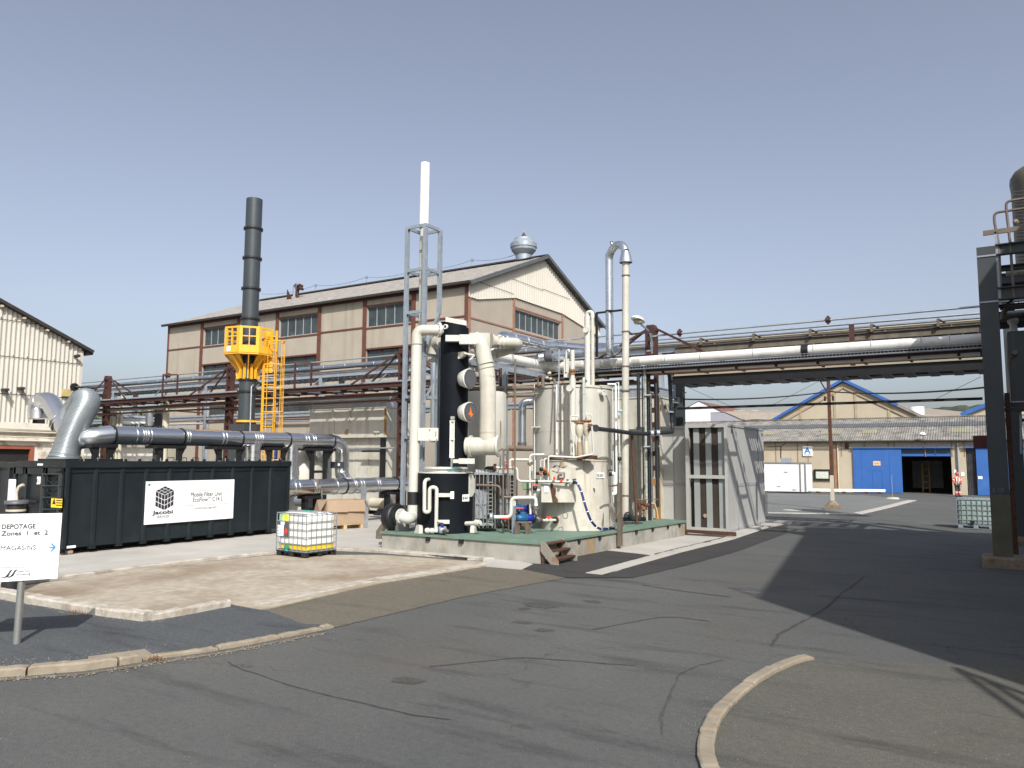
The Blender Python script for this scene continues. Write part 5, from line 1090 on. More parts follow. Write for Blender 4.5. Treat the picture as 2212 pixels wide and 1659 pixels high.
# blue hose
K = lambda u, v, dd=21.9: at('k',u,v,dd)
hz = T('blue_hose', 'dark blue hose with white ties curving down the conical tank', 'hose', tuple(K(1010,545)))
hp_ = [K(1000,540,21.9),K(1040,575,21.75),K(1075,650,21.7),K(1105,760,21.65),K(1140,870,21.6),K(1180,970,21.6),K(1235,1035,21.7),K(1290,1062,22.0),K(1360,1058,22.6),K(1430,1042,23.2)]
for p in hp_[-3:]: p.z = max(p.z, PZ+.05)
MB().tube(hp_, .035, .3, n=12, seg=4).build('hose_run', m_hose, hz)
g = MB()
for i in range(1, 9): g.ring(hp_[i], hp_[i+1]-hp_[i-1], .040, .022, 14)
each(g, 'tie', m_white, hz); flange(MB(), hp_[0], Rr, .075, .06, 8).build('coupling', m_black, hz); flange(MB(), hp_[-1], Rr, .08, .05).build('end_coupling', m_brownpipe, hz)
# manifold with orange actuators
mf = T('dosing_manifold', 'ivory dosing manifold with orange actuators across the conical tank', 'manifold', tuple(K(640,540)))
g = MB(); g.tube([K(595,540,22.0),K(980,545,21.9)], .032, n=12); g.tube([K(570,560,22.2),K(570,250+60,22.2)],.03,n=8)
for pts in ([(670,535),(672,395),(672,300),(700,292)],[(717,540),(717,265),(900,275),(1010,280),(1100,262),(1200,245),(1208,230),(1195,0),(1190,-60)],[(633,535),(633,312),(660,305)],[(757,540),(757,480)],[(958,545),(958,590)]): g.tube([K(u,v,22.05) for u, v in pts], .028 if pts[0][0] != 633 else .018, .07, n=10)
g.build('pipework', m_creamlight, mf)
for u, v, r_ in ((665,408,.058),(705,450,.066),(625,453,.048)):
    c = K(u+15,v,22.0); dd_ = (-Rr*.8-F_*.6).normalized(); MB().cyl(c, c+dd_*.10, r_*.85, n=14).build('orange_actuator', m_orange, mf); MB().lathe(c+dd_*.10, [(r_*.95,0),(r_,.04),(r_*.9,.07),(.02,.075)], axis=dd_, n=14).build('black_knob', m_blackrub, mf)
for u, v in ((780,510),(857,535)): c = K(u,v,21.85); MB().bar(c-Zv*.05, c+Zv*.06, .028, .03).cyl(c, c-F_*.06, .04, n=8).build('red_handle', m_redv, mf)
g = MB()
for u in (592,925,995): flange(g, K(u,542,21.95), Rr, .065, .06)
each(g, 'black_flange', m_black, mf)
g = MB(); 
for k_ in range(9): a = K(645+random.uniform(-5,5),270+k_*5,22.1); b = K(900+random.uniform(-40,60),255+k_*7,22.2); g.tube([a,(a+b)/2+Zv*.02,b], .013, .1, n=5)
g.build('hose_bundle', m_brownpipe, mf)
# twin rusty cones
tc_ = T('twin_ejectors', 'pair of dirty hourglass ejectors with rusty flanges on the conical tank', 'ejectors', tuple(K(1060,300)))
for u, v, s, mt in ((858,1250,1.0,m_creamdirty),(985,1215,1.02,M('greyish_dirty_cream',(.42,.38,.31),.6,var=.25,sc_=5,stain=(.3,.2,.1),st=(.55,.7),ss=4))):
    t_ = U(u,v,22.6 if u < 900 else 22.9); dz_ = U(u,1490,22.6).z-t_.z; b0 = Vector((t_.x,t_.y,SZ)); H_ = t_.z-SZ
    MB().lathe(b0, [(.085,0),(.08,H_*.30),(.062,H_*.5),(.045,H_*.58),(.05,H_*.61),(.11,H_*.72),(.118,H_*.84),(.11,H_*.93),(.095,H_*.99)], n=22).build('ejector_body', mt if u > 900 else m_creamdirty, tc_)
    MB().lathe(b0, [(.088,.02),(.083,H_*.3),(.064,H_*.5)], n=22).build('rusty_lower_cone', M('tan_stained_cone',(.36,.27,.17),.6,var=.15,stain=(.25,.14,.07),st=(.5,.7),ss=5) if u < 900 else m_creamdirty, tc_)
    flange(MB(), t_, Zv, .155, .03, 8).build('rusty_flange', m_rustor, tc_)
    g = MB()
    if u < 900: g.tube([t_, U(850,1180,22.5), U(845,1128,22.5), U(690,1128,22.5), U(690,1210,22.5), U(750,1659,22.5), K(995,290,22.3)], .022, .09, n=10)
    else: g.tube([t_, U(985,1150,22.8), U(985,1095,22.8), U(1090,1095,22.8), U(1105,1659,22.8), K(1205,235,22.6)], .022, .09, n=10)
    g.build('white_vent_tube', m_creamlight, tc_)
MB().box(*(lambda a, b: (a.x-.1,b.x+.3,a.y-.15,a.y+.15,SZ+.05,SZ+.16))(K(930,300,22.6),K(1185,300,22.6))).build('rusty_base', m_rust, tc_)
MB().bar(U(430,1225,23.6), U(1080,1225,22.9), .04, .05).build('support_bar', m_brownpipe, tc_)
# black pipe across
bp_ = T('black_pipe', 'thick black pipe crossing from the ejectors to the rack leg', 'pipe', tuple(U(1170,1360,22.6)))
pa = [U(1165,1355,22.7), U(1230,1370,22.9), at('j',880,1130,23.6), at('j',1130,1165,24.6), at('j',1300,1170,25.3), at('j',1530,1150,26.3), at('j',1522,1080,26.5), at('j',1495,560,26.3)]
MB().tube(pa, .066, .25, n=14).build('pipe_run', m_blackp, bp_); flange(MB(), U(1165,1355,22.65), (-F_-Rr*.2), .105, .06).build('blind_flange', m_blackp, bp_)
g = MB(); flange(g, at('j',1320,1165,25.2), Rr, .10, .08, 6); flange(g, at('j',1380,1160,25.4), Rr, .10, .08, 6); flange(g, at('j',1505,950,26.4), Zv, .12, .05); each(g, 'clamp_flange', m_galvd, bp_)
flange(MB(), U(1065,1340,22.8), Rr, .10, .1, 8).build('rusty_flange', m_rust, bp_)

# ---------------------------------------------------------------- piping between black tank and conical tank
Tt = lambda u, v, dd=21.6: at('t',u,v,dd)
mg = 'ivory process pipes between the two tanks'
pipe('ivory_pipe', 'ivory pipe stepping down from black flange to the manifold', [Tt(600,300,22),Tt(1010,297,22),Tt(1012,560,22),Tt(1400,565,22)], .033, m_creamlight, mg, fil=.12, n=12)
r_ = T('black_elbow', 'black rusty flanged elbow feeding the upper ivory pipe', 'pipe', tuple(Tt(580,300,22.1))); MB().tube([Tt(400,420,22.4),Tt(410,310,22.4),Tt(560,305,22.1)], .055, .16, n=12).build('elbow', m_black, r_); flange(MB(), Tt(580,300,22.05), Rr, .11, .06, 10).build('rusty_flange', m_rust, r_)
pipe('ivory_pipe', 'ivory pipe arching from small valve to the vertical ivory pipe', [Tt(865,265,22.6),Tt(865,145,22.6),Tt(1290,150,22.6),Tt(1290,500,22.6)], .04, m_creamlight, mg, fil=.12, n=12)
pipe('ivory_pipe', 'vertical ivory pipe with brown flange between the tanks', [Tt(1530,50,22.3),Tt(1250,48,22.3),Tt(1252,650,22.3),Tt(1262,1200,22.2)], .035, m_creamlight, mg, fil=.12, n=12, rings=[(Tt(1250,235,22.3),Zv),(Tt(1250,210,22.3),Zv)], ringmat=m_brownpipe, rw=.04, rr=1.9)
pipe('ivory_pipe', 'thick ivory pump line arching above the blue pump', [Tt(560,1250,21.5),Tt(890,1250,21.5),Tt(895,878,21.5),Tt(1360,875,21.5),Tt(1368,1000,21.5)], .052, m_creamlight, mg, fil=.14, n=16)
r_ = T('arch_support', 'grey post with cream gusset under the thick ivory pump line', 'post', tuple(Tt(945,1440,21.5))); a = Tt(945,1000,21.55); MB().ibeam((a.x,a.y,PZ),(a.x,a.y,a.z+.1),.08,.08,.015,up=Y).build('post', m_galvd, r_); MB().prism([Tt(932,900,21.5),Tt(945,890,21.5),Tt(978,960,21.5),Tt(978,1040,21.5),Tt(932,1040,21.5)], F_*.05).build('gusset', m_creamlight, r_)
pipe('ivory_pipe', 'short ivory elbow behind the pump flange', [Tt(1440,735,21.9),Tt(1345,738,21.9),Tt(1342,900,21.9)], .045, m_creamlight, mg, fil=.14, n=12)
pipe('ivory_pipe', 'small ivory elbow by the green box', [Tt(1290,740,22.7),Tt(1205,740,22.7),Tt(1200,880,22.7)], .04, m_creamlight, mg, fil=.12, n=12)
pipe('brown_pipe', 'brown pipe stepping down right before the grey exchangers', [Tt(230,632,22),Tt(680,650,21.8),Tt(685,860,21.8),Tt(900,870,21.8)], .034, m_brownpipe, 'brown pipes', fil=.12, n=10)
for lb, u, v0, v1, dd, top in (('left vertical brown pipe before the exchangers',735,-60,1440,21.6,None),('middle vertical brown pipe before the exchangers',828,-60,860,21.8,None),('right tall brown pipe reaching the rack',960,-1000,850,21.7,None)):
    a = Tt(u,v1,dd); b = Tt(u,v0,dd); b.x, b.y = a.x, a.y
    if v1 > 1400: a.z = PZ
    if u == 960: b.z = 5.4
    pts = [b,a] if u == 960 else [b+Vector((-.12,-.07,-.06)),b+Zv*.03,a]
    pipe('brown_pipe', lb, pts, .026, m_brownpipe, 'brown pipes', fil=.08, n=10)
def pump(lb, u, v, dd, s=1.0, nm='pump'):
    c = Tt(u,v,dd); ax = (Rr*.98+F_*.2).normalized(); t = T(nm, lb, 'pump', (c.x,c.y,PZ))
    g = MB().lathe(c, [(.03,-.36*s),(.12*s,-.34*s),(.155*s,-.26*s),(.155*s,.12*s),(.1*s,.14*s)], axis=ax, n=18)
    for k_ in range(14): an = 6.283*k_/14; a1, b1 = g.frame(ax); q_ = c+(a1*math.cos(an)+b1*math.sin(an))*.16*s; g.obox(q_-ax*.05*s, ax*.16*s, a1*.004, b1*.004)
    g.build('motor', m_bluepump, t); MB().obox(c+Zv*.19*s-ax*.05, ax*.1*s, F_*.07*s, Zv*.06*s).build('terminal_box', m_bluepump, t)
    MB().lathe(c, [(.11*s,.12*s),(.15*s,.16*s),(.15*s,.3*s),(.19*s,.32*s)], axis=ax, n=18).build('adapter', m_ultra, t)
    MB().lathe(c, [(.02,.32*s),(.21*s,.32*s),(.22*s,.42*s),(.12*s,.5*s),(.02,.5*s)], axis=ax, n=18).build('volute', m_black, t)
    g = MB(); a = c+Zv*0; 
    for o_ in (-.2,.1): g.box(c.x+ax.x*o_-.03,c.x+ax.x*o_+.03,c.y+ax.y*o_-.1,c.y+ax.y*o_+.1,PZ,c.z-.14*s)
    g.obox(Vector((c.x,c.y,c.z-.17*s)), ax*.3*s, F_*.1*s, Zv*.02); g.build('pedestal', m_brownpipe, t)
    return c+ax*.5*s
e_ = pump('blue electric pump before the conical tank on the green deck', 1150, 1265, 21.4, .66)
MB().cyl(e_, at('t',1440,1300,21.4), .045, n=12).build('steel_spool', m_silverm, None, tuple(e_), label='short steel spool between blue pump and white pipe', cat='pipe')
r_ = T('pump_riser', 'steel flanged riser above the blue pump', 'pipe', tuple(Tt(1368,1080,21.5))); MB().cyl(Tt(1368,990,21.5),Tt(1368,1200,21.5),.035,n=12).build('tube', m_alum, r_); flange(MB(), Tt(1368,1080,21.5), Zv, .08, .04, 8).build('flange', m_brownpipe, r_); flange(MB(), Tt(1368,1010,21.5), Zv, .055, .06).build('union', m_white, r_)
pump('second blue pump partly hidden behind the ivory pump arch', 1080, 1090, 22.6, .6)
pump('lower rear blue pump behind the brown stand', 1010, 1190, 22.9, .5)
for lb, u, v, dd, w_ in (('red long valve lever above the rear blue pump',1050,1075,22.2,.24),('red short valve lever by the green box',1350,632,21.8,.14),('red valve lever on the low pipe left of the pump',775,1275,21.3,.2)):
    r_ = T('valve', lb, 'valve', tuple(Tt(u,v,dd)), 'red handled valves'); c = Tt(u,v,dd); MB().bar(c-Rr*w_/2, c+Rr*w_/2, .035, .03).build('red_handle', m_redv, r_); MB().lathe(c-Zv*.09,[(.02,-.06),(.06,-.05),(.065,.05),(.03,.06)],n=12).build('valve_body', m_black, r_)
r_ = T('flanged_nozzle', 'grey bolted nozzle with ivory pipe low beside the exchanger', 'nozzle', tuple(Tt(520,1250,21.6))); flange(MB(), Tt(510,1240,21.6), Rr, .10, .06, 12).build('flange', m_galvd, r_); MB().cyl(Tt(450,1240,21.7),Tt(540,1245,21.6),.06,n=14).build('neck', m_black, r_)
c = Tt(1200,610,22.6); one('green_box', 'small pale green control box between the tanks', 'control box', MB().bbox(c.x-.14,c.x+.14,c.y-.05,c.y+.05,c.z-.18,c.z+.12), M('pale_green_box',(.22,.34,.20),.5), tuple(c))
r_ = T('hanging_hand_pump', 'orange and grey hose gun hanging on the brown pipe', 'hose gun', tuple(Tt(790,250,21.9))); MB().tube([Tt(780,40,22),Tt(775,170,22),Tt(800,250,21.9)], .04, n=8).build('grey_hose', m_galvd, r_); MB().prism([Tt(775,165,21.9),Tt(800,165,21.9),Tt(820,290,21.9),Tt(790,350,21.9),Tt(775,260,21.9)], F_*.06).build('orange_body', m_redv, r_)
# exchangers (grey plate pack units)
def exch(lb, u0, u1, v0, v1, dd):
    a, b = Tt(u0,v0,dd), Tt(u1,v1,dd); cxx, cyy = (a.x+b.x)/2, (a.y+b.y)/2; L2 = Vector((b.x-a.x,b.y-a.y,0)); ax = L2.normalized(); nr = Vector((ax.y,-ax.x,0)); W_ = L2.length; t = T('plate_exchanger', lb, 'heat exchanger', (cxx,cyy,PZ), 'grey exchangers'); zt_ = a.z; c = Vector((cxx,cyy,(zt_+PZ+.1)/2)); Hh = (zt_-PZ-.1)/2
    MB().obox(c, L2/2, nr*.3, Zv*Hh).build('dark_core', m_dark, t)
    MB().obox(c+Zv*(Hh+.03), L2/2*1.04, nr*.36, Zv*.03).obox(c-Zv*(Hh-.1)+nr*.2, L2/2*.7, nr*.16, Zv*.04).build('end_frames', m_greyblue, t)
    g = MB(); q_ = c-ax*W_*.22+nr*.31-Zv*Hh*.1; g.obox(q_, ax*W_*.26, nr*.015, Zv*Hh*.55)
    for s in (-1, 1): g.bar(q_-ax*W_*.2*s-Zv*Hh*.45+nr*.03, q_+ax*W_*.2*s+Zv*Hh*.45+nr*.03, .04, .03)
    g.bar(q_-ax*W_*.24+nr*.035, q_+ax*W_*.24+nr*.035, .04, .03); g.build('braced_panel', m_greyblue, t)
    g = MB(); 
    for f_ in (-.46,-.28,-.1,.06,.13,.30,.42): p = c+ax*W_*f_+nr*.36; g.cyl(p-Zv*Hh, p+Zv*Hh, .014, n=6)
    k_ = 0
    while -Hh*.9+k_*.11 < Hh*.85: z = -Hh*.9+k_*.11; g.bar(c+ax*W_*.06+nr*.345+Zv*z, c+ax*W_*.30+nr*.345+Zv*z, .018); k_ += 1
    g.build('rods_and_rungs', m_alum, t)
    g = MB(); 
    for f_ in (-.42,-.28,-.14,.02,.16,.32): p = c+ax*W_*f_+nr*.1+Zv*(Hh+.06); g.cyl(p, p+Zv*.09, .05, n=8)
    each(g, 'bolt_head', m_panel, t)
exch('front grey heat exchanger with ladder like bars right of the black tank', 200, 620, 430, 1330, 22.4)
exch('rear grey heat exchanger behind the brown pipes', 650, 1010, 440, 1250, 23.3)
# dark cone vessel behind
c = at('i',1130,330,24.0); t = T('grey_vessel', 'grey cone bottomed vessel in shade behind the tee duct', 'vessel', (c.x,c.y,PZ)); MB().lathe((c.x,c.y,0),[(.35,PZ),(.62,2.4),(.66,2.7),(.66,4.6),(.6,4.65),(.02,4.7)],n=36).build('shell', m_cream2, t)
a = at('h',820,700,24.0)
for lb, v in (('upper of two brown pipes leaving right of the column',915),('lower of two brown pipes leaving right of the column',995)):
    p = at('h',820,v,24); pipe('brown_pipe', lb, [p, at('h',1520,v-12,24.9)], .07, m_brownpipe, 'brown pipes', n=10)
t = T('grey_flanged_duct', 'silver elbow duct dropping left of the large tank', 'duct', tuple(at('h',1400,1480,25.5))); q_ = at('h',1400,1000,25.5)
MB().tube([at('h',1520,1050,25.5), at('h',1400,1060,25.5), Vector((q_.x,q_.y,at('h',1400,1510,25.5).z))], .125, .25, n=16, seg=6).build('duct', m_silverback, t); flange(MB(), Vector((q_.x,q_.y,at('h',1400,1515,25.5).z)), Zv, .15, .08, 8).build('flange', m_dkgrey, t)
pipe('brown_pipe', 'horizontal brown pipe low behind the exchangers', [at('h',1160,1560,24.5), at('h',1510,1565,25)], .09, m_brownpipe, 'brown pipes', n=10)
t = T('red_chain_post', 'red perforated post with lattice left of the grey post', 'post', tuple(at('h',1160,1200,24.8))); q_ = at('h',1162,1200,24.8); q2 = at('h',1210,1200,24.5); MB().cyl((q_.x,q_.y,PZ),(q_.x,q_.y,5.5),.05,n=6).build('red_post', m_red, t)
g = MB(); z = 2.3
while z < 4.4: g.box(q_.x-.07,q_.x+.07,q_.y-.06,q_.y+.06,z,z+.06); z += .12
each(g, 'red_plate', m_redf, t)
one('grey_post', 'grey steel post rising to the tray right of the cream duct', 'post', MB().ibeam((q2.x,q2.y,PZ),(q2.x,q2.y,5.45),.14,.14,.02,up=Y), m_galvd, (q2.x,q2.y,PZ))
# rust valve group at right end of plinth
rv = T('rusty_valve_group', 'rusty valves and black pipes on the right end of the deck', 'valves', (V(560,1300,25).x,V(560,1300,25).y,PZ))
g = MB(); g.tube([V(150,1430,24.2),V(660,1425,25.0)], .07, n=10); g.tube([V(340,1400,24.4),V(380,1330,24.4),V(430,1400,24.5)], .08, .1, n=10); g.build('black_pipes', m_blackp, rv)
for u, v, r_, d_ in ((590,1170,.07,(1,.2,.1)),(650,1160,.075,(0,0,1)),(690,1200,.07,(.3,1,0)),(650,1250,.08,(1,.4,.2)),(570,1220,.06,(0,0,1))):
    c = V(u,v,24.8); MB().lathe(c, [(.02,-.1),(r_,-.08),(r_*.8,-.02),(r_,.03),(r_*.9,.09),(.02,.1)], axis=d_, n=12).build('rusty_valve', m_rust, rv)
g = MB(); c = V(640,1300,24.7); 
for k_ in range(14): a_ = 6.283*k_/14; g.bar(c+Vector((math.cos(a_)*.05,0,math.sin(a_)*.06)), c+Vector((math.cos(a_)*.12,.02,math.sin(a_)*.16)), .02)
g.build('hand_wheel', m_rustor, rv)
g = MB(); g.bar(V(470,1098,24.8),V(590,1105,24.8),.03); g.bar(V(620,1103,25),V(720,1108,25),.03); g.bar(V(760,1100,25.2),V(880,1108,25.2),.03); each(g, 'stem_bar', m_brownpipe, rv)
q_ = V(530,1200,24.7); MB().cyl((q_.x,q_.y,PZ),(q_.x-.15,q_.y,V(490,60,24.7).z),.045,n=10).build('rusty_standpipe', m_rust, rv)
MB().tube([V(500,1150,24.9),V(490,1240,24.9),V(520,1360,24.9)], .08, .1, n=10).build('lagged_pipe', m_white, rv)
MB().tube([V(770,1170,25),V(820,1165,25),V(860,1300,25),V(875,1425,25)], .018, .1, n=6).build('beige_hose', m_creamdirty, rv)
# rusty channel post on the deck edge with leads
cp_ = T('rusty_channel_post', 'rusty channel post bolted to the plinth side with hanging leads', 'post', (-9.25,20.6,0)); q_ = wg('v',235,1659,.25); q_ = Vector((-9.28, wx('v',240,1600,-9.28).y, 0))
MB().box(q_.x-.02,q_.x+.07,q_.y-.09,q_.y-.03,.1,1.9).box(q_.x-.02,q_.x+.07,q_.y+.03,q_.y+.09,.1,1.9).box(q_.x-.02,q_.x+.02,q_.y-.03,q_.y+.03,.1,1.9).build('channel', m_brownpipe, cp_)
a = at('v',75,895,22.8); g = MB(); z = wx('v',240,880,q_.x).z; g.bar((q_.x,q_.y-.7,z),(q_.x,q_.y+.15,z+.02),.03,.05); g.build('cross_arm', m_brownpipe, cp_)
g = MB()
for k_ in range(4): g.tube([(q_.x+.02,q_.y,1.15),(q_.x+.04,q_.y-.25-.08*k_,.9-.06*k_),(q_.x,q_.y-.5-.05*k_,1.2),(q_.x-.1,q_.y-.4,1.5)], .012, .2, n=5)
g.tube([(q_.x,q_.y,1.2),(q_.x-.05,q_.y+.3,1.0),(q_.x-.15,q_.y+.6,.6)],.02,.1,n=6); g.bar((q_.x-.05,q_.y,1.1),(q_.x-.2,q_.y+.5,PZ),.025); g.build('hanging_leads', m_brownpipe, cp_)
q_ = V(135,1400,23.0); one('white_downpipe', 'short white open downpipe ending above the deck', 'pipe', MB().cyl((q_.x,q_.y,PZ+.06),(q_.x,q_.y,V(135,1230,23).z),.08,n=14), m_whitestack, (q_.x,q_.y,PZ))
m_txtd = M('sign_dark_grey', (.06,.06,.065), .6, var=0.)
# ================================================================ red pipe rack
RK = 25.3; rk_ = T('red_pipe_rack', 'long oxide red steel pipe rack with portal legs and tie rods', 'pipe rack', (-21.3,RK,0))
for cx_ in (-43.5,-32.6,-21.3,-10.03):
    pz = PZ if cx_ > -11 else .06; W2 = .24
    W2 = .15; g = MB()
    for s in (-1, 1): g.box(cx_+s*W2-.045,cx_+s*W2+.045,25.18,25.42,(pz if cx_ < -11 else 1.95),7.05)
    z = 2.2 if cx_ > -11 else pz+.6
    while z < 7.0: g.box(cx_-W2+.045,cx_+W2-.045,25.2,25.4,z,z+.17); z += .5
    g.prism([(cx_-W2-.08,25.16,7.05),(cx_+W2+.08,25.16,7.05),(cx_+W2-.02,25.16,7.28),(cx_-W2+.02,25.16,7.28)],(0,.28,0)); g.build('column', m_red, rk_)
    g = MB()
    for z in (5.6,4.95): g.box(cx_-.06,cx_+.06,24.91,25.84,z,z+.16)
    g.build('cross_beam', m_red, rk_)
    g = MB()
    for yy in (24.85, 25.9):
        for s in (-1, 1): g.bar((cx_+s*.17,25.3,7.15),(cx_+s*2.6 if cx_ > -40 or s > 0 else cx_+s*1.6,yy,5.8),.055,.07)
    each(g, 'tie_rod', m_red, rk_)
cb_ = MB()
for s in (-1,1): cb_.box(-10.03+s*.15-.05,-10.03+s*.15+.05,25.17,25.43,PZ,1.95)
for z in (.9,1.7): cb_.box(-10.2,-9.86,25.1,25.165,z,z+.22)
cb_.build('ochre_foot', m_ochre, rk_)
for yy in (24.75, 25.95):
    MB().ibeam((-52,yy,5.68),(.0,yy,5.68),.14,.20,.02).build('long_beam', m_red, rk_)
MB().ibeam((-52,24.8,5.02),(-12,24.8,5.02),.08,.09,.015).build('lower_beam', m_red, rk_)
g = MB(); x = -52
while x < 0: g.box(x,x+.07,24.83,25.87,5.52,5.60); x += 1.25
each(g, 'purlin', m_red, rk_)
g = MB(); g.box(-40,-12.0,24.95,25.15,5.60,5.62); g.box(-40,-12.0,25.28,25.5,5.60,5.62); g.box(-40,-12.0,25.6,25.7,5.6,5.62); each(g, 'shading_tray', m_galvd, rk_)  # solid trays added to the rack floor to shade the filter below
# beige strip and dark soffit of the right-hand span
one('beige_conduit_strip', 'beige cladding strip running under the right part of the rack', 'duct', MB().box(-10.4,.15,27.68,27.75,5.71,5.80), M('beige_strip',(.36,.31,.22),.6,var=.1), (-10,24.8,5.4))
so_ = T('lower_tray', 'dark lower cable tray with crossing bars under the right rack span', 'cable tray', (-5,25.6,5.2))
g = MB(); g.box(-10.2,.1,27.76,27.80,5.40,5.92); g.box(-10.2,.1,29.6,29.66,5.45,5.7); each(g, 'tray_side', m_black, so_)  # black sides stand in for the shaded band below the pipe
g = MB(); x = -10.1
while x < 0: g.box(x,x+.28,27.81,29.59,5.42,5.48); x += .7
each(g, 'crossing_bar', m_steelgrey, so_)
g = MB()
for yy in (28.0,28.3,28.6,28.95,29.3): g.tube([(-10.3,yy,5.54),(0,yy,5.54)], .06, n=6)
each(g, 'cable', m_black, so_)
# horizontal conduit on top of red rack, bulges and little frames
pipe('top_conduit', 'slender grey conduit running along the top of the red rack', [(-52,25.3,7.0),(-24,25.3,7.02),(-10,25.3,7.05),(-10,25.3,6.9),(0,25.3,6.95)], .035, m_galv, n=6)
pipe('top_conduit', 'second thin conduit just under the grey one on the rack left', [(-52,25.6,6.95),(-41,25.5,6.72)], .03, m_brownpipe, n=6)
one('pipe_joint', 'round rusty joint on the top conduit beside hall corner', 'joint', MB().cyl((-37.9,25.3,7.01),(-37.75,25.3,7.01),.13,n=10), m_red, (-37.8,25.3,7))
for i_, (x, lb) in enumerate(((-37.2,'red hoop frame on the rack left of the yellow cage'),(-27.1,'red hoop frame on the rack right of the yellow cage'),(-15.9,'small red hoop frame on rack behind white pipes'))):
    one('hoop_frame', lb, 'frame', MB().bar((x-.35,24.85,5.8),(x-.35,24.85,7.0),.07).bar((x+.25,25.3,5.8),(x+.25,25.3,7.0),.07).bar((x-.35,24.85,7.0),(x+.25,25.3,7.0),.07), m_red, (x,25,5.8), 'hoop frames on the red rack')
gp = 'small pipes lying on the red rack'
for i_, (yy, z, r_, mt, lb) in enumerate(((25.0,5.32,.05,m_red,'lowest dark red pipe slung under the rack beam'),(25.3,5.3,.07,m_brownpipe,'brown pipe under the middle of the rack'),(25.6,5.28,.06,m_galv,'grey pipe under the back of the rack'),(25.2,5.86,.06,m_galvd,'grey pipe lying on rack behind the front beam'),(25.55,5.88,.09,m_silverback,'thicker silver pipe lying on rack middle'),(25.75,5.84,.04,m_brownpipe,'thin brown pipe on the back of rack'))):
    pipe('rack_pipe', lb, [(-52,yy,z),(-10.6,yy,z)], r_, mt, gp, n=8)
# columns of wires/hoses hanging at rack leg (right)
lg_ = 'vertical pipes bundled at the rack leg'
for i_, (zn, u, v0, v1, dd, r_, mt, lb, z0) in enumerate((
  ('j',1185,560,1130,26.2,.06,m_blackp,'black pipe with clamp left of the rack leg falling to the crossing pipe',None),
  ('j',1228,500,1659,26.3,.025,m_black,'thin black cable left in the bundle at the rack leg',PZ),
  ('j',1255,500,1659,26.3,.05,M('clear_hose_bundle',(.33,.36,.32),.35,var=.3,sc_=12),'translucent hose bundle at the rack leg',PZ),
  ('j',1288,640,1659,26.4,.055,m_blackp,'dark blue black pipe just left of the rack leg',PZ),
  ('j',1312,700,1659,26.6,.04,m_silverm,'bright metal pipe just left of the rack leg',PZ),
  ('j',1368,660,1659,25.9,.06,m_blackp,'black pipe running down the right side of the rack leg',1.0))):
    vpipe('bundle_pipe', lb, zn, u, v0, v1, dd, r_, mt, group=lg_, n=8, z1=z0)
g = MB(); a = at('v',640,243,26.2); b = at('v',900,238,26.2); g.bar(a,b,.04); a = at('j',1240,780,26.2); b = at('j',1385,775,26.2); g.bar(a,b,.04); one('pipe_straps', 'grey strap bars across the pipe bundle at the rack leg', 'strap', g, m_galv, tuple(a))
# street lamp
lp_ = T('street_lamp', 'street lamp with cream oval head on the red rack column', 'street lamp', (-9.9,24.75,6.0)); a = at('l',740,1360,26.3)
MB().tube([a, at('l',735,1180,26.2), at('l',690,1100,26.0), at('l',620,1045,25.8)], .035, .5, n=8).build('arm', m_silverback, lp_)
c1_, c2_ = at('l',640,1035,25.8), at('l',530,965,25.2); ax = (c2_-c1_).normalized(); upv = (Zv-ax*ax.z).normalized()
g = MB(); n1 = 12; vs = []
for k_ in range(9):
    t = k_/8; wv = .19*math.sin(math.pi*min(1,(t*.93+.05)))**.6
    for i in range(n1): s = 2*math.pi*i/n1; vs.append(c1_+(c2_-c1_)*t+ax.cross(upv)*math.cos(s)*wv+upv*max(-.03,math.sin(s))*wv*.8)
g.add(vs, [(k_*n1+i,k_*n1+(i+1) % n1,k_*n1+n1+(i+1) % n1,k_*n1+n1+i) for k_ in range(8) for i in range(n1)]+[tuple(range(n1)),tuple(range(8*n1,9*n1))], True); g.build('lamp_head', m_whitestack, lp_)
g = MB(); g.lathe((c1_+c2_)/2-upv*.03, [(.02,-.10),(.12,-.08),(.155,-.0)], axis=upv, n=16); g.build('lens', m_cap, lp_)
MB().bar(a+Zv*.1, a+Zv*.1-X*.2, .04).bar(a+Zv*.6, a+Zv*.6+X*.2, .04).build('clamps', m_galv, lp_)
sb = T('rack_stay', 'black stay bar from the rack column to the cream stack', 'bracket', (-10,24,6.6)); MB().bar(at('l',460,1125,25), at('l',520,1150,25.2), .06).bar(at('l',520,1150,25.2), at('l',765,1125,26.3), .06).build('bar', m_gutter, sb)

# galvanised back rack
GK = 30.0; gr_ = T('galvanised_rack', 'long galvanised pipe rack behind the red one carrying silver duct', 'pipe rack', (-26,GK,0))
for x in (-50.2,-40.4,-30.7,-20.9,-11.4):
    for yy in (GK-.3, GK+1.2): MB().ibeam((x,yy,.05),(x,yy,6.9),.22,.24,.025,up=Y).build('column', m_galv, gr_)
    MB().box(x-.06,x+.06,GK-.2,GK+1.1,4.8,4.95).build('cross_beam', m_galv, gr_)
for yy in (GK-.35, GK+1.3): MB().ibeam((-58,yy,7.02),(-10.7,yy,7.02),.14,.24,.02).build('long_beam', m_galv, gr_); 
for yy in (GK-.35,): MB().ibeam((-58,yy,4.95),(-11,yy,4.95),.12,.2,.02).build('lower_beam', m_galv, gr_)
MB().ibeam((-10.7,29.5,6.95),(.3,29.5,6.95),.16,.26,.02).build('brown_beam', M('shade_toned_beam',(.12,.10,.075),.7,var=.15,streak=(.17,.15,.115),stk=(.5,.7)), gr_)  # brown tone carries the shade on this steel beam
MB().ibeam((-10.7,30.9,6.95),(.3,30.9,6.95),.16,.26,.02).build('rear_beam', m_gutter, gr_)
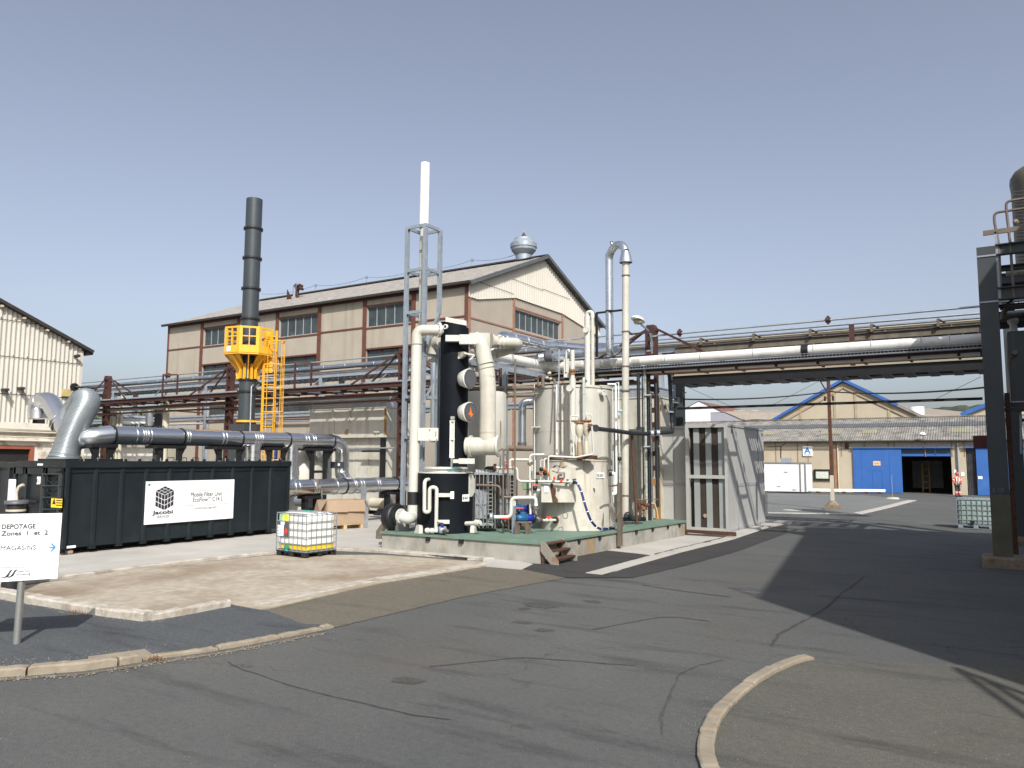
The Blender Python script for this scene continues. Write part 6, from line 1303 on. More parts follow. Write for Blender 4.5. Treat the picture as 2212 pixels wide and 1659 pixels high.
for z, nm in ((6.86,'upper_purlins'),(4.9,'lower_purlins')):
    g = MB(); x = -57
    while x < (.2 if z > 5 else -11): g.box(x,x+.06,GK-.28,GK+1.22,z,z+.05); x += .45
    each(g, 'purlin', m_galvd, gr_)
g = MB()
for z in (6.93, 4.96):
    for ya_, yb9 in ((29.75,30.05),(30.15,30.5),(30.6,31.15)): g.box(-57,(-10.8 if z > 5 else -11.2),ya_,yb9,z,z+.05)
each(g, 'dark_shade_sheet', m_gutter, gr_)  # dark sheets added to stand in for the shade among the purlins
g = MB()
for x in (-55,-50.2,-45,-40.4,-35.5,-30.7,-26,-20.9): g.bar((x,GK-.36,6.9),(x-1.2,GK-.36,6.1),.05); 
g.bar((-25.8,29.6,5.8),(-23.7,29.6,6.8),.08); g.bar((-23.6,29.6,6.8),(-21.4,29.6,5.8),.08); each(g, 'brace', m_galvd, gr_)
x = -9.6; g = MB()
while x < 0: g.box(x-.04,x+.04,29.3,29.42,7.08,7.34); g.bar((x,29.35,7.34),(x+.5,30.2,7.1),.05); x += 2.05
each(g, 'pipe_stand', m_brownpipe, gr_)
bd_ = T('silver_back_duct', 'long silver lagged pipe on top of the galvanised rack', 'duct', (-36,GK,7.53)); MB().tube([(-58,GK,7.5),(-14.6,GK,7.5),(-13.5,29.2,7.3)], .135, n=16).build('lagging', m_silverback, bd_)
g = MB(); x = -57
while x < -15: g.ring((x,GK,7.5), X, .145, .035, 16); x += 2.02 if int(x) % 3 else 1.6
each(g, 'band', m_silver, bd_)
gb = 'pipes on the galvanised rack'
for yy, z, r_, mt, lb in ((30.35,7.25,.06,m_galv,'small grey pipe beside the silver duct on the back rack'),(30.6,7.3,.09,m_silverback,'second silver pipe behind the silver duct'),(29.75,7.22,.03,m_brownpipe,'thin brown line in front of the silver duct'),(30.9,7.25,.07,m_brownpipe,'brown pipe at the back edge of the back rack'),(30.1,5.1,.07,m_galv,'grey pipe on the lower level of the back rack'),(30.5,5.12,.1,m_silverback,'silver pipe on the lower level of the back rack'),(30.8,5.08,.05,m_red,'red pipe on the lower level of the back rack')):
    pipe('back_rack_pipe', lb, [(-58,yy,z),(-14 if z > 6 else -12,yy,z)], r_, mt, gb, n=8)
gt_ = 'bright pipes on the right rack span'
for yy, z, r_, mt, lb in ((29.35,7.42,.04,m_galv,'topmost white pipe over the right rack span'),(29.55,7.3,.04,m_silverback,'silver pipe just under the topmost white one'),(29.75,7.27,.05,m_creamdirty,'cream pipe in the middle of the right span bundle'),(30.0,7.27,.05,m_galvd,'dark grey pipe in the right span bundle'),(30.3,7.27,.06,m_silverback,'rear silver pipe of the right span bundle'),(29.5,7.16,.03,m_brownpipe,'thin brown pipe lowest of the right span bundle')):
    pipe('span_pipe', lb, [(-13.5,yy,z),(.3,yy,z)], r_, mt, gt_, n=8)
tr_ = T('rack_tray_panel', 'dim beige sheet panel laid behind the right span pipes', 'panel', (-5,30.4,7.1)); MB().box(-10.5,.3,30.5,30.56,7.05,7.3).build('sheet', M('dim_beige_sheet',(.22,.18,.12),.7,var=.1), tr_)
for i_, (x, lb) in enumerate(((-9.0,'left round rusty joint on the top conduit right of the lamp'),(-4.2,'right round rusty joint on the top conduit above the rusty pole'))):
    one('pipe_joint', lb, 'joint', MB().cyl((x-.07,25.3,6.93),(x+.07,25.3,6.93),.09,n=10).box(x-.03,x+.03,25.25,25.35,6.8,7.06), m_red, (x,25.3,6.9))
a = wy('n',1163,200,26.5); one('red_stub_post', 'short red post standing through the right rack span', 'post', MB().box(a.x-.07,a.x+.07,26.4,26.55,5.6,a.z), m_red, (a.x,26.5,5.6))
# silver duct joining from column head to the back duct
sd3 = T('silver_head_duct', 'polished silver duct curving from the column head onto the rack', 'duct', tuple(at('h',1250,380,25)))
MB().tube([at('h',1150,380,24.6), at('h',1190,350,24.8), at('h',1290,365,25.5), at('h',1659,450,27.5), at('j',330,290,28.3), at('j',800,330,29.5)], .19, .4, n=18, seg=6).build('duct', m_silver, sd3)
g = MB()
for u, v, dd in ((1290,365,25.5),(1430,398,26.2),(1590,435,27.1)): g.ring(at('h',u,v,dd), at('h',1659,450,27.5)-at('h',1290,365,25.5), .2, .03)
each(g, 'band', m_silverm, sd3)
sd4 = T('silver_tank_duct', 'weathered silver duct with dished end behind the tank risers', 'duct', tuple(at('j',290,390,27)))
MB().tube([at('j',170,410,27.0), at('j',260,395,27.1), at('j',520,365,28), at('j',900,335,29)], .17, .2, n=16).build('duct', m_silverback, sd4); MB().lathe(at('j',265,392,27.0), [(.02,-.12),(.14,-.1),(.2,0),(.2,.2)], axis=(.85,.3,.05), n=16).build('dished_end', m_dkgrey, sd4)
sd5 = T('small_silver_duct', 'silver duct stub behind the black column', 'duct', tuple(at('h',850,650,25))); MB().tube([at('h',800,640,25), at('h',900,645,25.3), at('h',900,700,25.4)], .14, .15, n=14).build('duct', m_silver, sd5)
pipe('grey_riser', 'vertical galvanised duct behind the stack frame', [at('h',438,620,26), at('h',432,1500,26)], .11, m_silverback, n=12)

# ================================================================ cream filters under the rack
def filt(lb, xr, xl, y0, y1, ztop, cols, rust, legs=True):
    t = T('hopper_filter', lb, 'filter', ((xl+xr)/2,y0,0)); z1, z2, z3 = ztop, ztop-1.22, .25
    g = MB(); g.box(xl,xr,y0,y1,z2,z1); g.build('upper_casing', m_cream, t)
    g = MB(); g.box(xl+.25,xr-.05,y0+.25,y1-.05,z3,z2-.12); g.build('lower_casing', m_cream, t)
    g = MB(); g.box(xl-.03,xr+.03,y0-.03,y1+.03,z2-.12,z2-.001); g.box(xl-.03,xr+.03,y0-.03,y1+.03,z1+.001,z1+.05)
    for x in cols: g.box(x-.035,x+.035,y0-.04,y0-.001,z2,z1); 
    for i in range(6): x = xl+.6+i*.75; g.box(x-.02,x+.02,y0+.22,y0+.249,z3,z2-.13) if x < xr-.1 else None
    each(g, 'stiffener', m_cream, t)
    g = MB(); g.box(xl+.05,xr-.02,y0+.06,y1-.05,z1+.05,z1+.38); g.box(xl+.0,xr+.02,y0+.02,y1,z1+.38,z1+.42); g.build('galvanised_top', m_galv, t)
    g = MB(); x = xl+.1
    while x < xl+(xr-xl)*.5:
        for z in (z1+.12, z1+.25): g.bar((x,y0+.05,z-.03),(x+.05,y0+.05,z+.05),.02,.02)
        x += .09
    g.build('louvre_row', m_whitestack, t)
    MB().box(xr-.02,xr+.045,y0-.045,y0+.04,z2,z1).build('rusty_corner', rust, t)
    if legs:
        g = MB()
        for x in (xr-.06,): g.box(x-.09,x+.09,y0-.12,y0+.06,.06,z2-.13)
        g.prism([(xr-.5,y0-.1,.06),(xr-.15,y0-.1,.06),(xr-.15,y0-.1,.45)],(0,.06,0)); g.box(xr-.06+.9,xr-.06+1.0,y0+.5,y0+.6,.06,z2-.1) if 0 else None
        g.build('black_leg', m_black, t)
    return t
f1 = filt('cream hopper filter with galvanised louvred top behind the silver ducts', -23.06, -27.82, 26.2, 29.0, 4.86, (-26.2,-25.2), m_ochre)
p = wy('e',1615,1110,26.15); MB().bbox(p.x-.18,p.x+.16,26.1,26.19,p.z-.04,p.z+.05).cyl((p.x,26.13,p.z-.25),(p.x,26.13,p.z),.015,n=5).build('nozzle', m_cream, f1)
p = wy('e',1290,1115,26.19); MB().disc((p.x,26.195,p.z), -Y, .01, .18, 12).build('rust_spot', M('rust_spot',(.38,.24,.1),.8,var=.3,sc_=10), f1)
pipe('filter_conduit', 'thin grey conduit across the cream filter front', [(-25.6,26.0,3.02),(-22.2,26.0,3.04)], .035, m_galv, n=8)
MB().box(-24.2,-23.0,25.95,26.05,2.86,2.94).build('black_bracket', m_black, f1)
a = at('e',1880,750,32); t = T('filter_outlet_pipe', 'brown pipe with white collar beside the filter top', 'pipe', tuple(a)); MB().tube([wy('e',1740,765,25.8), wy('e',1890,740,25.4)], .09, n=10).build('pipe_run', m_brownpipe, t); MB().bar(wy('e',1745,760,25.5), wy('e',1800,680,25.5), .06).bar(wy('e',1800,680,25.5), wy('e',1870,740,25.5), .06).build('white_stay', m_whitestack, t)
c = at('e',810,1400,31); t = T('round_cream_vessel', 'rounded cream vessel end seen between the silver ducts', 'vessel', (c.x,c.y,0)); MB().lathe((c.x,c.y,0), [(.75,.1),(.78,1.0),(.78,2.35),(.3,3.0),(.02,3.02)], n=28).build('shell', m_cream, t)
f2 = filt('second cream filter with dark louvred top left of the grey panel wall', -10.93, -15.4, 28.2, 29.8, 4.97, (-12.4,-13.9), m_ochre, legs=False)
for u, v in ((1400,895),(1445,900)): p = wx('j',u,v,-10.93); MB().box(-10.93,-10.85,p.y-.05,p.y+.05,p.z-.07,p.z+.08).build('hinge', m_brownpipe, f2)
t = T('cream_ribbed_casing', 'tall ribbed cream casing behind the cream stack', 'casing', (-11.9,27,0)); a, b = wy('j',1075,1190,26.6), wy('j',1240,1659,26.6); g = MB(); g.box(a.x-.4,b.x+.35,26.6,28.1,.1,3.7)
for k_ in range(5): x = a.x-.3+k_*.32; g.box(x,x+.06,26.55,26.6,.1,3.7)
g.build('casing', m_cream, t)

# grey panel silencer
sb_ = T('grey_silencer_box', 'large pale grey panel silencer box with dark baffles in its open end', 'silencer', (-8.7,29,.07))
SX0, SX1, SY0, SY1, SZ1 = -9.4, -7.93, 26.85, 31.9, 3.82
g = MB(); g.box(SX1-.06,SX1,SY0+.12,SY1,.07,SZ1); g.box(SX0,SX0+.06,SY0+.12,SY1,.07,SZ1); g.box(SX0+.06,SX1-.06,SY1-.06,SY1,.07,SZ1); g.box(SX0+.06,SX1-.06,SY0+.12,SY1-.06,SZ1-.06,SZ1); g.box(SX0+.06,SX1-.06,SY0+.12,SY1-.06,.07,.13); g.build('panels', m_panel, sb_)
g = MB(); W1 = .10
g.box(SX0-.02,SX0+W1,SY0,SY0+.119,.07,SZ1+.02); g.box(SX1-W1+.02,SX1+.02,SY0,SY0+.119,.07,SZ1+.02); g.box(SX0+W1,SX1-W1+.02,SY0,SY0+.119,SZ1-.1,SZ1+.02); g.box(SX0+W1,SX1-W1+.02,SY0,SY0+.119,.07,.2)
zm = wy('m',920,895,SY0).z; g.box(SX0+W1,SX1-W1+.02,SY0+.01,SY0+.1,zm-.06,zm+.06); g.build('front_frame', m_alum if 0 else m_panel, sb_)
fx = lambda u: wy('m',u,600,SY0+.15).x; m_baf = M('grey_fibre_baffle', (.27,.29,.285), .6, var=.08, streak=(.2,.2,.18), stk=(.6,.8))
MB().box(SX0+.06,SX1-.06,SY0+.3,SY0+.34,.14,SZ1-.07).build('dark_backing', m_baffle, sb_)
for a, b in ((785,837),(897,950),(1014,1075)):
    for z0, z1 in ((.2,zm-.06),(zm+.06,SZ1-.1)): MB().box(fx(a),fx(b),SY0+.13,SY1-.4,z0,z1).build('baffle', m_baf, sb_)
for a, b in ((837,897),(950,1014)): MB().box(fx(a)+.002,fx(b)-.002,SY0+.17,SY1-.5,.2,SZ1-.1).build('dark_baffle', m_baffle, sb_)
g = MB(); 
for u in (1190,1390): y = wx('m',u,900,SX1).y; g.box(SX1+.001,SX1+.02,y-.035,y+.035,.08,SZ1)
ya, yb_ = wx('m',1200,970,SX1), wx('m',1392,968,SX1); g.box(SX1+.001,SX1+.016,ya.y,yb_.y,ya.z-.06,ya.z+.06); g.box(SX1+.001,SX1+.03,SY0+.12,SY1,SZ1-.06,SZ1+.01); g.box(SX1+.001,SX1+.02,SY0+.12,SY1,.08,.16); g.box(SX1-.02,SX1+.021,SY0+.12,SY0+.16,.08,SZ1); g.box(SX1-.02,SX1+.02,SY1-.05,SY1+.01,.08,SZ1); each(g, 'trim_strip', m_paneltrim, sb_)
for tx, u, v in (('1951',1130,470),('2016',1413,500)): p = wx('m',u,v,SX1); lettering(tx, (SX1+.01,p.y,p.z-.06), Y, Zv, .19, m_txtg, sb_, sx=.62, bold=.004)
MB().box(SX1-.3,SX1+.005,SY1-.6,SY1+.02,.07,.5).build('rusty_foot', m_ochre, sb_) if 0 else None
p = wy('m',888,1258,SY0+.1); MB().prism([(p.x-.07,SY0+.12,p.z),(p.x,SY0+.12,p.z-.09),(p.x+.08,SY0+.12,p.z-.02),(p.x+.06,SY0+.12,p.z+.06),(p.x-.03,SY0+.12,p.z+.07)],(0,.01,0)).build('torn_tape', m_card, sb_)
pw = T('grey_panel_wall', 'pale grey panel wall recessed left of the silencer box', 'wall', (-10.3,27.6,.07))
MB().box(-11.6,-9.42,27.6,27.72,.07,3.74).build('panels', m_panel, pw)
g = MB(); x = wy('m',600,800,27.6).x; g.box(x-.012,x+.012,27.585,27.599,.07,3.74); za = wy('m',600,963,27.6).z; g.box(-11.6,-9.7,27.58,27.598,za-.05,za+.05); g.box(-11.6,-9.42,27.55,27.75,3.74,3.82); each(g, 'trim_strip', m_paneltrim, pw)
rl = T('rusty_rails', 'pair of rusty rails lying at the foot of the silencer box', 'rails', (-9.2,26.3,.1))
for k_ in range(3): a, b = wg('m',700,1392+k_*6,.1), wg('m',1180,1420+k_*10,.1); MB().bar(a,b,.07,.06).build('rail', m_rust, rl)
# grey dark post right behind with wires
t = T('dark_steel_post', 'dark grey steel post rising behind the grey panel wall to the rack', 'post', (-10.9,31,0)); a = wy('m',660,100,30.9); MB().ibeam((a.x,30.9,.05),(a.x,30.9,6.8),.30,.30,.03,up=Y).build('post', m_steelgrey, t)
t = T('junction_brackets', 'small bracket with insulators on the dark steel post', 'bracket', tuple(wy('m',690,110,30.6))); p = wy('m',690,110,30.6); MB().bar(p-Zv*.2,p+Zv*.15,.05).bar(p,p+X*.12,.04).build('bracket', m_gutter, t)
def wire(lb, pts, r_, mt, sag=.0):
    out = []
    for a, b in zip(pts, pts[1:]):
        a, b = Vector(a), Vector(b)
        for i in range(10): t = i/10; out.append(a+(b-a)*t-Zv*sag*4*t*(1-t))
    out.append(Vector(pts[-1])); return one('cable', lb, 'cable', MB().tube(out, r_, 0, n=6), mt, tuple(pts[0]))
a = wy('n',140,645,30.5); b = wy('n',1025,605,43.2); c = wy('n',2030,575,30.5)
wire('upper sagging black cable slung across the yard to the pole', [wy('n',75,650,30.5), b, c], .035, m_black, .16)
a = wy('n',80,710,30); b = wy('n',1960,648,30); one('cable_tray_bar', 'straight dark conduit bar spanning the yard below the rack', 'conduit', MB().bar(a,b,.12,.09), m_gutter, tuple(a))
wire('thin stay wire falling right from the dark post', [wy('n',130,562,31), wy('n',420,692,31)], .008, m_black); wire('thin stay wire falling left from the pole head', [wy('n',1000,525,40), wy('n',690,683,36)], .008, m_black); wire('thin stay wire near the tower leg', [wy('n',1950,515,30), wy('n',1680,648,30)], .008, m_black)
# rusty pole
po = T('rusty_pole', 'tall rusty pole with cream lower part on a rusty footing', 'pole', (-7.2,42.9,0)); pz_ = wg('r',840,790)
zc_ = PY_ = pl('r',838,490,1,pz_.y).z; ztp = pl('n',1025,525,1,pz_.y).z
MB().box(pz_.x-.085,pz_.x+.085,pz_.y-.085,pz_.y+.085,.3,zc_).build('cream_lower_part', m_creamdirty, po); MB().box(pz_.x-.08,pz_.x+.08,pz_.y-.08,pz_.y+.08,zc_,ztp).build('rusty_upper_part', m_rust, po)
MB().prism([(pz_.x-.36,pz_.y-.3,0),(pz_.x+.40,pz_.y-.3,0),(pz_.x+.38,pz_.y+.3,0),(pz_.x-.36,pz_.y+.3,0)],(0,0,.27)).lathe((pz_.x,pz_.y,.27),[(.32,0),(.16,.18),(.1,.22)],n=8).build('footing', m_foot, po)
g = MB(); q_ = Vector((pz_.x,pz_.y,ztp)); g.bar(q_-Zv*.9, q_+Vector((-.5,0,.05)), .06); g.cyl(q_+Vector((-.6,0,0)), q_+Vector((-.2,0,.02)), .12, n=8); g.cyl(q_-Zv*1.2-X*.2, q_-Zv*.95-X*.2, .06, n=8); g.cyl(q_-Zv*1.2+X*.2, q_-Zv*.95+X*.2, .06, n=8); g.build('insulators', m_gutter, po)

# ================================================================ mobile filter container
KX, KY0, KY1, KZ0, KZ1 = -20.4, 10.87, 18.4, .23, 2.47
mc = T('filter_container', 'long anthracite steel filter container with white company board', 'container', (-22.4,15.3,.06))
MB().box(KX-2.42,KX-.06,KY0+.06,KY1-.06,KZ0,KZ1-.06).build('body', m_anth, mc)
ribs = [wx('b',u,1100,KX).y for u in (835,1065,1275,1480,1670,1855,2030,2200)]; d_ = ribs[-1]-ribs[-2]
while ribs[-1]+d_ < KY1-.3: ribs.append(ribs[-1]+d_)
g = MB()
for y in ribs: g.prism([(KX-.06,y-.07,KZ0),(KX,y-.035,KZ0),(KX,y+.035,KZ0),(KX-.06,y+.07,KZ0)],(0,0,KZ1-KZ0-.2))
for y in (KY0, KY1-.12): g.box(KX-.1,KX,y,y+.12,KZ0-.02,KZ1-.05)
each(g, 'side_rib', m_anth, mc)
g = MB(); g.box(KX-.08,KX+.03,KY0-.02,KY1+.02,KZ1-.17,KZ1); g.box(KX-.07,KX-.03,KY0,KY1,KZ1-.3,KZ1-.17); g.box(KX-2.45,KX-.08,KY0-.02,KY0+.09,KZ1-.17,KZ1); g.box(KX-2.46,KX-.0,KY0,KY1,KZ1-.06,KZ1-.02); g.box(KX-2.45,KX-.08,KY1-.05,KY1+.02,KZ1-.17,KZ1)
each(g, 'top_rail', m_anth, mc)
g = MB()
for y in ribs+[KY0+.1]: g.prism([(KX-.02,y-.09,KZ0-.07),(KX-.02,y+.09,KZ0-.07),(KX-.02,y+.05,KZ0+.12),(KX-.02,y-.05,KZ0+.12)],(-.12,0,0))
each(g, 'foot', m_anth, mc)
g = MB(); 
for x in (KX-2.3, KX-.9): g.box(x,x+.12,KY0+.3,KY1-.3,.06,KZ0)
each(g, 'skid', m_black, mc)
ex = lambda u, v: wy('y',u,v,KY0)
g = MB()
for u in (945, 665, 370, 200): 
    x = ex(u,600).x; g.box(x-.06,x+.05,KY0-.0,KY0+.08,KZ0,KZ1-.17)
for a, b in ((665,370),(370,200),(945,665)): g.box(ex(b,0).x+.05,ex(a,0).x-.06,KY0+.0,KY0+.1,KZ1-.36,KZ1-.18)
a, b = ex(640,905), ex(350,1000); g.box(b.x,a.x,KY0+.02,KY0+.1,a.z-.02,a.z+.06); each(g, 'end_post', m_anth, mc)
g = MB()
for v in (430,600,768,940,1105,1275): a, b = ex(645,v), ex(905,v-2); a.y = b.y = KY0-.06; g.cyl(a,b,.015,n=6)
for u in (650,900): a = ex(u,430); g.box(a.x-.02,a.x+.02,KY0-.07,KY0,.5,a.z+.02)
g.build('ladder', m_steelgrey, mc)
g = MB()
for v in (440,610,780): g.tube([ex(690,v)-Y*.03, ex(730,v+90)-Y*.05, ex(790,v+115)-Y*.05, ex(850,v+40)-Y*.03], .014, .1, n=5)
g.tube([ex(600,830)-Y*.1, ex(480,800)-Y*.2, ex(380,800)-Y*.1],.03,.1,n=6); g.bar(ex(360,790)-Y*.1, ex(430,880)-Y*.08, .12, .1); g.bar(ex(830,385)-Y*.06, ex(930,372)-Y*.06, .04); each(g, 'chain', m_black, mc)
lettering('250', ex(538,572)-Y*.008, X, Zv, .27, m_label, mc, sx=.46, bold=.012)
def panel_on(u0,v0,u1,v1,yy,mat,nm,root,th=.01): a, b = wy('y',u0,v0,yy), wy('y',u1,v1,yy); return MB().box(a.x,b.x,yy-th,yy,min(a.z,b.z),max(a.z,b.z)).build(nm,mat,root)
wn_ = panel_on(752,780,898,922,KY0-.075,m_yellowlab,'warning_sign',mc)
a, b = wy('y',752,780,KY0-.09), wy('y',898,922,KY0-.09); MB().prism([(a.x+.03,KY0-.089,b.z+.08),(a.x+.2,KY0-.089,b.z+.08),(a.x+.115,KY0-.089,b.z+.25)],(0,.003,0)).build('triangle', m_txt, wn_)
g = MB(); [g.box(a.x+.22,b.x-.02,KY0-.089,KY0-.086,b.z+.05+k_*.06,b.z+.075+k_*.06) for k_ in range(4)]; g.build('text_lines', m_txt, wn_)
panel_on(548,277,622,306,KY0-.02,m_label,'reflector',mc)
a, b = wx('y',968,1475,KX+.005), wx('y',1098,1498,KX+.005); MB().box(KX+.001,KX+.008,a.y,b.y,b.z,a.z).build('reflector', m_label, mc)
a = wx('y',1020,1560,KX-.1); MB().bbox(KX-.2,KX-.05,a.y-.08,a.y+.06,a.z-.05,a.z+.05).build('fitting', m_card, mc)
# lid furniture
g = MB(); rr_ = random.Random(4); y = KY0+.4
while y < KY1-.2: g.box(KX-.1,KX-.04,y-.03,y+.03,KZ1,KZ1+.06); g.tube([(KX-.2,y+.1,KZ1),(KX-.2,y+.1,KZ1+.1),(KX-.2,y+.32,KZ1+.1),(KX-.2,y+.32,KZ1)],.012,.03,n=5) if rr_.random() > .5 else None; y += .42
g.box(KX-1.9,KX-.5,KY0+.25,KY0+1.9,KZ1-.02,KZ1+.06); each(g, 'lid_fitting', m_black, mc)
g = MB(); y = KY0+.5
while y < KY1-.3: g.cyl((KX-.07,y,KZ1),(KX-.07,y,KZ1+.09),.018,n=6); y += .37
each(g, 'toggle_clamp', m_alum, mc)
# company board
cbd = T('company_board', 'white company board with black cube emblem on the container side', 'sign', (KX+.02,13.9,1.5))
A, B_, C_, D_ = wx('z',357,228,KX+.02), wx('z',2030,175,KX+.02), wx('z',330,1045,KX+.02), wx('z',2012,912,KX+.02)
y0 = (A.y+C_.y)/2; y1 = (B_.y+D_.y)/2; z1 = (A.z+B_.z)/2; z0 = (C_.z+D_.z)/2; Wb, Hb = y1-y0, z1-z0
MB().box(KX+.002,KX+.02,y0,y1,z0,z1).build('board', m_signw, cbd)
bw = lambda u, v: (y0+u*Wb, z0+v*Hb)       # board fraction
def q2(pts, mat, nm): 
    g = MB()
    for P4 in pts: g.add([(KX+.024, *bw(*p)) for p in P4], [tuple(range(len(P4)))])
    return g.build(nm, mat, cbd)
q2([[(.022,.90),(.044,.90),(.044,.945),(.022,.945)]], M('logo_green',(.02,.16,.04),.5,var=0), 'green_square')
# cube emblem: three faces with 3x3 rhombi.  centre c, axes
asp = Wb/Hb; cu0, cv0 = .20, .60; su, sv = .098, .115; hh = .24
T0 = (cu0, cv0+sv*2.0-.005)
top_, left_, right_ = (cu0, .885), (cu0-su, .775), (cu0+su, .775); ctr = (cu0, .665); 
def rh(o, e1, e2, i, j, k=.12):
    f = lambda a, b: (o[0]+e1[0]*a+e2[0]*b, o[1]+e1[1]*a+e2[1]*b); a0, a1, b0, b1 = (i+k)/3, (i+1-k)/3, (j+k)/3, (j+1-k)/3
    return [f(a0,b0), f(a1,b0), f(a1,b1), f(a0,b1)]
dn_ = (0, -.36); sub = lambda a, b: (a[0]-b[0], a[1]-b[1])
cells = []
for i in range(3):
    for j in range(3):
        cells.append(rh(ctr, sub(right_,ctr), sub(left_,ctr), i, j, .07)); cells.append(rh(ctr, sub(right_,ctr), dn_, i, j, .07)[::-1]); cells.append(rh(ctr, sub(left_,ctr), dn_, i, j, .07))
q2(cells, m_txt, 'cube_emblem')
bl = lambda u, v: (KX+.026, *bw(u, v))
lettering('Jacobi', bl(.085,.225), Y, Zv, Hb*.125, m_txt, cbd, bold=.004, sx=1.75)
lettering('SERVICES', bl(.125,.135), Y, Zv, Hb*.085, m_txtg, cbd, sx=.95)
lettering('Mobile Filter Unit', bl(.665,.60), Y, Zv, Hb*.155, m_txt, cbd, sx=.82, align='CENTER'); lettering('EcoFlow', bl(.595,.47), Y, Zv, Hb*.155, m_txt, cbd, sx=.82, align='CENTER'); lettering('TM', bl(.685,.53), Y, Zv, Hb*.07, m_txtg, cbd, sx=.8); lettering('C14 L', bl(.735,.47), Y, Zv, Hb*.155, m_txt, cbd, sx=.82)
lettering('WWW.JACOBI.NET', bl(.665,.285), Y, Zv, Hb*.07, m_txtg, cbd, sx=1.05, align='CENTER')
q2([[(.38,.74),(.94,.74),(.94,.746),(.38,.746)],[(.38,.385),(.94,.385),(.94,.391),(.38,.391)]], m_txtg, 'rules')
# neighbouring container
mc2 = T('filter_container', 'second anthracite container mostly hidden at the left frame edge', 'container', (-25.4,15.3,.06)); g = MB(); g.box(KX-5.1,KX-2.62,KY0+.3,KY1-.3,KZ0,KZ1-.1); g.build('body', m_anth, mc2)
g = MB(); g.box(KX-5.12,KX-2.6,KY0+.22,KY1-.2,KZ1-.2,KZ1-.05); [g.box(KX-5.12+k_*.83,KX-5.0+k_*.83,KY0+.22,KY0+.3,KZ0,KZ1-.2) for k_ in range(4)]; each(g, 'rail', m_anth, mc2); MB().box(KX-5,KX-2.8,KY0+.6,KY1-.6,.06,KZ0).build('skids', m_black, mc2)

# ================================================================ silver ducts
def duct(name, label, pts, r, mat, rings, blacks, fil=None, loc=None, seg=8):
    t = T(name, label, 'duct', tuple(loc or pts[0])); MB().tube(pts, r, fil, n=32, seg=seg).build('tube', mat, t)
    g = MB()
    for c, d in rings: g.ring(c, d, r+.014, .022, 32)
    if rings: each(g, 'seam_ring', m_silver, t)
    for c, d in blacks: MB().ring(c, d, r+.02, .06, 32).build('black_clamp', m_black, t)
    return t
DX = -22.6; dc = wx('b',1000,583,DX); dr = .28; dz_ = dc.z
yy = lambda zn, u, v: wx(zn, u, v, DX).y
yE = yy('e',1240,1300)
p1, p2, p3 = at('b',300,410,25.3), at('b',400,330,25.3), at('b',540,480,24.6)
dl = [at('b',860,580,23.0)]
rings = [(Vector((DX,yy('b',u,583),dz_)),Y) for u in (1160,1215,1235,1255,1285,1600,1620,1910,1940)]+[(Vector((DX,yy('e',u,1190),dz_)),Y) for u in (250,275,300,325,800,830,880,905)]
blk = [(Vector((DX,yy('b',u,583),dz_)),Y) for u in (970,1570,2080)]+[(Vector((DX,yy('e',u,1190),dz_)),Y) for u in (630,1110)]
lowz = 1.58
md = duct('silver_main_duct', 'long polished silver duct carried on black brackets above the container', [Vector((DX,yy('b',940,583),dz_)), Vector((DX,yE,dz_)), Vector((DX,yE,lowz+.25)), Vector((DX+.5,yE-.2,lowz)), Vector((-21.0,yE-1.2,lowz))], dr, m_silver, rings, blk, fil=.62)
g = MB(); [g.ring((DX,yE,z), Zv, dr+.014, .02, 32) for z in (dz_-.75,dz_-.85,dz_-.95,dz_-1.0)]; each(g, 'elbow_ring', m_silver, md)
z_b = wx('e',1260,1460,DX); MB().box(DX-.32,DX+.42,yE-.33,yE-.3,z_b.z-.16,z_b.z+.1).build('grey_clamp_plate', m_steelgrey, md); MB().box(DX+.1,DX+.2,yE-.345,yE-.331,z_b.z-.06,z_b.z+.04).build('white_tag', m_label, md)
g = MB(); y1_, y2_ = yy('e',275,1190), yy('e',690,1190); g.cyl((DX,y1_,KZ1),(DX,y1_,dz_),.26,n=28); g.build('branch', m_silverm, md); MB().cyl((DX,y2_,lowz-.1),(DX,y2_,dz_),.26,n=28).build('branch', m_silverm, md)
g = MB(); [g.ring((DX,y_,z),Zv,.275,.02,28) for y_ in (y1_,y2_) for z in (dz_-.42,dz_-.46,2.6 if y_ == y1_ else 2.0)]; each(g, 'branch_ring', m_silver, md)
le = duct('silver_left_elbow', 'silver segmented elbow duct bending over left of the flexible hose', [at('b',330,440,25.0), at('b',330,290,25.0), at('b',430,285,24.8), at('b',560,500,24.1), at('b',640,640,23.8), Vector((DX-.1,yy('b',850,583)-.35,dz_-.12)), Vector((DX,yy('b',965,583),dz_))], .292, m_silverm, [(at('b',520,478,24.2),Vector((.7,.3,-.6))),(at('b',505,455,24.25),Vector((.7,.3,-.6))),(at('b',360,290,24.95),Vector((.9,.2,.3)))], [], fil=.55, seg=3)
# flexible hose: corrugated tube
fh = T('flexible_hose', 'fat grey corrugated flexible hose arching from the container lid', 'hose', tuple(at('b',555,770,23.0)))
hp = [at('b',560,775,22.6), at('b',600,640,22.7), at('b',690,430,22.9), at('b',765,300,23.1), at('b',745,268,23.5), at('b',680,330,24.0), at('b',610,440,24.3), at('b',560,540,24.4)]
hp[0].z = KZ1+.05
mb_ = MB(); P = mb_.path(hp, .55, 10); 
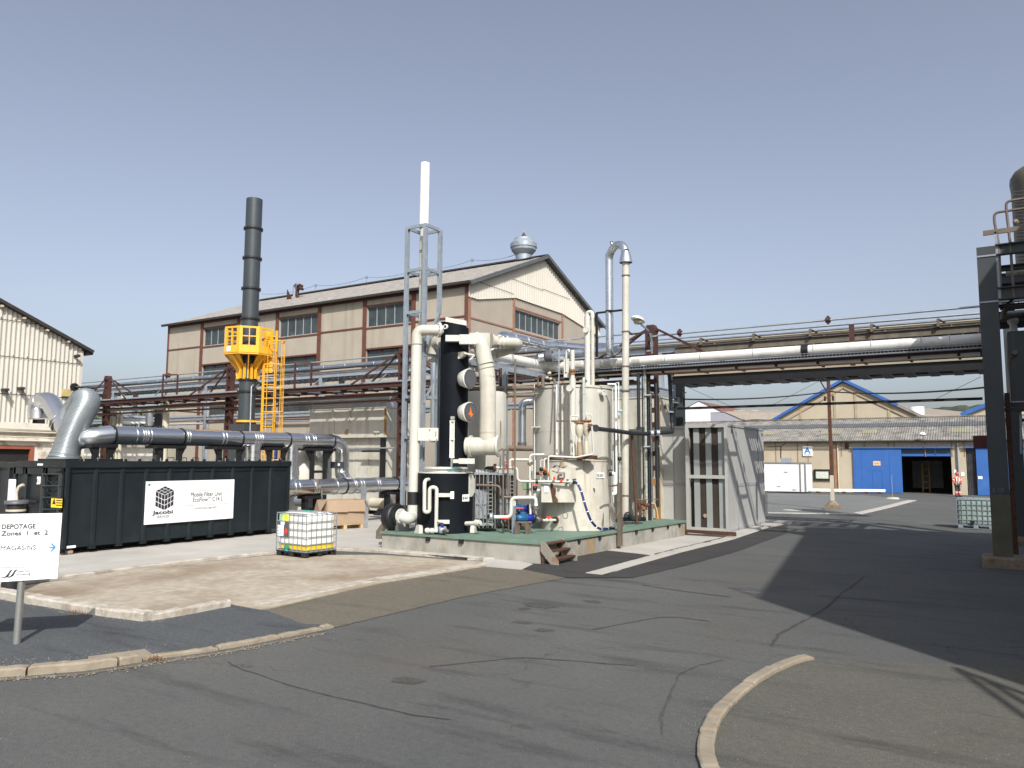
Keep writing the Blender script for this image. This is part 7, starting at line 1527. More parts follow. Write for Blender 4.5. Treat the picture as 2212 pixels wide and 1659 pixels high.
# resample
L_ = [0]; [L_.append(L_[-1]+(b-a).length) for a, b in zip(P, P[1:])]; N_ = 440; out = []; k_ = 0
for i in range(N_+1):
    s = L_[-1]*i/N_
    while k_ < len(L_)-2 and L_[k_+1] < s: k_ += 1
    out.append(P[k_]+(P[k_+1]-P[k_])*((s-L_[k_])/max(1e-6, L_[k_+1]-L_[k_])))
for _ in range(14): out = [out[0]]+[(out[max(i-6,0)]+out[i]*2+out[min(i+6,N_)])/4 for i in range(1,N_)]+[out[-1]]
cnt = [0]
mb_.tube(out, .28, 0, n=28, rf=lambda t: .37+.011*math.sin(t*N_*math.pi/2)+(.06*max(0,1-t*14))).build('corrugated_tube', m_flex, fh)
MB().ring(hp[0]+Zv*.02, Zv, .46, .1, 28).build('collar', m_flex, fh)
# brackets
for i_, (zn, u0, u1) in enumerate((('b',745,975),('b',1315,1570),('b',1835,2085),('e',380,610),)):
    ya, yb_ = yy(zn,u0,600), yy(zn,u1,600); t = T('duct_bracket', ('leftmost','second','third','fourth')[i_]+' black saddle bracket on the container under the silver duct', 'bracket', (DX,(ya+yb_)/2,KZ1), 'duct brackets on the container')
    zt_ = dz_-dr; w_ = .08
    g = MB(); g.box(DX-.3,DX+.35,ya,yb_,zt_-.1,zt_-.0)
    for s0, s1, e in ((ya+.1,ya+.1+w_*2,ya),(yb_-.1-w_*2,yb_-.1,yb_)): g.prism([(DX+.3,s0,KZ1),(DX+.3,s1,KZ1),(DX+.3,s1,zt_-.1),(DX+.3,s0 if e != ya else e,zt_-.1),(DX+.3,s0,zt_-.3)] if e == ya else [(DX+.3,s0,KZ1),(DX+.3,s1,KZ1),(DX+.3,s1,zt_-.3),(DX+.3,e,zt_-.1),(DX+.3,s0,zt_-.1)],(-.12,0,0))
    g.build('saddle', m_black, t)
ya, yb_ = yy('e',810,1280), yy('e',1110,1280); t = T('duct_trestle', 'tall black trestle standing under the silver duct elbow', 'trestle', (DX,(ya+yb_)/2,.06)); g = MB(); g.box(DX-.3,DX+.3,ya,yb_,dz_-dr-.1,dz_-dr)
ym_ = (yy('e',860,1400)+yy('e',895,1400))/2, (yy('e',1005,1400)+yy('e',1035,1400))/2
for y, s in zip(ym_, (-1,1)): g.box(DX+.1,DX+.22,y-.07,y+.07,.06,dz_-dr-.1); g.prism([(DX+.2,y+s*.07,dz_-dr-.5),(DX+.2,y+s*.07,dz_-dr-.1),(DX+.2,ya if s < 0 else yb_,dz_-dr-.1)],(-.08,0,0))
zz = wx('e',950,1540,DX).z; g.box(DX+.12,DX+.2,ym_[0]+.07,ym_[1]-.07,zz-.05,zz+.05); g.build('frame', m_black, t)
# lower duct
LXd = -21.0; yl = lambda zn, u, v: wx(zn, u, v, LXd).y
lrz = wx('f',760,747,LXd).z
lrings = [(Vector((LXd,yl('f',u,745),lrz)),Y) for u in (385,530,545,565,740,900,915,960,985,1115,1135,1350)]; lbl = [(Vector((LXd,yl('f',u,735),lrz)),Y) for u in (830,1310)]
lw = duct('silver_lower_duct', 'lower polished silver duct running from container end behind the cardboard box', [Vector((LXd,KY1+.06,lrz)), Vector((LXd,yl('f',1430,712),lrz))], .29, m_silver, lrings, lbl)
MB().ring((LXd,yl('f',352,780),lrz), Y, .31, .1, 32).build('red_marked_flange', m_silverm, lw); 
MB().cyl(wx('f',600,740,LXd+.3), wx('f',600,690,LXd+.3), .05, n=8).build('sampling_valve', m_brownpipe, lw); MB().tube([wx('f',585,765,LXd+.3),wx('f',632,765,LXd+.3),wx('f',635,870,LXd+.32)],.02,.05,n=6).build('drain_tube', m_alum, lw)
g = MB(); [g.box(p.x+.25,p.x+.32,p.y-.12,p.y+.12,p.z-.6,p.z+.15) for p in (wx('f',972,780,LXd),)]; g.build('galvanised_hanger', m_galv, lw)
for i_, (u, lb) in enumerate(((500,'left black trestle leg pair under the lower duct'),(1262,'right thin black post under the lower duct'))):
    y = yl('f',u,850); g = MB(); g.box(LXd-.1,LXd+.1,y-.2,y-.05,.06,lrz-.28); g.box(LXd-.1,LXd+.1,y+.35,y+.5,.06,lrz-.28) if i_ == 0 else None; g.box(LXd-.2,LXd+.2,y-.3,y+.55,lrz-.4,lrz-.29); one('duct_support', lb, 'support', g, m_black, (LXd,y,.06))
duct('silver_rear_duct', 'second vertical silver duct seen behind the black trestle', [at('e',1045,1270,32.0), at('e',1045,1620,32.0)], .30, m_silverm, [(at('e',1045,v,32.0),Zv) for v in (1350,1440,1560)], [])
for i_, (u, v, lb) in enumerate(((505,880,'round dark drum low behind the ducts left of the cardboard box'),(1180,905,'short brown horizontal pipe low under the cream filter'))):
    c = at('f',u,v,29 if i_ == 0 else 33); one('drum' if i_ == 0 else 'low_pipe', lb, 'drum' if i_ == 0 else 'pipe', MB().cyl(c-X*.5, c+X*.5, .25 if i_ == 0 else .22, n=14), m_galvd if i_ == 0 else m_creamdirty, (c.x,c.y,0))
t = T('blue_gas_rack', 'blue cabinet glimpsed through the legs of the yellow ladder', 'cabinet', tuple(at('e',460,1350,33))); a, b = at('e',440,1290,33.), at('e',485,1400,33.); MB().box(a.x,b.x,a.y,a.y+.5,.1,a.z).build('cabinet', m_blue, t)

# ================================================================ dark stack with yellow cage
SDd = 31.0; sc0 = at('d',850,1240,SDd); sr_ = .325; sx_, sy_ = sc0.x, sc0.y
dz2 = lambda zn, u, v: at(zn, u, v, SDd).z
sk_ = T('dark_stack', 'tall dark grey bolted exhaust stack wearing a yellow service cage', 'stack', (sx_,sy_,.06)); topz = dz2('d',880,190)
MB().cyl((sx_,sy_,.06),(sx_,sy_,topz),sr_,n=36,caps=False).disc((sx_,sy_,topz),Zv,sr_-.02,sr_,36).cyl((sx_,sy_,topz-1),(sx_,sy_,topz),sr_-.02,n=36,caps=False).disc((sx_,sy_,topz-1),Zv,.01,sr_-.02,36).build('tube', m_stackp, sk_)
for zn, u, v in (('d',870,448),('d',865,705),('d',855,970),('d',847,1232),('a',2150,878),('a',2150,980),('a',2150,1250),('D',528,1000)):
    z = dz2(zn,u,v); g = MB().ring((sx_,sy_,z), Zv, sr_+.055, .05, 36)
    for k_ in range(20): an = 6.283*k_/20; g.cyl((sx_+math.cos(an)*(sr_+.045),sy_+math.sin(an)*(sr_+.045),z-.06),(sx_+math.cos(an)*(sr_+.045),sy_+math.sin(an)*(sr_+.045),z+.06),.016,n=5)
    g.build('bolted_flange', m_black, sk_)
MB().ring((sx_,sy_,dz2('a',2150,1238)), Zv, sr_+.07, .08, 36).build('yellow_band', m_yellow, sk_)
MB().box(sx_-.45,sx_+.45,sy_-.45,sy_+.45,.06,dz2('a',2150,1262)-.0).build('square_base', m_stackp, sk_)
q_ = at('a',2190,1040,30.6); MB().tube([at('a',2205,920,30.8),at('a',2190,935,30.65),Vector((q_.x,q_.y,2.2))],.03,.08,n=6).build('drain_tube', m_galv, sk_)
yc = T('yellow_service_cage', 'octagonal yellow service platform with braced cone around the dark stack', 'platform', (sx_,sy_,dz2('d',850,1555)))
zf, ztp_ = dz2('d',850,1545), dz2('d',850,1322); zlo = dz2('a',2150,870); Rc = .98
CAZ = math.atan2(-sy_, -sx_)
oct_ = [(math.cos((CAZ+math.radians(22.5+45*k_)))*Rc, math.sin((CAZ+math.radians(22.5+45*k_)))*Rc) for k_ in range(8)]
MB().prism([(sx_+a,sy_+b,zf-.06) for a, b in oct_], (0,0,.06)).build('floor', m_yellow, yc)
for k_ in range(8):
    a = Vector((sx_+oct_[k_][0],sy_+oct_[k_][1],zf)); b = Vector((sx_+oct_[(k_+1) % 8][0],sy_+oct_[(k_+1) % 8][1],zf)); d = (b-a); L1 = d.length; d /= L1; nr = Vector((d.y,-d.x,0)); Hh = ztp_-zf
    def sl2_(s0, s1, h0, h1, th=.02): m_ = a+d*(s0+s1)/2*L1+Zv*(h0+h1)/2*Hh; g.obox(m_, d*(s1-s0)/2*L1, nr*th, Zv*(h1-h0)/2*Hh)
    g = MB(); sl2_(0,1,0,.28); sl2_(0,1,.93,1.0); sl2_(0,.16,.28,.93); sl2_(.84,1,.28,.93); sl2_(.16,.84,.6,.64); sl2_(.48,.52,.28,.6); sl2_(.48,.52,.64,.93); g.build('guard_panel', m_yellow, yc)
    if k_ == 6: m_ = a+d*.3*L1+Zv*.15*Hh; MB().obox(m_+nr*.025, d*.1, nr*.003, Zv*.09).build('maker_plate', m_label, yc)
g = MB()
for k_ in range(8):
    an = (CAZ+math.radians(45*k_)); o_ = Vector((math.cos(an),math.sin(an),0)); c = Vector((sx_,sy_,0)); tn = Vector((-o_.y,o_.x,0))
    g.prism([c+o_*(sr_+.02)+Zv*(zf-.06)+tn*-.02, c+o_*.9+Zv*(zf-.06)-tn*.02, c+o_*(sr_+.14)+Zv*(zlo+.35)-tn*.02, c+o_*(sr_+.12)+Zv*zlo-tn*.02, c+o_*(sr_+.02)+Zv*zlo-tn*.02], tn*.04)
each(g, 'gusset', m_yellow, yc)
g = MB(); 
for k_ in range(8):
    if k_ % 2: continue
    an = (CAZ+math.radians(22.5+45*k_)); an2 = an+math.radians(45); c = Vector((sx_,sy_,0)); P4 = []
    for an_, R_, z in ((an,.88,zf-.07),(an2,.88,zf-.07),(an2,sr_+.04,zlo+.5),(an,sr_+.04,zlo+.5)): P4.append(c+Vector((math.cos(an_)*R_,math.sin(an_)*R_,z)))
    g.prism(P4, Vector((0,0,-.02)))
each(g, 'cone_plate', m_yellow, yc); 
g = MB()
for k_ in range(8): an = (CAZ+math.radians(45*k_+22)); g.box(sx_+math.cos(an)*(sr_+.03)-.04,sx_+math.cos(an)*(sr_+.03)+.04,sy_+math.sin(an)*(sr_+.03)-.04,sy_+math.sin(an)*(sr_+.03)+.04,zlo-.02,zlo+.6)
each(g, 'collar_tab', m_yellow, yc)
lad = T('yellow_caged_ladder', 'tall yellow caged ladder climbing to the yellow service platform', 'ladder', (sx_+1.1,sy_+.6,1)); E_ = lambda u, v, dd=30.9: at('e',u,v,dd)
lt_, lb_ = E_(400,20), E_(355,1090); l0 = Vector(((lt_.x+lb_.x)/2,(lt_.y+lb_.y)/2,0)); sep = Rr*.48*1.0; zt_, zb_ = dz2('e',480,10), 1.5
g = MB(); g.bar(l0+Zv*zb_, l0+Zv*zt_, .07); g.bar(l0+sep+Zv*zb_, l0+sep+Zv*zt_, .07); each(g, 'stile', m_yellow, lad)
g = MB(); z = zb_+.1
while z < zt_: g.cyl(l0+Zv*z, l0+sep+Zv*z, .018, n=6); z += .28
each(g, 'rung', m_yellow, lad)
g = MB(); z = zb_+1.0; cdir = (Rr*.75-F_*.66).normalized(); cc = l0+sep*.5
hoopz = []
while z < zt_+.1: hoopz.append(z); z += .95
an0 = [math.radians(a_) for a_ in range(-90, 91, 18)]
side_ = Vector((-cdir.y,cdir.x,0)); hp2 = lambda z, a_: l0+sep*.75+cdir*(math.cos(a_)*.62)+side_*(math.sin(a_)*.36)+Zv*z
for z in hoopz: g.tube([hp2(z,a_) for a_ in an0], .022, 0, n=5)
for a_ in an0[1::2]: g.bar(hp2(hoopz[0],a_), hp2(hoopz[-1],a_), .03, .012)
each(g, 'safety_hoop', m_yellow, lad)
g = MB(); a = at('d',985,1340,31); g.obox(l0+sep*.6-cdir*.25+Zv*(zt_-.85), Rr*.2, F_*.02, Zv*.85); g.bar(l0+Zv*(dz2('a',2150,1238)), Vector((sx_,sy_,dz2('a',2150,1238))), .05); g.build('gate_plate', m_yellow, lad)

# ================================================================ steel tower on the right
tw = T('steel_tower', 'dark steel process tower with heavy box column at the right frame edge', 'tower', (.1,22.5,0))
def box_col(lb, x0, x1, y0, y1, z0, z1, m=m_steelgrey): return MB().box(x0,x1,y0,y1,z0,z1).build('column', m, tw)
cA, cB = -.14, .27
g = MB(); g.box(cA,cB,22.5,22.53,.25,7.98); g.box(cA,cB,22.9,22.93,.25,7.98); g.box((cA+cB)/2-.015,(cA+cB)/2+.015,22.53,22.9,.25,7.98); g.box(cA+.01,cB-.01,22.531,22.899,7.5,7.52); g.box(cA,cA+.02,22.53,22.9,.25,7.98); g.build('column', m_steelgrey, tw)
g = MB()
for z in (7.0,5.98): zz = wy('p',700,530 if z < 6.5 else 30,22.49).z; g.box(cA-.005,cB+.005,22.48,22.5,zz-.02,zz+.02)
each(g, 'column_seam', m_galvd, tw)
MB().box(cA-.004,cB+.004,22.494,22.499,.26,1.75).build('dusty_foot_paint', M('dusty_olive_paint',(.085,.080,.055),.7,var=.2,streak=(.05,.05,.045),stk=(.5,.7)), tw)
a = wg('q',590,1420,.0); MB().bbox(-.38,.62,22.2,23.2,-.05,.26,.04).build('footing', m_foot, tw)
lettering('R 109', (cA+.06,22.490,1.80), X, Zv, .17, m_txtg, tw, sx=.6)
tY = 22.5
def tz(zn, u, v): return wy(zn,u,v,tY).z
beams = [(tz('o',700,1200),tz('o',700,1340)),(tz('p',870,95),tz('p',870,150)),(tz('p',900,280),tz('p',900,330)),(tz('p',870,365),tz('p',870,500)),(tz('p',870,530),tz('p',870,560)),(tz('p',930,680),tz('p',930,720))]
for k_, (a, b) in enumerate(beams):
    yb_ = (tY+.1, tY+.5, tY+1.2, tY+.1, tY+.4, tY+1.5)[k_]; MB().ibeam((cB,yb_,(a+b)/2),(3.2,yb_,(a+b)/2),.2,abs(a-b),.025).build('beam', m_steelgrey, tw)
for z9, y9 in ((7.25,24.2),(6.75,25.8),(6.45,24.9),(6.15,23.9),(7.0,23.0)): MB().ibeam((cB,y9,z9),(3.2,y9,z9+.03),.12,.14,.02).build('beam', m_gutter, tw)
for yb_ in (25.5,28.5): MB().ibeam((cB,yb_,7.7),(3.2,yb_,7.7),.2,.3,.025).build('beam', m_steelgrey, tw)
a, b = wg('q',830,1070,.25), wg('q',930,1060,.25)
for x0, y0 in ((.45,29.0),(1.95,29.0),(2.2,22.5),(2.2,26)): MB().ibeam((x0+.15,y0,.25),(x0+.15,y0,7.9),.34,.34,.03,up=Y).build('column', m_steelgrey, tw); MB().box(x0-.3,x0+.6,y0-.4,y0+.4,-.05,.25).build('footing', m_foot, tw)
MB().box(.30,.42,24.5,24.62,.1,4.4).build('rusty_post', m_rust, tw)
g = MB()
for z, y0 in ((3.85,22.8),(3.98,22.8),(3.86,28.9)): g.bar((cB,y0,z),(3.2,y0,z-.02),.08,.1)
g.bar((.3,22.9,6.4),(1.6,22.9,7.5),.05); g.bar((.2,22.9,6.1),(1.8,23.2,6.5),.05); each(g, 'secondary_beam', m_gutter, tw)
tb = T('tower_hopper_box', 'large dark grey rectangular tank slung inside the steel tower', 'tank', (1.4,23.2,3.9)); MB().bbox(.42,3.1,23.0,25.2,tz('x',1100,640)-.05,5.85,.03).build('casing', m_steelgrey, tb)
p = wy('p',1095,1075,22.98); MB().cyl(p, p-Y*.12, .06, n=10).tube([p-Y*.06, p-Y*.06-Zv*.12-X*.08, p-Y*.05-Zv*.22-X*.12],.012,.05,n=5).build('vent_knob', m_brownpipe, tb); MB().box(.43,3.1,22.97,22.999,tz('x',1100,640)-.03,tz('x',1100,600)).build('bottom_band', m_galvd, tb)
pipe('thin_tower_pipe', 'thin pipe hanging below the tower tank', [wy('x',1410,630,22.95), wy('x',1425,1600,22.95)], .03, m_galvd, n=6)
g = MB()
a, b = wy('o',565,1060,22.6), wy('o',1102,985,22.6); b.z = a.z+.12
rl_ = T('tower_guard_rails', 'bent dark tube handrails and toe bar on top of the steel tower', 'railing', tuple(a)); MB().bar(a, Vector((3,22.6,a.z+.02)), .06, .12).build('toe_bar', m_brownpipe, rl_)
for i_, (u0, v0, u1, vb, dy) in enumerate(((710,790,790,1190,0),(865,640,940,1170,.0))):
    zt_ = wy('o',u0,v0,22.6).z; x = wy('o',u0,v0,22.6).x; xb = wy('o',u1,vb,22.6).x; MB().tube([(x+.25-.2,22.6,6.6),(xb-.03,22.6,8.0),(x,22.6,zt_-.25),(x,22.6,zt_),(3,22.6,zt_+.02)], .032, .12, n=8).build('handrail', m_brownpipe, rl_)
g = MB(); 
for u in (735,): x = wy('o',u,1100,22.6).x; g.box(x-.03,x+.03,22.57,22.63,6.5,a.z)
g.build('flat_post', m_galvd, rl_)
tp_ = 'pipes inside the steel tower'
zq = wy('p',950,195,24.5).z; pipe('tower_pipe', 'fat cream lagged pipe crossing behind the tower beams', [(.5,24.5,zq),(3,24.5,zq+.02)], .13, m_cream, tp_, n=14, rings=[((.75+k_*.4,24.5,zq),X) for k_ in range(4)]); zq = wy('p',950,590,23.2).z; pipe('tower_pipe', 'olive pipe elbow crossing low in the tower head', [(.35,23.3,zq-.3),(.4,23.2,zq),(3,23.2,zq+.03)], .07, m_brownpipe, tp_, n=10); zq = wy('p',1000,645,23.6).z; pipe('tower_pipe', 'slim silver pipe above the tower tank', [(.4,23.6,zq),(3,23.6,zq)], .05, m_silverback, tp_, n=10)
t = T('tower_valve', 'white valve body on top of the tower tank', 'valve', tuple(wy('p',1075,750,23.3))); c = wy('p',1075,750,23.3); MB().lathe((c.x,c.y,5.85),[(.1,0),(.08,.2),(.12,.25),(.12,.35),(.05,.4)],n=12).build('body', m_panel, t)
ve = T('dome_vessel', 'brown dished vessel head rising above the tower at the frame edge', 'vessel', (2.0,26,8)); c = at('o',1102+165,600,26.5); R_ = .78; a_ = at('o',960,350,26.5)
vc_ = Vector((a_.x,a_.y,a_.z))+Rr*(R_+.0); MB().lathe((vc_.x,vc_.y,vc_.z-.1), [(R_*.93,-3.2),(R_*.95,-.35),(R_,0),(R_*.97,.2),(R_*.8,.42),(R_*.5,.58),(.02,.66)], n=32).build('shell', m_brownpipe if 0 else M('olive_brown_vessel',(.085,.075,.055),.4,var=.2), ve)
g = MB(); q_ = at('o',965,500,26.0); g.bar(Vector((q_.x-.05,q_.y,7.9)), Vector((q_.x-.05,q_.y,at('o',955,450,26).z)), .03)
z = 8.2
while z < at('o',955,510,26).z: g.bar((q_.x-.05,q_.y,z),(q_.x+.3,q_.y+.1,z),.02); z += .12
g.build('caged_ladder', m_gutter, ve); q_ = at('o',995,910,25.5); MB().lathe(q_,[(.02,-.05),(.1,-.02),(.1,.02),(.02,.05)],axis=-F_,n=14).build('float_ball', m_brownpipe, ve)
a, b = wy('q',510,255,26), wy('q',612,365,26); ms = T('maroon_sign', 'plain maroon sheet sign sticking out left of the tower column', 'sign', tuple(a)); MB().box(a.x,b.x+.3,26,26.03,b.z,a.z).build('sheet', m_maroon, ms); MB().bar((b.x+.3,26.02,(a.z+b.z)/2),(.15,25.98,(a.z+b.z)/2),.04).build('arm', m_gutter, ms)
p = wy('q',840,760,28); one('blue_valve', 'small dark blue valve wheel on pipe behind the tower column', 'valve', MB().lathe(p,[(.02,-.08),(.1,-.05),(.1,.05),(.02,.08)],axis=X,n=10).box(p.x-.15,p.x+.1,27.95,28.05,p.z-.05,p.z+.05), m_ultra, tuple(p))
p = wy('q',805,860,27); one('black_cable_coil', 'black cable coil hanging on the rusty post', 'cable', MB().tube([p+Zv*.3,p+Vector((.08,0,.05)),p-Zv*.1,p+Vector((-.05,0,.1)),p-Zv*.25],.025,.05,n=6), m_black, tuple(p))

# ================================================================ IBC totes
def tote(lb, cx_, cy_, rz, liquid, bodym, palletm, label_panel):
    t = T('ibc_tote', lb, 'tote', (cx_,cy_,.015)); off = Matrix.Rotation(rz,4,'Z'); LXX, LYY = .6, .5
    def fin(g, nm, m, par=t):
        c = Vector((cx_,cy_,.015)); g.v = [c+(off @ v) for v in g.v]; return g.build(nm, m, par)
    g = MB()
    for y in (-.44,0,.44): g.box(-.6,.6,y-.07,y+.07,0,.02); [g.bbox(x-.08,x+.08,y-.07,y+.07,.021,.115,.012) for x in (-.5,0,.5)]
    g.box(-.6,.6,-.5,.5,.116,.14); fin(g,'pallet',palletm)
    zb = .15; zh = .98
    g = MB(); nsub = 8; vs = []
    zs = [zb, zb+.03, zb+.08]+[zb+.08+(zh-.14)*k/9 for k in range(1,10)]+[zb+zh-.03, zb+zh]
    def rr_(t_, z): return .56, .46
    ringp = []
    for zi, z in enumerate(zs):
        ins = (.05,.02,0)[zi] if zi < 3 else (.03 if zi == len(zs)-2 else .10 if zi == len(zs)-1 else 0); rip = .008*(1 if zi % 2 else 0) if 2 < zi < len(zs)-2 else 0
        hx_, hy_ = .575-ins-rip, .475-ins-rip; rc = .09; ring = []
        for cx2, cy2, a0 in ((hx_-rc,hy_-rc,0),(-hx_+rc,hy_-rc,90),(-hx_+rc,-hy_+rc,180),(hx_-rc,-hy_+rc,270)):
            for k in range(5): a_ = math.radians(a0+k*22.5); ring.append((cx2+math.cos(a_)*rc, cy2+math.sin(a_)*rc, z))
        ringp.append(ring)
    vs = [p for r_ in ringp for p in r_]; n = 20
    g.add(vs, [(k*n+i,k*n+(i+1) % n,k*n+n+(i+1) % n,k*n+n+i) for k in range(len(zs)-1) for i in range(n)]+[tuple(range(n-1,-1,-1)), tuple(range((len(zs)-1)*n,len(zs)*n))], True); bt_ = fin(g,'bottle',bodym)
    if liquid:
        g = MB(); hx_, hy_ = .577, .477; ring = []
        for cx2, cy2, a0 in ((hx_-.09,hy_-.09,0),(-hx_+.09,hy_-.09,90),(-hx_+.09,-hy_+.09,180),(hx_-.09,-hy_+.09,270)):
            for k in range(5): a_ = math.radians(a0+k*22.5); ring.append((cx2+math.cos(a_)*.09, cy2+math.sin(a_)*.09))
        g.add([(a,b,z) for z in (zb+.05,zb+.19) for a, b in ring], [(i,(i+1) % 20,20+(i+1) % 20,20+i) for i in range(20)], True); o_ = fin(g,'liquid_level',liquid,t)
    g = MB(); e = .008
    for z in (.16,.34,.53,.72,.91,1.12):
        for a, b in (((-.6,-.5),(.6,-.5)),((.6,-.5),(.6,.5)),((.6,.5),(-.6,.5)),((-.6,.5),(-.6,-.5))): g.bar((*a,z),(*b,z),.018)
    for k in range(8): x = -.6+1.2*k/7; [g.bar((x,s*.5,.14),(x,s*.5,1.12),.018) for s in (-1,1)]
    for k in range(1,6): y = -.5+1.0*k/6; [g.bar((s*.6,y,.14),(s*.6,y,1.12),.018) for s in (-1,1)]
    for y in (-.15,.15): g.bar((-.6,y,1.15),(.6,y,1.15),.025)
    g.bar((-.6,-.5,1.12),(.6,-.5,1.12),.03); fin(g,'cage',m_galvd)
    fin(MB().cyl((0,0,1.12),(0,0,1.17),.11,n=16),'cap',m_green)
    g = MB(); g.cyl((-.1,-.44,.22),(-.1,-.56,.22),.05,n=10); g.box(-.18,-.02,-.58,-.54,.24,.3); g.cyl((-.1,-.55,.22),(-.1,-.55,.15),.04,n=8); fin(g,'outlet_valve',m_green if label_panel else m_black)
    if label_panel:
        fin(MB().box(-.58,-.1,-.512,-.503,.5,.9),'label_plate',m_dkgrey); fin(MB().box(-.55,-.3,-.516,-.5125,.52,.80).box(-.43,-.27,-.516,-.5125,.81,.89),'white_labels',m_label)
        fin(MB().prism([(-.2,-.516,.56),(-.12,-.516,.65),(-.2,-.516,.74),(-.28,-.516,.65)],(0,.003,0)),'red_diamond',m_redv); fin(MB().box(-.34,-.14,-.5,-.49,.92,1.09),'yellow_label',M('lemon_label',(.80,.78,.05),.5)); fin(MB().box(-.5,-.38,-.5,-.49,.92,1.1),'green_label',M('pale_green_label',(.35,.6,.3),.5))
        g = MB(); [g.box(-.53+.09*(k%2),-.5+.09*(k%2),-.519,-.517,.56+k*.04,.58+k*.04) for k in range(5)]; fin(g,'hazard_marks',m_txt)
    return t
tote('white tote with yellow liquid and hazard labels on the stained pad', -15.6, 14.7, math.radians(-4), m_yliq, m_hdpe, m_blackrub, True)
c = wg('q',380,1065,.0); tote('pale green filled tote standing left of the tower column', c.x+.62, c.y+.45, math.radians(-3), None, m_hdpeg, m_galvd, False)
# cardboard box on pallet
ga, gb_ = wg('f',737,1150,.06), wg('f',1017,1130,.06)
cf = T('cardboard_box', 'large open cardboard box on a wooden pallet before the lower duct', 'box', tuple((ga+gb_)/2)); base_c = at('f',840,1140,27.6); base_c = wg('f',737,1152,.06)
ang = math.radians(37); U1 = (Rr*math.cos(ang)+F_*math.sin(ang)).normalized(); V1 = Vector((-U1.y,U1.x,0)); Lb = 1.45; Db = .9; o_ = base_c-U1*.25
hB = at('f',700,870,27.2).z
pc = o_+U1*Lb/2+V1*Db/2; g = MB()
for f_ in (.05,.5,.95): g.obox(o_+V1*Db/2+U1*Lb*f_+Zv*.07, V1*Db/2, U1*.06, Zv*.07)
for f_ in (.05,.28,.5,.72,.95): g.obox(o_+U1*Lb/2+V1*Db*f_+Zv*.155, U1*Lb/2, V1*.05, Zv*.012)
g.build('pallet', m_wood, cf)
z0, z1 = .235, hB-.05; g = MB()
for a, b, nrm in ((o_, o_+U1*Lb, V1),(o_+V1*Db, o_+V1*Db+U1*Lb, V1),(o_, o_+V1*Db, U1),(o_+U1*Lb, o_+U1*Lb+V1*Db, U1)):
    m_ = (a+b)/2; m_ = Vector((m_.x,m_.y,(z0+z1)/2)); g.obox(m_, (b-a)/2, nrm*.008, Zv*(z1-z0)/2)
g.build('carton', m_card, cf)
for a, b, out_ in ((o_+U1*.02, o_+U1*.75, -V1),(o_+U1*.72, o_+U1*1.44, -V1),(o_+V1*.02, o_+V1*.88, -U1),(o_+U1*Lb, o_+U1*Lb+V1*.86, U1)):
    a1 = Vector((a.x,a.y,z1)); b1 = Vector((b.x,b.y,z1)); MB().prism([a1,b1,b1+out_*.1-Zv*.42,a1+out_*(.06 if out_.dot(V1) < 0 else .25)-Zv*.40], out_*.008).build('flap', m_card, cf)
t = T('grey_sheet', 'grey sheet leaning behind the cardboard box', 'sheet', tuple(o_+U1*(Lb+.1))); p = o_+U1*(Lb+.12)+V1*.1; MB().obox(Vector((p.x,p.y,.55)), U1*.08, V1*.02, Zv*.48).build('sheet', m_galv, t)
t = T('sample_stand', 'thin grey pipe stand with valve beside the cardboard box', 'stand', tuple(wg('f',585,985,.06))); a = wg('f',585,985,.06); MB().cyl(a, Vector((a.x,a.y,at('f',585,870,27).z)), .035, n=8).build('post', m_galvd, t); z = at('f',585,880,27).z; MB().bar(Vector((a.x,a.y,z))-Rr*.5, Vector((a.x,a.y,z))+Rr*.6, .04).build('arm', m_galvd, t)
a = wg('f',1180,1235,.06); one('fan_foot', 'small rusty steel foot under the blower at the plinth end', 'bracket', MB().box(a.x-.1,a.x+.12,a.y-.1,a.y+.1,.06,.3).prism([(a.x-.1,a.y-.1,.3),(a.x+.15,a.y-.1,.3),(a.x+.3,a.y-.1,.75)],(0,.15,0)), m_brownpipe, tuple(a))

# ================================================================ direction sign
sgn = T('direction_sign', 'white direction sign on a grey post at the left frame edge', 'sign', tuple(wg('D',36,1392,.016))); b0 = wg('D',36,1390,.016)
dr_ = (Rr*.945+F_*.326).normalized(); bk = Vector((-dr_.y,dr_.x,0)); zb_, zt_ = .87, 1.785; s1_ = .47; s0_ = -.80
MB().cyl(b0, Vector((b0.x,b0.y,zt_-.1))+Rr*.02, .047, n=18).build('post', m_alum, sgn)
o_ = Vector((b0.x,b0.y,0))-bk*.07; P4 = [o_+dr_*s0_+Zv*(zb_-.02), o_+dr_*(s1_-.01)+Zv*(zb_+.015), o_+dr_*s1_+Zv*zt_, o_+dr_*s0_+Zv*(zt_+.0)]
MB().prism(P4, bk*.025).build('board', m_signw, sgn)
def on_sign(u, v): d = ray('y',u,v); t_ = ((o_-bk*.004)-CP).dot(bk)/d.dot(bk); return CP+d*t_
sz_ = lambda z, u, v: 0
k1 = .105
lettering('DEPOTAGE', on_sign(18,1228), dr_, Zv, .09, m_txtd, sgn, bold=.0022, sx=.90); lettering('Zones  1  et  2', on_sign(18,1325), dr_, Zv, .088, m_txtd, sgn, bold=.0018, sx=1.06); lettering('MAGASINS', on_sign(-2,1540), dr_, Zv, .09, m_txtd, sgn, sx=1.0)
cS = lambda u, v: ((0+u*1200/2212)/1.8228, (2000+v*1200/2212)/1.8228)
def on_c(u, v): d = ray('c',u,v); t_ = ((o_-bk*.004)-CP).dot(bk)/d.dot(bk); return CP+d*t_
a, b = on_c(358,287), on_c(400,285); g = MB(); g.bar(a,b,.003,.02,up=Zv); g.bar(b,b-dr_*.05+Zv*.055,.02,.004,up=bk); g.bar(b,b-dr_*.05-Zv*.055,.02,.004,up=bk); g.build('blue_arrow', M('arrow_blue',(.08,.25,.50),.5,var=0), sgn)
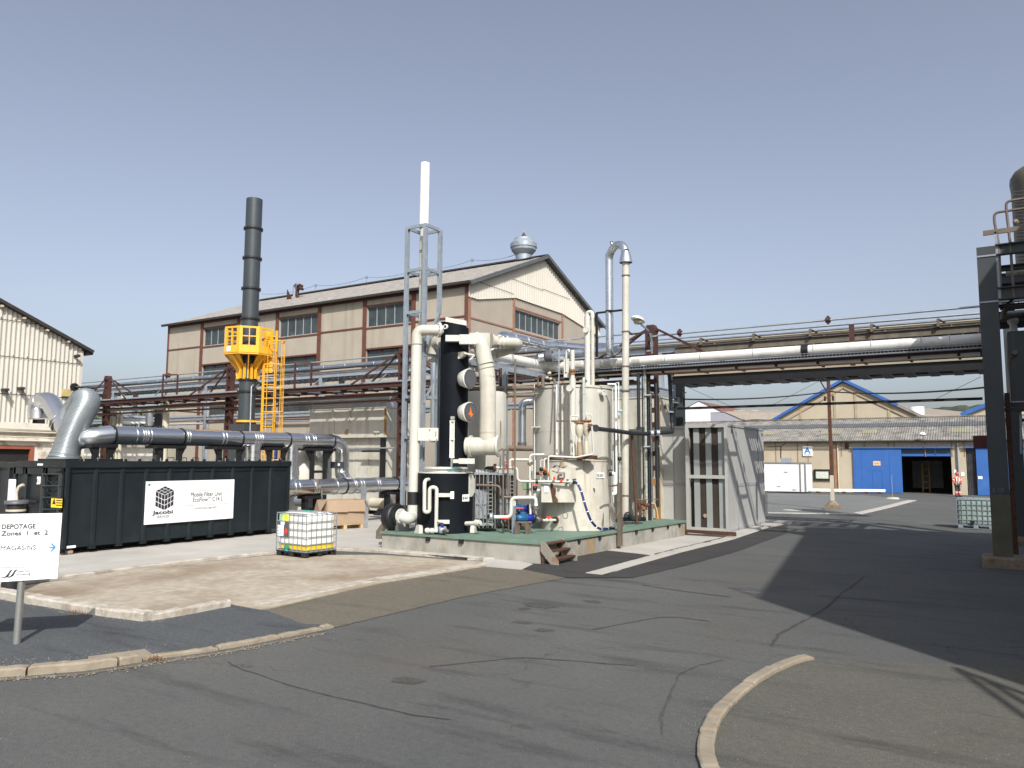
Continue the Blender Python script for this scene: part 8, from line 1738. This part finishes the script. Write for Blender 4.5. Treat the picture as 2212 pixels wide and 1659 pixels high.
g = MB(); e1 = on_c(75,475)
for s in (-1, 1): 
    pts = [(-.10,-.055),(-.03,-.05),(.0,.0),(.02,.05),(.055,.07),(.03,.02),(.01,-.04),(-.03,-.07)]
    g.prism([e1+dr_*(x+s*.028)+Zv*z*.8 for x, z in pts], -bk*.002)
g.build('company_emblem', m_txt, sgn)
lettering('Speichim', on_c(122,468), dr_, Zv, .052, m_txtg, sgn, sx=.85); lettering('processing', on_c(120,489), dr_, Zv, .045, m_txtg, sgn, sx=.85)
g = MB(); g.bar(on_c(0,432), on_c(185,430), .003, .004); g.bar(on_c(100,505), on_c(228,500), .003, .003); g.build('thin_rules', m_txtg, sgn)
g = MB()
for s_, z in ((-.12,.97),(.12,.97),(-.12,1.68),(.12,1.68)): q9 = o_+dr_*s_+Zv*z; g.cyl(q9-bk*.008, q9+bk*.01, .009, n=8)
each(g, 'bolt', m_galvd, sgn)
# white post and pump behind the sign
a = at('y',155,760,15.0); t = T('white_marker_post', 'flat white marker post standing behind the direction sign', 'post', (a.x,a.y,.0)); MB().bbox(a.x-.13,a.x+.12,a.y,a.y+.03,.0,at('y',155,505,15).z,.01).build('board', m_signw, t)
a = at('y',235,900,14.8); t = T('black_canister', 'black canister with beige hose behind the direction sign', 'canister', (a.x,a.y,0)); zt_ = at('y',235,800,14.8).z; MB().cyl((a.x,a.y,.02),(a.x,a.y,zt_-.05),.16,n=18).build('body', m_blackrub, t); MB().lathe((a.x,a.y,zt_-.08),[(.2,0),(.2,.06),(.02,.07)],n=18).build('lid', m_dkgrey, t); MB().ring((a.x,a.y,zt_-.2),Zv,.168,.04,18).build('white_band', m_creamdirty, t); MB().tube([(a.x,a.y,zt_-.02),at('y',235,700,14.8),at('y',275,610,14.8),at('y',345,585,14.8)],.03,.2,n=8).build('hose', m_creamdirty, t)

# ================================================================ person
fp = wg('r',1928,677,0); H = 1.74
def person(base):
    t_name = 'person'
    R2 = Vector((.848,.53,0)); Fw = Vector((.53,-.848,0))     # facing the camera
    Jt = {'pel':(0,0,.93),'spi':(0,0,1.12),'che':(0,0,1.32),'nek':(0,0,1.47),'hd0':(0,.02,1.56),'hd1':(0,.01,1.66),
     'shL':(.19,0,1.40),'elL':(.27,-.02,1.13),'wrL':(.28,.06,.89),'haL':(.275,.09,.80),'shR':(-.19,0,1.40),'elR':(-.28,-.03,1.14),'wrR':(-.22,.12,.97),'haR':(-.17,.17,.93),
     'hiL':(.10,0,.88),'knL':(.12,.02,.48),'anL':(.13,-.02,.09),'toL':(.15,.14,.04),'hiR':(-.10,0,.88),'knR':(-.11,.03,.48),'anR':(-.11,0,.09),'toR':(-.13,.16,.04)}
    Rd = {'pel':(.15,.11),'spi':(.145,.10),'che':(.17,.115),'nek':(.055,.055),'hd0':(.075,.085),'hd1':(.078,.09),'shL':(.065,.065),'elL':(.048,.048),'wrL':(.033,.03),'haL':(.04,.022),'shR':(.065,.065),'elR':(.048,.048),'wrR':(.033,.03),'haR':(.04,.022),
     'hiL':(.095,.095),'knL':(.062,.062),'anL':(.042,.045),'toL':(.045,.03),'hiR':(.095,.095),'knR':(.062,.062),'anR':(.042,.045),'toR':(.045,.03)}
    Ed = [('pel','spi'),('spi','che'),('che','nek'),('nek','hd0'),('hd0','hd1'),('che','shL'),('shL','elL'),('elL','wrL'),('wrL','haL'),('che','shR'),('shR','elR'),('elR','wrR'),('wrR','haR'),('pel','hiL'),('hiL','knL'),('knL','anL'),('anL','toL'),('pel','hiR'),('hiR','knR'),('knR','anR'),('anR','toR')]
    # five fingers on each hand
    for s, hn in ((1,'haL'),(-1,'haR')):
        hx_, hy_, hz_ = Jt[hn]
        for k, (dx, ln) in enumerate(((-.03,.055),(-.012,.065),(.008,.062),(.027,.05))): nm = hn+'f%d' % k; Jt[nm] = (hx_+dx,hy_+.01,hz_-.03); Rd[nm] = (.009,.009); Jt[nm+'t'] = (hx_+dx,hy_+.025,hz_-.03-ln); Rd[nm+'t'] = (.007,.007); Ed += [(hn,nm),(nm,nm+'t')]
        nm = hn+'th'; Jt[nm] = (hx_-s*.045,hy_+.03,hz_+.0); Rd[nm] = (.010,.010); Ed.append((hn,nm))
    names = list(Jt); W3 = lambda p: R2*p[0]+Fw*p[1]+Zv*p[2]
    def skin(nm, keys, edges, grow, mat, parent=None, sub=1, root=None):
        idx = {k: i for i, k in enumerate(keys)}; me = bpy.data.meshes.new(nm); me.from_pydata([tuple(W3(Jt[k])) for k in keys], [(idx[a], idx[b]) for a, b in edges if a in idx and b in idx], [])
        o = bpy.data.objects.new(nm, me); COL.objects.link(o); md_ = o.modifiers.new('s','SKIN'); md_.branch_smoothing = .6
        for k, sv_ in zip(keys, me.skin_vertices[0].data): sv_.radius = (Rd[k][0]+grow, Rd[k][1]+grow); sv_.use_root = (k == (root or keys[0]))
        sb2 = o.modifiers.new('u','SUBSURF'); sb2.levels = sb2.render_levels = sub; bpy.context.view_layer.update()
        m2 = bpy.data.meshes.new_from_object(o.evaluated_get(bpy.context.evaluated_depsgraph_get())); bpy.data.objects.remove(o); m2.materials.clear(); m2.materials.append(mat)
        for pg in m2.polygons: pg.use_smooth = True
        m2.name = nm; q = bpy.data.objects.new(nm, m2); COL.objects.link(q)
        if parent: q.parent = parent
        return q
    body = skin('person', names, Ed, 0, m_skin, root='pel'); body.location = base; tag(body, 'person in orange red work suit and red helmet by the doorway', 'person')
    jk = [k for k in names if k in ('pel','spi','che','shL','elL','wrL','shR','elR','wrR')]; skin('jacket', jk, Ed, .022, m_hivis, body)
    tk_ = [k for k in names if k in ('pel','hiL','knL','anL','hiR','knR','anR')]; skin('trousers', tk_, Ed, .018, m_navycloth, body)
    off = Vector(base)
    def P3(p): return off+W3(p)
    g = MB()
    for s, k in ((1,'L'),(-1,'R')):
        a, b = Vector(Jt['kn'+k]), Vector(Jt['an'+k]); g.cyl(P3(a+(b-a)*.15), P3(a+(b-a)*.8), .083, .068, n=12)
    each(g, 'orange_shin', m_hivis, body)
    g = MB()
    for s, k in ((1,'L'),(-1,'R')):
        a, b = Vector(Jt['kn'+k]), Vector(Jt['an'+k]); g.cyl(P3(a+(b-a)*.30), P3(a+(b-a)*.42), .086, .083, n=12); a, b = Vector(Jt['el'+k]), Vector(Jt['sh'+k]); g.cyl(P3(a+(b-a)*.25), P3(a+(b-a)*.42), .078, .08, n=12)
        g.obox(P3((s*.10,.135,1.25)), R2*.02, Fw*.006, Zv*.14)
    each(g, 'reflective_band', m_label, body)
    MB().obox(P3((0,.135,1.2)), R2*.035, Fw*.006, Zv*.2).build('grey_shirt', m_galv, body)
    g = MB().lathe(P3((0,.015,1.66)), [(.118,-.03),(.125,.0),(.12,.05),(.09,.10),(.04,.125),(.005,.13)], n=18); g.obox(P3((0,.12,1.635)), R2*.07, Fw*.05, Zv*.006); g.build('helmet', m_redv, body)
    g = MB()
    for s in (-1,1): g.lathe(P3((s*.03,.098,1.615)), [(.001,-.012),(.012,-.006),(.012,.006),(.001,.012)], axis=Fw, n=8)
    each(g, 'eye', m_txt, body); MB().lathe(P3((0,.105,1.58)), [(.001,-.02),(.014,-.01),(.012,.012),(.001,.028)], n=8).build('nose', m_skin, body); MB().obox(P3((0,.10,1.545)), R2*.022, Fw*.006, Zv*.005).build('mouth', m_maroon, body)
    g = MB(); [g.lathe(P3((s*.082,.0,1.60)), [(.001,-.03),(.014,-.02),(.014,.02),(.001,.03)], n=6) for s in (-1,1)]; each(g, 'ear', m_skin, body)
    g = MB()
    for k in 'LR': a, t_ = Vector(Jt['an'+k]), Vector(Jt['to'+k]); g.cyl(P3((a.x,a.y,.02)), P3((a.x,a.y,.2)), .065, n=10); m_ = (a+t_)/2; g.obox(P3((m_.x,m_.y+.02,.045)), R2*.05, (P3(t_)-P3((a.x,a.y,t_.z))).normalized()*.13, Zv*.045)
    each(g, 'boot', m_black, body)
person((fp.x, fp.y, 0))

# ================================================================ trees and shrubs seen through the racks
def tree(lb, x, y, h, w_, nleaf, sd, sz=.5):
    rng = random.Random(sd); t = T('leafy_tree', lb, 'tree', (x,y,0), 'trees far behind the racks'); g = MB(); g.tube([(x,y,0),(x+.1,y,h*.5),(x,y,h*.9)], .18, n=8, rf=lambda q_: .22*(1-q_*.8))
    for k in range(7): a_ = rng.uniform(0,6.28); z = h*rng.uniform(.35,.7); g.tube([(x,y,z),(x+math.cos(a_)*w_*.4,y+math.sin(a_)*w_*.4,z+h*.2)], .05, n=5)
    g.build('trunk', m_bark, t); g = MB(); cl = [(rng.uniform(-1,1)*w_*.55,rng.uniform(-1,1)*w_*.5,h*rng.uniform(.45,.95),rng.uniform(.18,.34)*w_) for _ in range(14)]
    for _ in range(nleaf):
        cx2, cy2, cz2, cr = rng.choice(cl); v_ = Vector((rng.gauss(0,1),rng.gauss(0,1),rng.gauss(0,1))).normalized()*cr*rng.uniform(.5,1.05); p = Vector((x+cx2,y+cy2,cz2))+v_; a_ = Vector((rng.uniform(-1,1),rng.uniform(-1,1),rng.uniform(-1,1))).normalized()*sz*rng.uniform(.5,1); b_ = a_.cross(Vector((rng.uniform(-1,1),rng.uniform(-1,1),rng.uniform(-1,1)))).normalized()*sz*.6
        g.add([p-a_,p+b_,p+a_,p-b_],[(0,1,2,3)])
    g.build('crown', m_leaf, t)
for lb, zn, u, v, dd, h_, w_ in (('small conical tree seen in the rack gap',('w'),858,950,95,1,1),('wide bushy tree seen right in the rack gap','w',1130,930,95,1,1),('bushy tree half hidden by the flexible hose','w',450,960,95,1,1),('low bush in the rack gap beside the lamp mast','w',950,985,95,1,1)):
    top = {858:905,1130:880,450:915,950:975}[u]; c = at(zn,u,top,dd); tree(lb, c.x, c.y, c.z, {858:2.6,1130:5.0,450:4,950:2.5}[u], 1500, u, .35)
q_ = at('w',1035,930,90); t = T('lamp_mast', 'distant lamp mast seen in the rack gap', 'lamp mast', (q_.x,q_.y,0)); MB().cyl((q_.x,q_.y,0),(q_.x,q_.y,q_.z),.1,n=6).build('mast', m_galvd, t); MB().box(q_.x-.8,q_.x+.8,q_.y-.2,q_.y+.2,q_.z-.1,q_.z+.15).build('heads', m_galvd, t)
# silver pipes low in the gap on the left
for lb, pts, r_, mt in (('bright silver pipe low between the rack legs', [('w',380,985),('w',1160,1025)], .14, m_silverback),('vertical silver pipe between the rack legs', [('w',1190,880),('w',1190,1150)], .22, m_silverm),('white pipe above the silver duct between rack legs', [('w',620,1110),('w',1160,1100)], .07, m_white),('brown pipe crossing the low facade', [('w',1500,1080),('w',2074,1055)], .06, m_brownpipe),('grey pipe crossing the low facade under the brown one', [('w',1500,1125),('w',2074,1110)], .07, m_galv),('dark brown pipe low under the back rack', [('w',1310,880),('w',2074,935)], .05, m_red)):
    pipe('yard_pipe', lb, [at(p[0],p[1],p[2],46) for p in pts], r_, mt, 'yard pipes beyond the racks', n=10)
q_ = at('w',1330,1020,44); one('dark_duct_post', 'dark square duct post between the rack legs', 'post', MB().box(q_.x-.3,q_.x+.3,q_.y,q_.y+.4,0,at('w',1330,905,44).z), m_steelgrey, (q_.x,q_.y,0))
q_ = at('w',1470,900,42); one('ribbed_pole', 'ribbed beige pole with red head between the racks', 'pole', MB().cyl((q_.x,q_.y,0),(q_.x,q_.y,at('w',1475,700,42).z),.17,n=10), m_creamdirty, (q_.x,q_.y,0))
for i_, (u, lb) in enumerate(((565,'left grey green pipe cluster behind first rack leg'),(690,'right grey green pipe cluster behind first rack leg'))):
    q_ = at('w',u,900,46); one('vertical_pipe_cluster', lb, 'pipes', MB().cyl((q_.x,q_.y,0),(q_.x,q_.y,at('w',u,850,46).z),.12,n=8).cyl((q_.x+.35,q_.y,0),(q_.x+.35,q_.y,at('w',u,640 if u > 600 else 850,46).z),.1,n=8), m_creamdirty, (q_.x,q_.y,0))
# pipes on the hall facade low part
for i_, (v, lb, r_, mt) in enumerate(((1000,'long grey pipe along hall foot behind the yellow ladder',.05,m_galv),(985,'red pipe above the grey one at the hall foot',.035,m_redf))):
    a, b = wy('e',130,v,37.7), wy('e',890,v-15,37.7); pipe('facade_pipe', lb, [a, b], r_, mt, 'pipes on the hall foot', n=8)
